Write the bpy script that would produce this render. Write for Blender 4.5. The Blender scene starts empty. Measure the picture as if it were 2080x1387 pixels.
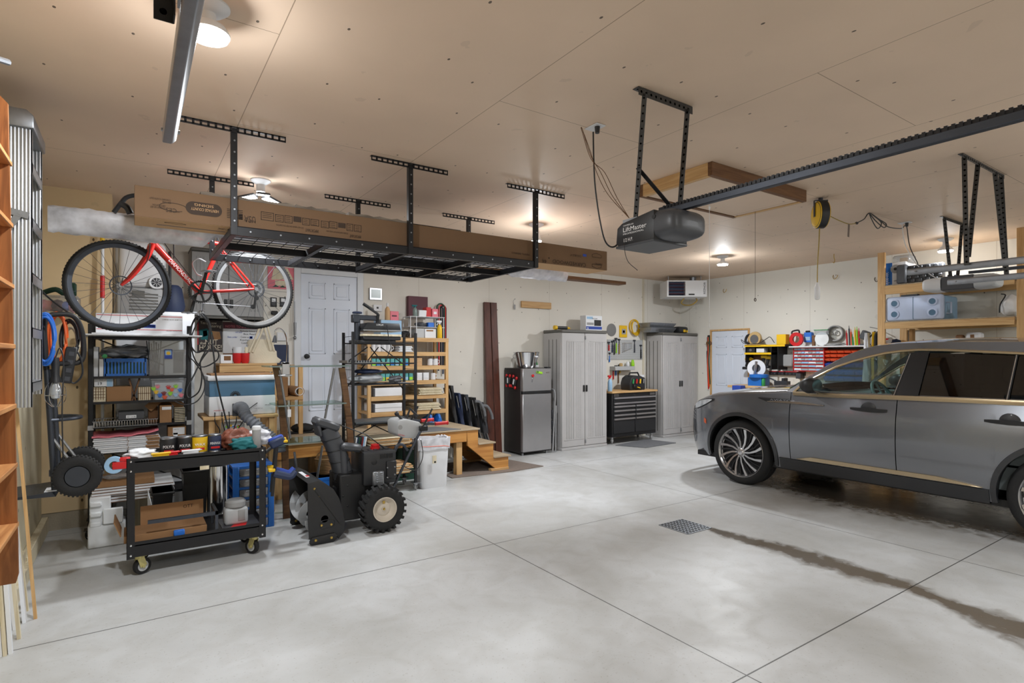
#lib
import bpy,bmesh,math,random
from mathutils import Vector,Matrix,noise
PI=math.pi
col=bpy.context.scene.collection
V=Vector
EYE=1.55;FP=1141.0;U0=1040.0;V0=722.7;YAW=math.radians(34.065)
CEIL=3.05
cY,sY=math.cos(YAW),math.sin(YAW)
def ray(u,v):
 a=(u-U0)/FP;b=(V0-v)/FP
 return(cY*a+sY,-sY*a+cY,b)
def PZ(u,v,z=0.0):
 d=ray(u,v);t=(z-EYE)/d[2];return V((d[0]*t,d[1]*t,z))
def PY(u,v,Y):
 d=ray(u,v);t=Y/d[1];return V((d[0]*t,Y,EYE+d[2]*t))
def PX(u,v,X):
 d=ray(u,v);t=X/d[0];return V((X,d[1]*t,EYE+d[2]*t))
def lin(c):
 o=[]
 for k in c[:3]:
  k/=255.0
  o.append(k/12.92 if k<=0.04045 else((k+0.055)/1.055)**2.4)
 return(o[0],o[1],o[2],1.0)
MATS={}
def nn(nt,t,**kw):
 n=nt.nodes.new(t)
 for k,v in kw.items():
  if k.startswith('i_'):n.inputs[k[2:].replace('_',' ')].default_value=v
  else:setattr(n,k,v)
 return n
def mixc(nt,fac,a,b,blend='MIX'):
 n=nt.nodes.new('ShaderNodeMix');n.data_type='RGBA';n.blend_type=blend
 for s,x in((0,fac),(6,a),(7,b)):
  if hasattr(x,'is_linked'):nt.links.new(x,n.inputs[s])
  else:n.inputs[s].default_value=x
 return n.outputs[2]
def mth(nt,op,a,b=None,c=None):
 n=nt.nodes.new('ShaderNodeMath');n.operation=op
 for i,x in enumerate((a,b,c)):
  if x is None:continue
  if hasattr(x,'is_linked'):nt.links.new(x,n.inputs[i])
  else:n.inputs[i].default_value=x
 return n.outputs[0]
def mat(name,rgb,rough=0.5,metal=0.0,vary=0.06,scale=6.0,bump=0.0,bscale=80.0,grain=None,dark=None,trans=0.0,emit=0.0,coat=0.0,alpha=1.0,spec=0.5,stretch=12.0):
 m=bpy.data.materials.new(name);m.use_nodes=True
 nt=m.node_tree;p=nt.nodes['Principled BSDF']
 c=lin(rgb)
 p.inputs['Roughness'].default_value=rough;p.inputs['Metallic'].default_value=metal
 p.inputs['Specular IOR Level'].default_value=spec
 if trans:p.inputs['Transmission Weight'].default_value=trans
 if coat:p.inputs['Coat Weight'].default_value=coat;p.inputs['Coat Roughness'].default_value=0.05
 if alpha<1:p.inputs['Alpha'].default_value=alpha
 tc=nt.nodes.new('ShaderNodeTexCoord')
 if grain:
  mp=nt.nodes.new('ShaderNodeMapping');nt.links.new(tc.outputs['Object'],mp.inputs['Vector'])
  s=[stretch]*3;s['xyz'.index(grain)]=stretch*0.07;mp.inputs['Scale'].default_value=s
  n1=nn(nt,'ShaderNodeTexNoise',i_Scale=2.2,i_Detail=5.0,i_Distortion=1.4);nt.links.new(mp.outputs[0],n1.inputs['Vector'])
  d=lin(dark or tuple(k*0.62 for k in rgb))
  r=nt.nodes.new('ShaderNodeValToRGB');r.color_ramp.elements[0].position=0.33;r.color_ramp.elements[1].position=0.66
  r.color_ramp.elements[0].color=d;r.color_ramp.elements[1].color=c
  nt.links.new(n1.outputs['Fac'],r.inputs['Fac']);nt.links.new(r.outputs[0],p.inputs['Base Color'])
  hsrc=n1.outputs['Fac']
 else:
  n1=nn(nt,'ShaderNodeTexNoise',i_Scale=scale,i_Detail=4.0);nt.links.new(tc.outputs['Object'],n1.inputs['Vector'])
  lo=tuple(max(0,k*(1-vary*3))for k in c[:3])+(1,);hi=tuple(min(1,k*(1+vary*3))for k in c[:3])+(1,)
  nt.links.new(mixc(nt,n1.outputs['Fac'],lo,hi),p.inputs['Base Color'])
  hsrc=None
 if emit:
  p.inputs['Emission Color'].default_value=c;p.inputs['Emission Strength'].default_value=emit
 if bump:
  n2=nn(nt,'ShaderNodeTexNoise',i_Scale=bscale,i_Detail=3.0);nt.links.new(tc.outputs['Object'],n2.inputs['Vector'])
  b=nn(nt,'ShaderNodeBump',i_Strength=bump,i_Distance=0.01);nt.links.new(n2.outputs['Fac'],b.inputs['Height'])
  nt.links.new(b.outputs[0],p.inputs['Normal'])
 MATS[name]=m;return m
def clear(name,rgb,gloss=0.12,rough=0.03,tint=1.0,milky=0.0):
 """thin clear sheet: transparent + glossy (+ some milky diffuse)"""
 m=bpy.data.materials.new(name);m.use_nodes=True;nt=m.node_tree
 for n in list(nt.nodes):
  if n.type=='BSDF_PRINCIPLED':nt.nodes.remove(n)
 out=nt.nodes['Material Output']
 t=nt.nodes.new('ShaderNodeBsdfTransparent');t.inputs[0].default_value=lin(rgb)
 g=nt.nodes.new('ShaderNodeBsdfGlossy');g.inputs['Roughness'].default_value=rough
 f=nt.nodes.new('ShaderNodeLayerWeight');f.inputs[0].default_value=0.3
 fac=mth(nt,'ADD',mth(nt,'MULTIPLY',f.outputs['Fresnel'],0.6),gloss)
 mx=nt.nodes.new('ShaderNodeMixShader');nt.links.new(fac,mx.inputs[0])
 nt.links.new(t.outputs[0],mx.inputs[1]);nt.links.new(g.outputs[0],mx.inputs[2]);last=mx
 if milky:
  d=nt.nodes.new('ShaderNodeBsdfDiffuse');d.inputs[0].default_value=lin((225,225,230))
  tc=nt.nodes.new('ShaderNodeTexCoord');nz=nn(nt,'ShaderNodeTexNoise',i_Scale=9.0,i_Detail=4.0)
  nt.links.new(tc.outputs['Object'],nz.inputs['Vector'])
  m2=nt.nodes.new('ShaderNodeMixShader');nt.links.new(mth(nt,'MULTIPLY',nz.outputs['Fac'],milky*2),m2.inputs[0])
  nt.links.new(mx.outputs[0],m2.inputs[1]);nt.links.new(d.outputs[0],m2.inputs[2]);last=m2
 nt.links.new(last.outputs[0],out.inputs[0])
 MATS[name]=m;return m
def tag(o,label=None,cat=None,group=None,kind=None):
 if label:o['label']=label
 if cat:o['category']=cat
 if group:o['group']=group
 if kind:o['kind']=kind
 return o
def TH(name,label,cat,loc=(0,0,0),rz=0.0,group=None):
 o=bpy.data.objects.new(name,None);col.objects.link(o);o.empty_display_size=0.05
 o.location=loc;o.rotation_euler=(0,0,rz);return tag(o,label,cat,group)
def wm(o):
 m=Matrix.Translation(o.location)@o.rotation_euler.to_matrix().to_4x4()
 return wm(o.parent)@m if o.parent else m
FONT={}
def glyphs(s):
 if s not in FONT:
  cu=bpy.data.curves.new('lettering','FONT');cu.body=s;cu.size=1.0;cu.resolution_u=2;cu.fill_mode='FRONT'
  o=bpy.data.objects.new('lettering',cu);col.objects.link(o)
  me=bpy.data.meshes.new_from_object(o.evaluated_get(bpy.context.evaluated_depsgraph_get()))
  FONT[s]=([v.co.copy()for v in me.vertices],[tuple(p.vertices)for p in me.polygons])
  bpy.data.objects.remove(o);bpy.data.curves.remove(cu);bpy.data.meshes.remove(me)
 return FONT[s]
class B:
 def __init__(s,T=None):s.b=bmesh.new();s.T=T
 def add(s,vs,fs,m=0):
  if s.T is not None:vs=[s.T@V(v)for v in vs]
  bv=[s.b.verts.new(v)for v in vs];out=[]
  for f in fs:
   try:q=s.b.faces.new([bv[i]for i in f]);q.material_index=m;out.append(q)
   except ValueError:pass
  return bv,out
 def box(s,a,b,m=0,bev=0.0,seg=1,R=None):
  x0,y0,z0=(min(a[i],b[i])for i in range(3));x1,y1,z1=(max(a[i],b[i])for i in range(3))
  vs=[(x,y,z)for z in(z0,z1)for y in(y0,y1)for x in(x0,x1)]
  if R is not None:
   c=V(((x0+x1)/2,(y0+y1)/2,(z0+z1)/2));vs=[c+R@(V(v)-c)for v in vs]
  fs=[(0,2,3,1),(4,5,7,6),(0,1,5,4),(2,6,7,3),(0,4,6,2),(1,3,7,5)]
  bv,bf=s.add(vs,fs,m)
  if bev>0:
   es=list({e for f in bf for e in f.edges})
   bmesh.ops.bevel(s.b,geom=es,offset=min(bev,0.45*min(x1-x0,y1-y0,z1-z0)),segments=seg,affect='EDGES',profile=0.5,material=-1)
  return s
 def beam(s,p,q,w,h,m=0,up=(0,0,1),bev=0.0):
  """rectangular bar from p to q, w across, h along up"""
  p,q=V(p),V(q);d=(q-p).normalized();u=V(up)
  sx=d.cross(u)
  if sx.length<1e-4:sx=d.cross(V((0,1,0)))
  sx.normalize();u=sx.cross(d)
  vs=[e+sx*(i*w/2)+u*(j*h/2)for e in(p,q)for j in(-1,1)for i in(-1,1)]
  fs=[(0,1,3,2),(4,6,7,5),(0,4,5,1),(2,3,7,6),(0,2,6,4),(1,5,7,3)]
  bv,bf=s.add(vs,fs,m)
  if bev:bmesh.ops.bevel(s.b,geom=list({e for f in bf for e in f.edges}),offset=bev,segments=1,affect='EDGES',profile=0.5,material=-1)
  return s
 def cyl(s,p,q,r,r2=None,n=16,m=0,cap=True):
  p,q=V(p),V(q);r2=r if r2 is None else r2
  d=(q-p).normalized();a=d.orthogonal().normalized();c=d.cross(a)
  vs=[]
  for e,rr in((p,r),(q,r2)):
   vs+=[e+(a*math.cos(2*PI*i/n)+c*math.sin(2*PI*i/n))*rr for i in range(n)]
  fs=[(i,(i+1)%n,n+(i+1)%n,n+i)for i in range(n)]
  if cap:fs+=[tuple(range(n-1,-1,-1)),tuple(range(n,2*n))]
  s.add(vs,fs,m);return s
 def tube(s,pts,r,n=8,m=0,closed=False,cap=True):
  pts=[V(p)for p in pts];k=len(pts);vs=[];fs=[]
  rs=r if isinstance(r,(list,tuple))else[r]*k
  prev=None
  for i,p in enumerate(pts):
   a=pts[(i-1)%k]if(closed or i>0)else p;b=pts[(i+1)%k]if(closed or i<k-1)else p
   d=(b-a).normalized()if(b-a).length>1e-9 else V((0,0,1))
   if prev is None:x=d.orthogonal().normalized()
   else:
    x=prev-d*prev.dot(d)
    x=x.normalized()if x.length>1e-6 else d.orthogonal().normalized()
   prev=x;y=d.cross(x)
   vs+=[p+(x*math.cos(2*PI*j/n)+y*math.sin(2*PI*j/n))*rs[i]for j in range(n)]
  for i in range(k if closed else k-1):
   a,b=i*n,((i+1)%k)*n
   fs+=[(a+j,a+(j+1)%n,b+(j+1)%n,b+j)for j in range(n)]
  if cap and not closed:fs+=[tuple(range(n-1,-1,-1)),tuple(range((k-1)*n,k*n))]
  s.add(vs,fs,m);return s
 def lathe(s,prof,o=(0,0,0),ax=(0,0,1),n=24,m=0,closed=False,cap=True):
  """prof [(r, h)...] spun about ax through o; closed joins the last ring to the first"""
  o,ax=V(o),V(ax).normalized();a=ax.orthogonal().normalized();c=ax.cross(a);vs=[];fs=[]
  for r,h in prof:
   vs+=[o+ax*h+(a*math.cos(2*PI*i/n)+c*math.sin(2*PI*i/n))*max(r,1e-5)for i in range(n)]
  k=len(prof)
  for j in range(k if closed else k-1):
   p,q=j*n,((j+1)%k)*n
   fs+=[(p+i,p+(i+1)%n,q+(i+1)%n,q+i)for i in range(n)]
  if not closed and cap and not(k==2 and min(prof[0][0],prof[1][0])<1e-4):
   if prof[0][0]>1e-4:fs.append(tuple(range(n-1,-1,-1)))
   if prof[-1][0]>1e-4:fs.append(tuple(range((k-1)*n,k*n)))
  s.add(vs,fs,m);return s
 def prism(s,pts,ax,d0,d1,m=0,bev=0.0):
  """polygon pts (two coordinates, in xyz order without ax) extruded along ax from d0 to d1"""
  def mk(p,d):
   return{'x':(d,p[0],p[1]),'y':(p[0],d,p[1]),'z':(p[0],p[1],d)}[ax]
  k=len(pts);vs=[mk(p,d0)for p in pts]+[mk(p,d1)for p in pts]
  fs=[tuple(range(k-1,-1,-1)),tuple(range(k,2*k))]+[(i,(i+1)%k,k+(i+1)%k,k+i)for i in range(k)]
  bv,bf=s.add(vs,fs,m)
  if bev:bmesh.ops.bevel(s.b,geom=list({e for f in bf for e in f.edges}),offset=bev,segments=2,affect='EDGES',profile=0.5,material=-1)
  return s
 def face(s,pts,m=0):s.add(pts,[tuple(range(len(pts)))],m);return s
 def grid(s,rows,m=0,closed=False):
  """rows: list of equal-length point lists"""
  w=len(rows[0]);vs=[p for r in rows for p in r];fs=[]
  for i in range(len(rows)-1):
   for j in range(w if closed else w-1):
    fs.append((i*w+j,i*w+(j+1)%w,(i+1)*w+(j+1)%w,(i+1)*w+j))
  s.add(vs,fs,m);return s
 def blob(s,c,r,m=0,amp=0.12,seed=0,sub=3,fq=2.0):
  t=bmesh.new();bmesh.ops.create_icosphere(t,subdivisions=sub,radius=1.0)
  r=V(r)if hasattr(r,'__len__')else V((r,r,r));c=V(c);off=V((seed*3.7,seed*1.3,seed*9.1))
  t.verts.ensure_lookup_table()
  vs=[c+V((v.co.x*r.x,v.co.y*r.y,v.co.z*r.z))*(1+amp*noise.noise(v.co*fq+off)*2)for v in t.verts]
  fs=[tuple(v.index for v in f.verts)for f in t.faces];t.free()
  s.add(vs,fs,m);return s
 def torus(s,c,ax,R,r,n=32,k=8,m=0):
  ax=V(ax).normalized();a=ax.orthogonal().normalized();b=ax.cross(a);c=V(c)
  return s.tube([c+(a*math.cos(2*PI*i/n)+b*math.sin(2*PI*i/n))*R for i in range(n)],r,k,m,closed=True)
 def text(s,t,o,xd,yd,h,m=0,fit=None,al='l'):
  vs,fs=glyphs(t);xd,yd,o=V(xd).normalized(),V(yd).normalized(),V(o)
  x0=min(v.x for v in vs);x1=max(v.x for v in vs);k=h/0.7
  kx=fit/(x1-x0)if fit else k
  sh={'l':0,'c':-(x1-x0)*kx/2,'r':-(x1-x0)*kx}[al]
  s.add([o+xd*((v.x-x0)*kx+sh)+yd*(v.y*k)for v in vs],fs,m);return s
 def done(s,name,mats,parent=None,label=None,cat=None,group=None,kind=None,ang=40,org=None,sub=0):
  bmesh.ops.recalc_face_normals(s.b,faces=s.b.faces)
  me=bpy.data.meshes.new(name)
  a=math.radians(ang)
  for f in s.b.faces:f.smooth=True
  for e in s.b.edges:
   if len(e.link_faces)==2:e.smooth=e.calc_face_angle(0)<a
  s.b.to_mesh(me);s.b.free()
  for k in(mats if isinstance(mats,(list,tuple))else[mats]):me.materials.append(MATS[k])
  o=bpy.data.objects.new(name,me);col.objects.link(o)
  if parent is not None:
   me.transform(wm(parent).inverted());o.parent=parent
  elif kind!='structure' or org is not None:
   if org is None:
    xs=[v.co for v in me.vertices]
    org=V(((min(p.x for p in xs)+max(p.x for p in xs))/2,(min(p.y for p in xs)+max(p.y for p in xs))/2,min(p.z for p in xs)))
   me.transform(Matrix.Translation(-V(org)));o.location=org
  if sub:
   md=o.modifiers.new('smooth','SUBSURF');md.levels=sub;md.render_levels=sub
  return tag(o,label,cat,group,kind)
def dup(root,loc=None,rz=None,label=None,group=None):
 r=root.copy();col.objects.link(r)
 if loc is not None:r.location=loc
 if rz is not None:r.rotation_euler=(0,0,rz)
 tag(r,label,None,group)
 def kids(src,dst):
  for ch in list(src.children):
   c=ch.copy();col.objects.link(c);c.parent=dst;kids(ch,c)
 kids(root,r);return r
def rot(ax,deg):return Matrix.Rotation(math.radians(deg),3,ax)
def arc(c,r,a0,a1,n,plane='xy'):
 o=[]
 for i in range(n+1):
  t=math.radians(a0+(a1-a0)*i/n);x,y=r*math.cos(t),r*math.sin(t)
  o.append(V(c)+V({'xy':(x,y,0),'xz':(x,0,y),'yz':(0,x,y)}[plane]))
 return o
def spline(pts,k=8):
 """Catmull-Rom through pts"""
 p=[V(q)for q in pts];p=[p[0]*2-p[1]]+p+[p[-1]*2-p[-2]];o=[]
 for i in range(1,len(p)-2):
  for j in range(k):
   t=j/k
   o.append(0.5*((2*p[i])+(p[i+1]-p[i-1])*t+(2*p[i-1]-5*p[i]+4*p[i+1]-p[i+2])*t*t+(3*p[i]-p[i-1]-3*p[i+1]+p[i+2])*t**3))
 o.append(p[-2]);return o
def fb(u0,v0,u1,v1,Y,d):
 """two corners of a box whose front face (facing the camera side, -y) lies at Y and spans these photo pixels"""
 um=(u0+u1)/2
 return V((PY(u0,0,Y).x,Y,PY(um,v1,Y).z)),V((PY(u1,0,Y).x,Y+d,PY(um,v0,Y).z))
def rb(u0,v0,u1,v1,X,d):
 um=(u0+u1)/2
 return V((X,PX(u1,0,X).y,PX(um,v1,X).z)),V((X+d,PX(u0,0,X).y,PX(um,v0,X).z))
#shell
random.seed(7)
mat('concrete_block',(150,140,122),0.9,bump=0.3)
mat('white_paint',(212,216,222),0.45,vary=0.015)
mat('hose_grey',(118,122,130),0.5)
mat('carton_brown',(116,90,66),0.85,vary=0.03,scale=3)
mat('door_white',(212,219,232),0.4,vary=0.01)
mat('cream_paint',(208,200,182),0.75,vary=0.03,bump=0.05)
mat('pine',(206,170,120),0.6,grain='x',dark=(184,142,92))
mat('pine_y',(214,178,126),0.6,grain='y',dark=(192,150,98))
mat('pine_z',(210,172,120),0.6,grain='z',dark=(188,146,94))
mat('oak_z',(166,106,58),0.5,grain='z',dark=(120,72,36))
mat('oak_y',(190,136,84),0.5,grain='y',dark=(152,98,54))
mat('ply',(196,142,74),0.55,grain='x',dark=(166,110,52),stretch=6)
mat('ply_top',(176,160,136),0.7,grain='x',dark=(150,132,108),stretch=6)
mat('walnut_z',(92,48,34),0.35,grain='z',dark=(66,32,24))
mat('rough_board',(150,140,128),0.9,grain='x',dark=(104,94,84))
mat('brown_board',(120,84,52),0.7,grain='x',dark=(92,60,36))
mat('cream_board',(222,212,188),0.6,grain='z',dark=(200,186,154))
mat('black_metal',(30,30,33),0.42,0.3,vary=0.03)
mat('black_satin',(22,22,24),0.5,vary=0.03)
mat('black_plastic',(34,35,38),0.45,vary=0.04)
mat('dark_grey_plastic',(66,68,73),0.4,vary=0.03)
mat('black_rubber',(24,24,25),0.8,bump=0.15,bscale=60)
mat('gunmetal',(70,74,82),0.42,0.75,vary=0.05)
mat('galvanised',(150,154,160),0.38,0.85,vary=0.08,scale=20)
mat('aluminium',(188,190,194),0.34,0.85,vary=0.04)
mat('chrome',(220,222,226),0.12,1.0,vary=0.0)
mat('steel',(150,152,156),0.32,0.9,vary=0.03)
mat('cardboard',(150,112,76),0.85,vary=0.03,scale=3)
mat('cardboard_dark',(120,84,54),0.85,vary=0.04,scale=3)
mat('cardboard_pale',(198,160,118),0.85,vary=0.03,scale=3)
mat('print_brown',(58,44,34),0.8)
mat('paper_white',(226,228,232),0.7,vary=0.015)
mat('white_plastic',(216,217,220),0.45,vary=0.015)
mat('foam_white',(228,230,232),0.85,vary=0.01)
mat('grey_plastic',(150,150,150),0.5,vary=0.03)
mat('light_grey_plastic',(178,180,182),0.45,vary=0.02)
mat('taupe_plastic',(180,178,178),0.5,vary=0.025)
mat('taupe_dark',(96,94,90),0.55,vary=0.03)
mat('red_paint',(205,36,30),0.3,coat=0.5,vary=0.02)
mat('red_plastic',(196,30,34),0.4,vary=0.02)
mat('dark_red',(120,22,30),0.5)
mat('orange_plastic',(226,92,52),0.45)
mat('orange_cord',(222,98,40),0.5)
mat('yellow_plastic',(226,182,28),0.45,vary=0.03)
mat('lime',(150,212,36),0.5)
mat('green_plastic',(40,140,76),0.45)
mat('dark_green',(24,66,50),0.6)
mat('teal_cloth',(28,104,110),0.8,bump=0.2)
mat('blue_plastic',(28,104,190),0.4,vary=0.03)
mat('bright_blue',(40,110,205),0.45,vary=0.04)
mat('navy',(36,48,78),0.6)
mat('pale_blue',(150,185,215),0.5)
mat('lid_blue',(190,204,232),0.4,vary=0.01)
mat('laser_blue',(72,112,142),0.4,vary=0.02)
mat('pink',(222,120,134),0.6)
mat('maroon',(88,42,54),0.6)
mat('copper_cloth',(120,66,48),0.5,bump=0.2)
mat('canvas',(214,204,182),0.9,bump=0.2)
mat('rubber_mat',(116,104,96),0.9,vary=0.08,scale=40,bump=0.3)
mat('grey_mat',(104,106,110),0.85,vary=0.08,scale=60,bump=0.3)
mat('tan_tape',(190,160,110),0.5)
mat('brass',(190,160,84),0.35,0.8)
mat('zinc_yellow',(200,190,130),0.4,0.6)
mat('text_white',(238,238,238),0.6,vary=0)
mat('text_black',(20,20,22),0.6,vary=0)
mat('text_red',(200,30,40),0.6,vary=0)
mat('text_blue',(40,70,160),0.6,vary=0)
mat('screen_grey',(120,136,132),0.25)
mat('bulb',(255,252,246),0.5,emit=14.0)
mat('stainless',(176,175,177),0.33,0.8,vary=0.03)
mat('fridge_side',(40,36,36),0.4,vary=0.05)
clear('clear_plastic',(236,240,242),gloss=0.10,rough=0.12,milky=0.16)
clear('poly_sheet',(235,232,236),gloss=0.10,rough=0.25,milky=0.72)
clear('glass',(212,232,226),gloss=0.07)
clear('car_glass',(214,234,232),gloss=0.05)
clear('privacy_glass',(26,24,26),gloss=0.07)
def line_mask(nt,x,first,step,half):
 """1 inside lines at first + k*step (half width half)"""
 f=mth(nt,'FRACT',mth(nt,'ADD',mth(nt,'DIVIDE',mth(nt,'SUBTRACT',x,first),step),0.5))
 d=mth(nt,'MULTIPLY',mth(nt,'ABSOLUTE',mth(nt,'SUBTRACT',f,0.5)),step)
 return mth(nt,'LESS_THAN',d,half)
def board_mat(name,rgb,ax,first,dots,joint=(120,100,78),cross=False,rough=0.8,jf=0.75,blot=0.05):
 """painted sheet boards: thin joints across ax, nail heads, faint blotches"""
 m=bpy.data.materials.new(name);m.use_nodes=True;nt=m.node_tree;p=nt.nodes['Principled BSDF']
 p.inputs['Roughness'].default_value=rough;p.inputs['Specular IOR Level'].default_value=0.35
 tc=nt.nodes.new('ShaderNodeTexCoord');sp=nt.nodes.new('ShaderNodeSeparateXYZ');nt.links.new(tc.outputs['Object'],sp.inputs[0])
 x=sp.outputs[ax];y=sp.outputs[1-ax]
 n=nn(nt,'ShaderNodeTexNoise',i_Scale=1.3,i_Detail=5.0);nt.links.new(tc.outputs['Object'],n.inputs['Vector'])
 c=lin(rgb);lo=tuple(k*(1-blot*3)for k in c[:3])+(1,);hi=tuple(k*(1+blot*3)for k in c[:3])+(1,)
 base=mixc(nt,n.outputs['Fac'],lo,hi)
 n3=nn(nt,'ShaderNodeTexNoise',i_Scale=7.0,i_Detail=3.0);nt.links.new(tc.outputs['Object'],n3.inputs['Vector'])
 smudge=mth(nt,'MULTIPLY',mth(nt,'GREATER_THAN',n3.outputs['Fac'],0.72),0.18)
 base=mixc(nt,smudge,base,lin(tuple(k*0.72 for k in rgb)))
 msk=line_mask(nt,x,first,1.22,0.0022)
 if cross:
  idx=mth(nt,'FLOOR',mth(nt,'DIVIDE',mth(nt,'SUBTRACT',x,first),1.22))
  off=mth(nt,'MULTIPLY',mth(nt,'MODULO',mth(nt,'ADD',idx,10.0),2.0),1.22)
  msk=mth(nt,'MAXIMUM',msk,line_mask(nt,mth(nt,'ADD',y,off),4.0,2.44,0.0022))
 base=mixc(nt,mth(nt,'MULTIPLY',msk,jf),base,lin(joint))
 mp=nt.nodes.new('ShaderNodeCombineXYZ')
 for k,i in enumerate([i for i in range(3)if dots[i]]):nt.links.new(mth(nt,'MULTIPLY',sp.outputs[i],dots[i]),mp.inputs[k])
 v=nn(nt,'ShaderNodeTexVoronoi',voronoi_dimensions='2D',i_Scale=1.0,i_Randomness=0.6);nt.links.new(mp.outputs[0],v.inputs['Vector'])
 dd=mth(nt,'LESS_THAN',v.outputs['Distance'],0.017)
 base=mixc(nt,mth(nt,'MULTIPLY',dd,0.85),base,lin((52,44,38)))
 nt.links.new(base,p.inputs['Base Color'])
 MATS[name]=m
board_mat('ceiling_board',(216,193,171),0,0.57,(2.6,1.64,0.0),cross=True,rough=0.62,blot=0.04)
board_mat('wall_board',(220,216,208),0,3.51,(2.46,0.0,1.9),jf=0.5,blot=0.02)
board_mat('wall_board_side',(220,217,209),1,6.19,(0.0,2.46,1.9),jf=0.5,blot=0.02)
board_mat('wall_board_warm',(208,184,146),0,-0.20,(2.0,0.0,1.2),jf=0.0,blot=0.06)
board_mat('wall_board_left',(202,192,166),1,6.19,(0.0,2.2,1.2),jf=0.4,blot=0.04)
def floor_mat():
 m=bpy.data.materials.new('sealed_concrete');m.use_nodes=True;nt=m.node_tree;p=nt.nodes['Principled BSDF']
 tc=nt.nodes.new('ShaderNodeTexCoord');sp=nt.nodes.new('ShaderNodeSeparateXYZ');nt.links.new(tc.outputs['Object'],sp.inputs[0])
 def nz(s,d=4.0,dist=0.0):
  n=nn(nt,'ShaderNodeTexNoise',i_Scale=s,i_Detail=d,i_Distortion=dist);nt.links.new(tc.outputs['Object'],n.inputs['Vector']);return n.outputs['Fac']
 a=nz(0.9,6.0,0.6);b=nz(5.0,6.0,0.8);g=nz(60.0,2.0)
 r=nt.nodes.new('ShaderNodeValToRGB');e=r.color_ramp.elements
 e[0].position=0.3;e[0].color=lin((168,168,166));e[1].position=0.68;e[1].color=lin((198,200,202))
 nt.links.new(a,r.inputs['Fac'])
 c=mixc(nt,mth(nt,'MULTIPLY',mth(nt,'SUBTRACT',b,0.42),0.9),r.outputs[0],lin((150,146,138)))
 c=mixc(nt,mth(nt,'MULTIPLY',mth(nt,'GREATER_THAN',g,0.66),0.25),c,lin((130,122,110)))
 lines=mth(nt,'MAXIMUM',mth(nt,'MULTIPLY',line_mask(nt,sp.outputs[0],2.47,2.73,0.004),mth(nt,'GREATER_THAN',sp.outputs[0],1.0)),line_mask(nt,sp.outputs[1],1.62,2.3,0.004))
 at=nn(nt,'ShaderNodeAttribute',attribute_name='wet_shade')
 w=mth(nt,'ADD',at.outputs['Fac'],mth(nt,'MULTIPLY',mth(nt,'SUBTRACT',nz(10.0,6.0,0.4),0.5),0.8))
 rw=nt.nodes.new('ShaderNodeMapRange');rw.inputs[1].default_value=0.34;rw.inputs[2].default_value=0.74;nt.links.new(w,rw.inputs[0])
 wet_shade=mth(nt,'MULTIPLY',rw.outputs[0],mth(nt,'GREATER_THAN',at.outputs['Fac'],0.02))
 c=mixc(nt,mth(nt,'MULTIPLY',wet_shade,0.88),c,lin((84,70,50)))
 c=mixc(nt,mth(nt,'MULTIPLY',lines,0.85),c,lin((40,38,36)))
 nt.links.new(c,p.inputs['Base Color'])
 rr=mth(nt,'SUBTRACT',mth(nt,'ADD',0.30,mth(nt,'MULTIPLY',b,0.24)),mth(nt,'MULTIPLY',wet_shade,0.2))
 nt.links.new(rr,p.inputs['Roughness']);p.inputs['Specular IOR Level'].default_value=0.5
 bp=nn(nt,'ShaderNodeBump',i_Strength=0.08,i_Distance=0.01);nt.links.new(b,bp.inputs['Height']);nt.links.new(bp.outputs[0],p.inputs['Normal'])
 MATS['sealed_concrete']=m
floor_mat()
XL,XR,YB,YA,YF,XJ=-0.66,9.35,7.65,6.40,-2.2,-0.155
def build_floor():
 st=0.03;nx=int((XR-XL+0.3)/st)+1;ny=int((YB-YF+0.3)/st)+1
 me=bpy.data.meshes.new('floor')
 vs=[(XL-0.15+i*st,YF-0.15+j*st,0)for j in range(ny)for i in range(nx)]
 fs=[(j*nx+i,j*nx+i+1,(j+1)*nx+i+1,(j+1)*nx+i)for j in range(ny-1)for i in range(nx-1)]
 me.from_pydata(vs,[],fs);me.materials.append(MATS['sealed_concrete'])
 px=[(1445,1074),(1480,1086),(1530,1100),(1580,1112),(1640,1130),(1720,1155),(1800,1178),(1860,1197),(1920,1222),(1980,1245),(2030,1265),(2100,1290),(2300,1370)]
 wd=[0.05,0.09,0.10,0.12,0.15,0.14,0.12,0.09,0.07,0.11,0.17,0.19,0.18]
 pl=[PZ(u,v)for u,v in px]
 at=me.attributes.new('wet_shade','FLOAT','POINT');data=[]
 for x,y,_ in vs:
  best=0.0
  for i in range(len(pl)-1):
   ax,ay=pl[i].x,pl[i].y;dx,dy=pl[i+1].x-ax,pl[i+1].y-ay
   t=max(0,min(1,((x-ax)*dx+(y-ay)*dy)/(dx*dx+dy*dy)))
   d=math.hypot(x-ax-t*dx,y-ay-t*dy);w=wd[i]+(wd[i+1]-wd[i])*t
   best=max(best,1-d/(w*2.0))
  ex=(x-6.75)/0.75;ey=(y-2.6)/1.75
  best=max(best,1.02-0.55*(ex*ex+ey*ey))  # oval under the car: brown wet floor plus the car's shade painted in
  data.append(max(0.0,best))
 at.data.foreach_set('value',data)
 o=bpy.data.objects.new('floor',me);col.objects.link(o);tag(o,kind='structure')
build_floor()
def slab(name,a,b,m):
 q=B();q.box(a,b);return q.done(name,m,kind='structure')
slab('ceiling',(XL-0.15,YF-0.15,CEIL),(XR+0.15,YB+0.15,CEIL+0.1),'ceiling_board')
slab('wall_left',(XL-0.15,YF,0),(XL,YB,CEIL),'wall_board_left')
slab('wall_right',(XR,YF,0),(XR+0.15,YB,CEIL),'wall_board_side')
slab('wall_front',(XL-0.15,YF-0.15,0),(XR+0.15,YF,CEIL),'cream_paint')
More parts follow.
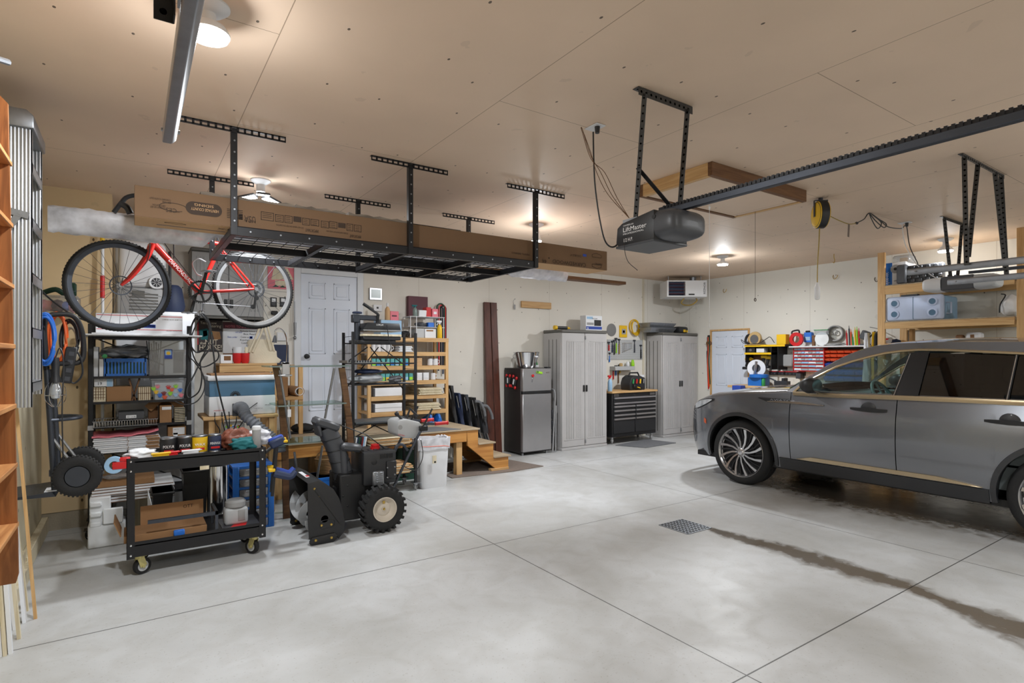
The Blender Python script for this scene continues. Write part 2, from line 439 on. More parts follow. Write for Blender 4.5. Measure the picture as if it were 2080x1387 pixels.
q=B();q.box((XJ,YB,0),(XR+0.15,YB+0.15,CEIL));q.done('wall_back','wall_board',kind='structure')
q=B();q.box((XL,YA,0.16),(XJ,YB+0.15,CEIL));q.done('wall_alcove','wall_board_warm',kind='structure')
q=B();q.box((XL,YA+0.01,0),(XJ-0.01,YB,0.16));q.done('baseboard_alcove','concrete_block',kind='structure')
q=B();q.box((XL,3.0,0),(XL+0.07,5.2,0.10));q.box((XL,5.2,0),(XL+0.05,YA,0.13),bev=0.004);q.box((XL,3.0,0.10),(XL+0.04,5.2,0.18));q.done('baseboard_left','cream_board',kind='structure')
xb=PY(1306,600,YB).x
q=B();q.box((xb-0.02,YB-0.02,0),(xb+0.02,YB,CEIL));q.done('trim_1','cream_paint',kind='structure')
p=[PZ(*a)for a in((1355,1067),(1388,1058),(1428,1072),(1394,1081))];x0,x1=min(a.x for a in p),max(a.x for a in p);y0,y1=min(a.y for a in p),max(a.y for a in p)
x0,x1=(p[0].x+p[1].x)/2-0.02,(p[2].x+p[3].x)/2;y0,y1=(p[2].y+p[3].y)/2-0.0,(p[0].y+p[1].y)/2
q=B();c=V(((p[0].x+p[2].x)/2,(p[0].y+p[2].y)/2,0));w_=0.16
for s in range(9):t_=-w_+2*w_*s/8;q.box((c.x+t_-0.006,c.y-w_,0.0005),(c.x+t_+0.006,c.y+w_,0.005));q.box((c.x-w_,c.y+t_-0.006,0.0005),(c.x+w_,c.y+t_+0.006,0.005))
q.box((c.x-w_,c.y-w_,0.0003),(c.x+w_,c.y+w_,0.001),1)
q.done('floor_drain',['galvanised','black_satin'],None,'square metal drain grate set in the concrete floor','drain')
def panel_door(name,a,b,ax,inner,knob_side,casing_m,cw):
 """six-panel door lying on a wall plane; a/b = lower and upper corner of the slab in (along, z); ax 'x' or 'y'"""
 (p0,z0),(p1,z1)=a,b
 def P(t,z,d):return(t,inner-d,z)if ax=='x' else(inner-d,t,z)
 q=B()
 q.box(P(p0,z0,0),P(p1,z1,0.012))
 w=p1-p0;h=z1-z0
 for cx in(0.28,0.72):
  for z_a,z_b in((0.10,0.40),(0.475,0.78),(0.84,0.95)):
   xa,xb_=p0+w*(cx-0.15),p0+w*(cx+0.15);za,zb=z0+h*z_a,z0+h*z_b
   for d0,ins in((0.019,0.0),):
    fr=0.018
    q.box(P(xa,za,0.01),P(xb_,za+fr,d0),bev=0.004);q.box(P(xa,zb-fr,0.01),P(xb_,zb,d0),bev=0.004)
    q.box(P(xa,za,0.01),P(xa+fr,zb,d0),bev=0.004);q.box(P(xb_-fr,za,0.01),P(xb_,zb,d0),bev=0.004)
   q.box(P(xa+0.04,za+0.04,0.01),P(xb_-0.04,zb-0.04,0.02),bev=0.006)
 d=q.done(name,'door_white',kind='structure')
 q=B()
 q.box(P(p0-cw,z0,0),P(p0-0.004,z1+cw,0.03),bev=0.004);q.box(P(p1+0.004,z0,0),P(p1+cw,z1+cw,0.03),bev=0.004);q.box(P(p0-0.004,z1+0.004,0),P(p1+0.004,z1+cw,0.03),bev=0.004)
 q.done('door_frame',casing_m,d)
 t=p0+0.07 if knob_side<0 else p1-0.07
 k=V(P(t,z0+h*0.46,0.012));n=V(P(0,0,1))-V(P(0,0,0))
 q=B();q.lathe([(0.033,0),(0.033,0.006),(0.013,0.01),(0.012,0.035),(0.024,0.042),(0.029,0.055),(0.024,0.068),(0.0,0.072)],k,n,20);q.done('door_knob','black_satin',d)
 return d
Zp=0.61
a0=PY(611,857,YB);a1=PY(724,565,YB)
panel_door('door_1',(a0.x,Zp+0.01),(a1.x,PY(667,560,YB).z),'x',YB,-1,'white_paint',0.09)
b0=PX(1520,700,XR).y;b1=PX(1447,700,XR).y
panel_door('door_2',(b0,0.05),(b1,PX(1483,672,XR).z),'y',XR,-1,'pine_z',0.035)
LAMP_W=66.0
def lamp(x,y,zb,w=None,r=0.05,pt=0.32):
 w=w or LAMP_W
 for kind,e,dz in(('POINT',w*pt,0.0),('AREA',w*0.72,0.02)):
  l=bpy.data.lights.new('bulb_light',kind);l.energy=e;l.color=(0.93,0.97,1.0)
  if kind=='POINT':l.shadow_soft_size=r
  else:l.shape='DISK';l.size=0.16
  o=bpy.data.objects.new('bulb_light',l);col.objects.link(o);o.location=(x,y,zb-dz)
def ceiling_bulb(x,y,label,r=0.085,drop=0.16,w=None):
 t=TH('ceiling_light',label,'light',(x,y,CEIL),group=None)
 q=B();q.lathe([(0.085,0),(0.085,-0.008),(0.06,-0.03),(0.03,-0.036),(0.03,-0.07)],(x,y,CEIL),n=28);q.done('canopy','white_plastic',t)
 z=CEIL-0.07
 q=B();q.lathe([(0.032,0),(0.036,-0.02),(r*0.8,-(drop-0.11)),(r,-(drop-0.085)),(r,-(drop-0.075))],(x,y,z),n=28);q.done('bulb_housing','white_plastic',t)
 q=B();q.lathe([(r*0.97,0),(r*0.9,-0.014),(0,-0.02)],(x,y,z-(drop-0.075)),n=28);q.done('diffuser','bulb',t)
 lamp(x,y,z-drop+0.03,w)
 return t
ceiling_bulb(0.27,2.72,'bright round flat ceiling bulb beside the galvanised door track',r=0.085,drop=0.13)
ceiling_bulb(3.81,5.14,'small twin-headed ceiling bulb glowing behind the right rack post',r=0.06,drop=0.2,w=80)
ceiling_bulb(7.35,5.22,'bright ceiling bulb above the wall heater',r=0.08,drop=0.13,w=85)
ceiling_bulb(8.63,2.85,'bright ceiling bulb above the pine storage shelf at right',r=0.085,w=28)
x,y=0.91,5.18
t=TH('ceiling_light','folding ceiling light with three bright panels above the long cartons','light',(x,y,CEIL))
q=B();q.lathe([(0.08,0),(0.08,-0.008),(0.05,-0.03),(0.035,-0.04),(0.035,-0.10)],(x,y,CEIL),n=28);q.done('canopy','white_plastic',t)
for k in range(3):
 a=2*PI*k/3+0.5;c=V((x+0.11*math.cos(a),y+0.11*math.sin(a),CEIL-0.145));R=Matrix.Rotation(a,3,'Z')@rot('Y',12)
 q=B();q.box(c-V((0.075,0.05,0.006)),c+V((0.075,0.05,0.012)),R=R,bev=0.008);q.done('panel','black_plastic',t)
 q=B();c2=c-V((0,0,0.009));q.box(c2-V((0.066,0.043,0.003)),c2+V((0.066,0.043,0.002)),R=R);q.done('diffuser','bulb',t)
lamp(x,y,CEIL-0.22,52,pt=0.12)
for k,(x,y)in enumerate(((1.6,-0.9),(5.0,0.0),(8.3,-0.6))):  # unseen bulbs added out of view to help light the room
 ceiling_bulb(x,y,['added unseen ceiling bulb over the near left bay','added unseen ceiling bulb over the near middle bay','added unseen ceiling bulb over the near right bay'][k])
cam=bpy.data.cameras.new('camera');co=bpy.data.objects.new('camera',cam);col.objects.link(co)
cam.sensor_width=36;cam.lens=FP/2080*36;cam.shift_y=(V0-693.5)/2080;cam.clip_start=0.05
co.location=(0,0,EYE);co.rotation_euler=(PI/2,0,-YAW)
sc=bpy.context.scene;sc.camera=co
w=bpy.data.worlds.new('world');sc.world=w;w.use_nodes=True
w.node_tree.nodes['Background'].inputs[0].default_value=(0.05,0.05,0.055,1)
sc.view_settings.view_transform='Standard';sc.view_settings.look='None';sc.view_settings.exposure=0.0
#car
mat('car_paint',(118,121,127),0.22,0.55,vary=0.01,coat=1.0)
mat('car_trim_gold',(192,174,144),0.25,0.85,vary=0.02)
mat('car_cladding',(54,55,58),0.35,0.3,vary=0.02,coat=0.3)
mat('car_interior',(92,100,102),0.7)
mat('car_interior_light',(120,150,152),0.6)
mat('rim_machined',(196,196,198),0.25,0.9,vary=0.0)
mat('rim_dark',(44,44,46),0.4,0.4)
mat('lamp_glass',(196,202,208),0.12,0.5,coat=1.0)
mat('marker_orange',(190,84,44),0.3,coat=0.6)
XC=7.01;WCY=(4.08,1.21);WZ=0.385;AR=0.445
def interp(t,pts):
 if t<=pts[0][0]:return pts[0][1]
 for(a,fa),(b,fb_)in zip(pts,pts[1:]):
  if t<=b:
   s=(t-a)/(b-a);return fa+(fb_-fa)*s
 return pts[-1][1]
def halfw(y,z):
 w=0.958
 if y>4.0:t=(y-4.0)/0.96;w*=1-0.30*t**4
 if y<1.0:t=(1.0-y)/0.85;w*=1-0.20*t**3
 ins=interp(z,[(0.25,0.075),(0.40,0.035),(0.55,0.012),(0.72,0.0),(0.88,0.004),(0.97,0.016),(1.05,0.032),(1.17,0.055)])
 return w-ins
def ztop(y):return interp(y,[(0.15,1.0),(0.3,1.12),(0.6,1.18),(1.5,1.18),(3.24,1.165),(3.45,1.14),(4.1,1.085),(4.5,1.025),(4.75,0.955),(4.88,0.87),(4.96,0.74)])
def zbot(y):
 z=interp(y,[(0.15,0.36),(0.6,0.30),(4.5,0.28),(4.8,0.27),(4.96,0.34)])
 for c in WCY:
  d=abs(y-c)
  if d<AR:z=max(z,WZ+math.sqrt(AR*AR-d*d))
 return z
car=TH('parked_car','dark grey sport utility vehicle with gold window trim parked along the right side','car',(XC,2.6,0))
def stations(y0,y1):
 ys=[y0,y1];k=0.05
 y=math.ceil(y0/k)*k
 while y<y1:ys.append(y);y+=k
 for c in WCY:
  for f in(-1,1):
   for q in(AR,AR*0.995,AR*0.97,AR*0.93):
    t=c+f*q
    if y0<t<y1:ys.append(t)
 ys=sorted(set(round(t,4)for t in ys));o=[ys[0]]
 for t in ys[1:]:
  if t-o[-1]>0.003:o.append(t)
 return o
def sidepts(y,sgn,n=16,lo=None,hi=None):
 a,b=(zbot(y)if lo is None else max(lo,zbot(y))),(ztop(y)if hi is None else hi)
 return[V((XC+sgn*halfw(y,a+(b-a)*i/n),y,a+(b-a)*i/n))for i in range(n+1)]
def side(name,y0,y1):
 o=None
 for s in(1,-1):
  q=B();q.grid([sidepts(y,s)for y in stations(y0,y1)]);o=q.done(name,'car_paint',car,ang=35)
 return o
side('fender',3.455,4.96);fd=side('front_door',2.405,3.447);rd=side('rear_door',1.45,2.397);side('rear_quarter',0.15,1.442)
q=B();rows=[]
for y in stations(3.30,4.96):
 zt=ztop(y);wd=halfw(y,zt);cr=0.085 if y<4.6 else 0.085*(4.98-y)/0.38
 rows.append([V((XC+wd*math.sin(PI/2*f),y,zt+cr*math.cos(PI/2*f)**0.8*(1.0 if abs(f)<1 else 0)))for f in[i/12 for i in range(-12,13)]])
q.grid(rows)
q.done('hood','car_paint',car,ang=50)
q=B()
ye=4.96;rows=[]
for i in range(9):
 z=zbot(ye)+(ztop(ye)-zbot(ye))*i/8;wd=halfw(ye,z)
 rows.append([V((XC+wd*math.sin(PI/2*f),ye+0.10*math.cos(PI/2*f)*math.sin(PI*(0.15+0.7*i/8)),z))for f in[j/10 for j in range(-10,11)]])
q.grid(rows);q.done('front_bumper','car_cladding',car)
for s in(-1,1):
 q=B();q.box((XC+s*0.60,1.68,0.31),(XC+s*0.865,3.61,1.08));q.done('seam_liner','black_satin',car)  # dark box added behind the door gaps so the seams read black
 for c in WCY:
  q=B();pts=arc((XC+s*0.90,c,WZ),AR+0.005,-5,185,24,'yz');pin=[V((XC+s*0.55,p.y,p.z))for p in pts]
  q.grid([pts,pin]);q.face(pin);q.done('wheel_well','black_satin',car)
q=B()
q.box((XC-0.85,0.35,0.26),(XC+0.85,4.75,0.32))
q.done('underbody','black_satin',car)
for c in WCY:
 for s in(-1,1):
  q=B();a=math.degrees(math.asin((0.30-WZ)/AR));rows=[]
  for t in[a+(180-2*a)*i/40 for i in range(41)]:
   r=[]
   for rr,off in((AR-0.004,-0.02),(AR-0.004,0.012),(AR+0.035,0.012),(AR+0.04,0.0)):
    y=c+rr*math.cos(math.radians(t));z=WZ+rr*math.sin(math.radians(t))
    r.append(V((XC+s*(halfw(y,max(z,0.3))+off),y,z)))
   rows.append(r)
  q.grid(rows);q.done('wheel_arch_lip','car_cladding',car)
for s in(-1,1):
 q=B();rows=[]
 for i in range(21):
  y=1.70+(3.58-1.70)*i/20
  rows.append([V((XC+s*(halfw(y,z)+o),y,z))for z,o in((0.275,-0.08),(0.28,0.008),(0.40,0.012),(0.405,0.0))])
 q.grid(rows);q.done('rocker_cladding','car_cladding',car)
 q=B();rows=[]
 for i in range(21):
  f=i/20;y=1.74+(3.38-1.74)*f;h=0.042*min(1,(1-f)*9+0.1,f*5+0.05)
  rows.append([V((XC+s*(halfw(y,z)+o),y,z))for z,o in((0.41,0.0),(0.412,0.016),(0.41+h,0.013),(0.412+h,0.0))])
 q.grid(rows);q.done('rocker_strip','car_trim_gold',car)
K=0.477
def GS(u,v,off=0.0):
 d=ray(u,v);t=(6.105-off+(EYE-1.17)*K)/(d[0]-K*d[2]);return V((d[0]*t,d[1]*t,EYE+d[2]*t))
def mir(p):return V((2*XC-p.x,p.y,p.z))
up=[GS(*p)for p in[(1612,797),(1632,780),(1665,762.5),(1698,746),(1732,734),(1765,725),(1798,717.5),(1831,713),(1868,710.5),(1920,711),(1977,713.5),(2080,718)]]
yr=up[-1].y
def onplane(y,z):return V((6.105+(z-1.17)*K,y,z))
up+=[onplane(1.1,1.585),onplane(0.75,1.53),onplane(0.45,1.42)]
sil=[GS(*p)for p in[(1597,795),(1612,786),(1645,766),(1673,748),(1698,733.5),(1722,721.5),(1748,711),(1781,702),(1831,697),(1895,695),(1964,694),(2080,694)]]
sil+=[onplane(1.1,1.67),onplane(0.6,1.64),onplane(0.25,1.56)]
for f in(lambda p:p,mir):
 q=B();q.grid([[f(p)for p in sil],[f(p)for p in up]]);q.done('roof_pillar','car_paint',car,ang=60)
hi=8
q=B();rows=[]
for i in range(hi-1,len(sil)):
 a,b=sil[i],mir(sil[i]);cr=0.05 if i>hi else 0.03
 rows.append([V((a.x+(b.x-a.x)*f,a.y+(0.10*(1-(2*f-1)**2)if i<=hi else 0),a.z+cr*(1-abs(2*f-1)**2.5)))for f in[k/14 for k in range(15)]])
q.grid(rows);q.done('roof','car_paint',car,ang=60)
q=B();rows=[]
for i in range(0,hi):
 a,b=sil[i],mir(sil[i]);bow=0.34-(0.24)*i/(hi-1)
 rows.append([V((a.x+(b.x-a.x)*f,a.y+bow*(1-(2*f-1)**2),a.z+0.03*(1-abs(2*f-1)**2.5)*i/(hi-1)))for f in[k/14 for k in range(15)]])
q.grid(rows);q.done('windshield','car_glass',car,ang=60)
def gpoly(pts,off):return[GS(u,v,off)for u,v in pts]
def both(name,pts,m):
 for f in(lambda p:p,mir):q=B();q.face([f(p)for p in pts]);q.done(name,m,car)
both('front_window',gpoly([(1622,796),(1640,783),(1668,768),(1700,751),(1733,739),(1766,729.5),(1798,722.5),(1846,718),(1814,802),(1700,800)],-0.012),'car_glass')
both('rear_window',gpoly([(1886,717),(1977,719),(2063,722),(2043,811),(1862,805)],-0.012),'privacy_glass')
both('quarter_window',gpoly([(2068,722),(2080,723)],-0.012)+[onplane(1.1,1.56)+V((0.012,0,0)),onplane(0.62,1.45)+V((0.012,0,0)),onplane(0.75,1.20)+V((0.012,0,0))]+gpoly([(2080,813),(2048,812)],-0.012),'privacy_glass')
both('window_pillar',gpoly([(1848,716),(1888,714),(1864,807),(1812,805)],0.002),'black_satin');both('window_divider',gpoly([(2062,720),(2069,720),(2049,814),(2042,813)],0.002),'black_satin')
def offs(p,d):return p+V((-d,0,0))
lowl=[GS(1612,798),GS(1700,803),GS(1815,806.5),GS(1950,812),GS(2080,818),onplane(1.0,1.19),onplane(0.7,1.20)]
for f in(lambda p:p,mir):
 q=B();q.tube([f(offs(p,0.006))for p in up],0.013,6);q.done('window_trim','car_trim_gold',car)
 q=B();q.grid([[f(offs(p,o)+V((0,0,h)))for o,h in((-0.01,0.02),(0.012,0.018),(0.016,0),(0.014,-0.024),(-0.01,-0.026))]for p in lowl]);q.done('belt_trim','car_trim_gold',car)
 for a,b in((GS(1849,718,0.008),GS(1815,804,0.008)),(GS(2065,721,0.008),GS(2045,812,0.008))):
  q=B();q.tube([f(a),f(b)],0.004,6);q.done('pillar_trim','chrome',car)
for s in(-1,1):
 q=B();rows=[]
 for y in stations(0.5,3.5):
  x=halfw(y,ztop(y));rows.append([V((XC+s*x,y,ztop(y))),V((XC+s*(x-0.02),y,ztop(y)+0.008)),V((XC+s*(x-0.10),y,ztop(y)-0.01))])
 q.grid(rows);q.done('window_sill','car_paint',car)
q=B();rows=[]
for y,z in((0.25,1.56),(0.12,1.35),(0.06,1.1),(0.05,0.8),(0.10,0.5),(0.15,0.36)):
 wd=0.76 if z>1.3 else 0.80
 rows.append([V((XC+wd*f,y+0.09*f*f,z))for f in[k/6 for k in range(-6,7)]])
q.grid(rows);q.done('tailgate','car_paint',car)
def wheel(c,s):
 w=B();o=V((XC+s*0.945,c,WZ));ax=(s,0,0)
 w.lathe([(0.295,-0.02),(0.315,-0.012),(0.35,-0.012),(0.372,-0.03),(0.383,-0.06),(0.385,-0.12),(0.383,-0.20),(0.370,-0.235),(0.33,-0.25),(0.28,-0.24)],o,ax,64,cap=False)
 for k in range(4):
  w.lathe([(0.383,-0.07-0.035*k),(0.388,-0.072-0.035*k),(0.388,-0.092-0.035*k),(0.383,-0.094-0.035*k)],o,ax,64,cap=False)
 t=w.done('wheel','black_rubber',car)
 r=B();r.lathe([(0.30,-0.22),(0.285,-0.20),(0.275,-0.05),(0.285,-0.03),(0.297,-0.016),(0.303,-0.02),(0.297,-0.03),(0.27,-0.06)],o,ax,64,0,cap=False)
 r.lathe([(0.0,-0.10),(0.275,-0.10)],o,ax,48,1)
 r.lathe([(0.0,-0.085),(0.14,-0.085),(0.145,-0.09)],o,ax,40,1)
 r.done('rim',['rim_machined','rim_dark'],t)
 p=B()
 for k in range(12):
  a=2*PI*k/12;tw=0.30*s
  def pt(rad,ang,d):return o+V((s*d,rad*math.cos(ang),rad*math.sin(ang)))
  rows=[]
  for rad,hw,d,tt in((0.045,0.010,-0.030,0.0),(0.12,0.010,-0.032,0.22),(0.20,0.012,-0.03,0.62),(0.285,0.017,-0.02,1.0)):
   an=a+tw*tt;h=hw/rad
   rows.append([pt(rad,an-h,d-0.03),pt(rad,an-h,d),pt(rad,an+h,d-0.004),pt(rad,an+h,d-0.03)])
  p.grid(rows)
  rows=[]
  for rad,hw,d,tt in((0.07,0.005,-0.05,0.0),(0.18,0.006,-0.05,0.45),(0.285,0.008,-0.04,0.9)):
   an=a+PI/12+tw*tt;h=hw/rad
   rows.append([pt(rad,an-h,d-0.02),pt(rad,an-h,d),pt(rad,an+h,d),pt(rad,an+h,d-0.02)])
  p.grid(rows,1)
 p.done('spokes',['rim_machined','rim_dark'],t,ang=25)
 h=B();h.lathe([(0.0,-0.016),(0.03,-0.018),(0.036,-0.026),(0.05,-0.034)],o,ax,24)
 for k in range(5):
  a=2*PI*k/5;b=o+V((s*-0.03,0.055*math.cos(a),0.055*math.sin(a)));h.cyl(b,b+V((s*0.006,0,0)),0.008,n=8)
 h.done('hub_cap','rim_machined',t)
for c in WCY:
 for s in(-1,1):wheel(c,s)
def patch(name,yz,off,m,parent=car,sides=(-1,1)):
 for s in sides:
  q=B();rows=[]
  for y,za,zb in yz:
   rows.append([V((XC+s*(halfw(y,za+(zb-za)*i/6)+off),y,za+(zb-za)*i/6))for i in range(7)])
  q.grid(rows);q.done(name,m,parent)
patch('headlight',[(4.48,0.99,1.0),(4.56,0.945,0.998),(4.65,0.905,0.982),(4.74,0.875,0.955),(4.82,0.86,0.915)],0.006,'lamp_glass')
patch('headlight_bezel',[(4.44,0.985,1.012),(4.56,0.930,1.006),(4.65,0.89,0.99),(4.74,0.86,0.962),(4.86,0.845,0.88)],0.003,'black_satin')
patch('side_marker',[(4.56,0.68,0.74),(4.60,0.70,0.76)],0.006,'marker_orange')
p0,p1,p2,p3=PX(1541,811.5,6.06),PX(1672,819.5,6.06),PX(1655,825,6.06),PX(1556,819,6.06)
zs=lambda y:1.055+(p0.y-y)*0.012
badge=patch('fender_vent',[(p0.y+0.02,1.058,1.064),(p0.y-0.10,1.022,1.066),(3.46,1.028,1.064)],0.008,'black_satin',sides=(-1,))
q=B();yb=[p0.y-0.10-(p0.y-0.10-p1.y)*i/12 for i in range(13)]
q.grid([[V((XC-(halfw(y,z)+o),y,z))for z,o in((1.018,0.002),(1.02,0.012),(1.03+0.016*math.sin(PI*min(1,i/12*1.05)),0.012),(1.032+0.016*math.sin(PI*min(1,i/12*1.05)),0.002))]for i,y in enumerate(yb)])
q.done('fender_spear','chrome',car)
q=B();q.text('AVIATOR',(XC-halfw(3.9,1.05)-0.014,p0.y-0.13,1.037),(0,-1,0),(0.1,0,1),0.022,0,fit=0.30);q.done('lettering','chrome',car)
def handle(y,z,par):
 x=XC-halfw(y,z)
 q=B();q.lathe([(0.0,0.004),(0.05,0.002),(0.075,-0.004)],(x,y,z),(-1,0,0),24)
 q.done('handle_recess','car_cladding',par)
 q=B();pts=[(0.17,0.004,0.010),(0.12,0.022,0.014),(0.0,0.034,0.018),(-0.11,0.03,0.016),(-0.17,0.006,0.012)]
 q.grid([[V((x-o+0.008,y+t,z-h)),V((x-o,y+t,z-h)),V((x-o,y+t,z+h)),V((x-o+0.008,y+t,z+h))]for t,o,h in pts],closed=True)
 q.done('door_handle','black_satin',par)
h=PX(1762,832,6.06);handle(h.y,h.z,fd);h=PX(2050,858,6.06);handle(h.y,h.z,rd)
m0=PX(1649,789,6.0)
for s in(-1,1):
 def MX(x):return x if s<0 else 2*XC-x
 q=B();rows=[]
 for k in range(9):
  f=k/8;rr=math.sin(PI*min(1,0.12+f*0.6));c=V((MX(5.955),m0.y+0.09-f*0.17,m0.z+0.035))
  rows.append([c+V((0.115*rr*math.copysign(abs(math.cos(t))**0.7,math.cos(t)),0,0.085*rr*math.copysign(abs(math.sin(t))**0.7,math.sin(t))))for t in[2*PI*j/20 for j in range(20)]])
 q.grid(rows,closed=True);q.face(rows[-1]);q.face(rows[0])
 mo=q.done('side_mirror','black_satin',car)
 q=B();c=V((MX(5.955),m0.y-0.082,m0.z+0.035));q.face([c+V((0.10*math.cos(2*PI*j/20),0,0.07*math.sin(2*PI*j/20)))for j in range(20)]);q.done('mirror_glass','chrome',mo)
 q=B();q.beam((MX(5.97),m0.y+0.0,m0.z-0.03),(MX(6.10),m0.y+0.03,1.15),0.09,0.04,bev=0.01);q.done('mirror_stalk','car_paint',mo)
q=B();q.box((XC-0.82,0.5,0.4),(XC+0.82,3.3,0.62));q.done('cabin_floor','car_interior',car)
for s in(-1,1):q=B();q.box((XC+s*0.80,1.0,0.6),(XC+s*0.82,3.3,1.12));q.done('door_card','car_interior',car)
q=B();q.prism([(2.98,0.7),(2.95,1.05),(3.02,1.13),(3.35,1.14),(3.5,1.10),(3.5,0.7)],'x',XC-0.82,XC+0.82,bev=0.02);q.done('dashboard','car_interior',car)
q=B();q.box((XC-0.16,2.93,1.0),(XC+0.12,2.96,1.17),bev=0.008);q.done('centre_screen','black_satin',car)
q=B();n=V((0,-0.86,0.5)).normalized();c=V((XC-0.42,2.72,1.12));q.torus(c,n,0.175,0.016,36,8);q.cyl(c-n*0.03,c+n*0.01,0.06,0.05);a=V((1,0,0));q.beam(c-a*0.17,c+a*0.17,0.03,0.012,up=n);q.beam(c,c+n.cross(a)*0.17,0.03,0.012,up=n);q.cyl(c-n*0.2,c-n*0.02,0.03)
q.done('steering_wheel','car_interior_light',car)
for x in(XC-0.42,XC+0.42):
 for y in(2.05,1.05):
  q=B();q.prism([(y-0.02,0.62),(y-0.18,1.22),(y-0.08,1.25),(y+0.12,0.75),(y+0.5,0.74),(y+0.5,0.62)],'x',x-0.25,x+0.25,bev=0.04);st=q.done('car_seat','car_interior',car)
  q=B();q.box((x-0.13,y-0.22,1.28),(x+0.13,y-0.11,1.46),bev=0.04,seg=2);q.cyl((x-0.05,y-0.16,1.22),(x-0.05,y-0.165,1.3),0.008);q.cyl((x+0.05,y-0.16,1.22),(x+0.05,y-0.165,1.3),0.008);q.done('headrest','car_interior',st)
#back
def resin_cabinet(label,x0,x1,yf,yb,h,left_groups):
 t=TH('storage_cabinet',label,'cabinet',((x0+x1)/2,(yf+yb)/2,0),0)
 q=B();q.box((x0,yf+0.03,0.04),(x1,yb,h-0.05),bev=0.012)
 for k in range(3):
  yk=yf+0.13+k*0.10;q.box((x0-0.003,yk,0.12),(x0+0.002,yk+0.012,h-0.16),1);q.box((x1-0.002,yk,0.12),(x1+0.003,yk+0.012,h-0.16),1)
 q.done('case',['taupe_plastic','taupe_dark'],t)
 q=B();q.box((x0-0.005,yf-0.01,h-0.05),(x1+0.005,yb,h),bev=0.012);q.done('top','taupe_dark',t)
 q=B();q.box((x0,yf-0.005,0.0),(x1,yb,0.045),bev=0.006);q.done('base','taupe_plastic',t)
 xm=(x0+x1)/2
 for s in(-1,1):
  a,b=(x0+0.004,xm-0.003)if s<0 else(xm+0.003,x1-0.004)
  q=B();q.box((a,yf,0.05),(b,yf+0.03,h-0.055),bev=0.008)
  w=b-a;zl,zh=0.18,h-0.2
  def bar(f0,f1):
   fa,fb2=(a+w*f0,a+w*f1)if s<0 else(b-w*f1,b-w*f0)
   q.box((fa,yf-0.010,zl),(fb2,yf+0.002,zh),bev=0.003)
  for f in((0.20,0.23),(0.30,0.33),(0.39,0.42),(0.49,0.52)):bar(*f)
  q.box((min(a+w*0.2,a+w*0.9),yf-0.006,zh),(a+w*0.93,yf+0.002,zh+0.02),bev=0.003);q.box((a+w*0.1,yf-0.006,zl-0.02),(a+w*0.93,yf+0.002,zl),bev=0.003)
  fa,fb2=(a+w*0.60,a+w*0.86)if s<0 else(b-w*0.86,b-w*0.60)
  n=int((zh-zl)/0.028)
  for k in range(n):
   z=zl+0.014+k*0.028
   for j in range(3):
    xa=fa+(fb2-fa)*j/3;q.box((xa+0.004,yf-0.004,z-0.008),(xa+(fb2-fa)/3-0.004,yf+0.002,z+0.004))
  d=q.done('door','taupe_plastic',t)
  q=B();hx=xm+s*0.03;q.box((hx-0.018,yf-0.014,h*0.48),(hx+0.018,yf+0.002,h*0.535),bev=0.004);q.done('handle','black_satin',d)
 for z in(h-0.13,0.12):
  q=B();q.box((xm-0.008,yf-0.015,z-0.03),(xm+0.012,yf+0.001,z+0.03),bev=0.003);q.cyl((xm+0.002,yf-0.018,z-0.015),(xm+0.002,yf,z-0.015),0.01);q.done('latch','steel',t)
 return t
YC=7.12
c1x0,c1x1=PY(1141,800,YC).x,PY(1233,800,YC).x;c1h=PY(1180,670,YC).z
resin_cabinet('tall taupe resin cabinet standing between the small fridge and the tool chest',c1x0,c1x1,YC,7.62,c1h,1)
YC2=7.20
c2x0,c2x1=PY(1347,800,YC2).x,min(PY(1417,800,YC2).x,XR-0.02);c2h=PY(1380,676,YC2).z
resin_cabinet('tall taupe resin cabinet in the corner beside the white side door',c2x0,c2x1,YC2,7.62,c2h,1)
YG=7.08
gx0,gx1=PY(1062,800,YG).x,PY(1120,800,YG).x;gh=PY(1090,747,YG).z;gs=PY(1090,798,YG).z
t=TH('refrigerator','small stainless two-door fridge with dark sides beside the maroon boards','fridge',((gx0+gx1)/2,7.33,0))
q=B();q.box((gx0,YG+0.06,0.03),(gx1,7.60,gh-0.005),bev=0.006);q.done('cabinet','fridge_side',t)
q=B();q.box((gx0,YG,gs+0.03),(gx1,YG+0.058,gh-0.01),bev=0.006);fz=q.done('freezer_door','stainless',t)
q=B();q.box((gx0,YG,0.06),(gx1,YG+0.058,gs-0.015),bev=0.006);q.done('fridge_door','stainless',t)
q=B();q.box((gx0+0.004,YG+0.004,gs-0.014),(gx1-0.004,YG+0.056,gs+0.029),bev=0.004);q.box((gx0+0.05,YG-0.004,gs),(gx1-0.02,YG+0.01,gs+0.012));q.done('handle_strip','black_satin',t)
q=B();q.box((gx1-0.08,YG+0.01,gh-0.01),(gx1-0.005,YG+0.09,gh+0.012),bev=0.004);q.done('hinge_cover','black_plastic',t)
q=B();q.box((gx1-0.115,YG-0.003,gh-0.085),(gx1-0.045,YG+0.001,gh-0.065));q.done('name_plate','chrome',fz)
for x in(gx0+0.03,gx1-0.06):
 q=B();q.cyl((x,YG+0.05,0),(x,YG+0.05,0.04),0.018,n=12);q.done('foot','steel',t)
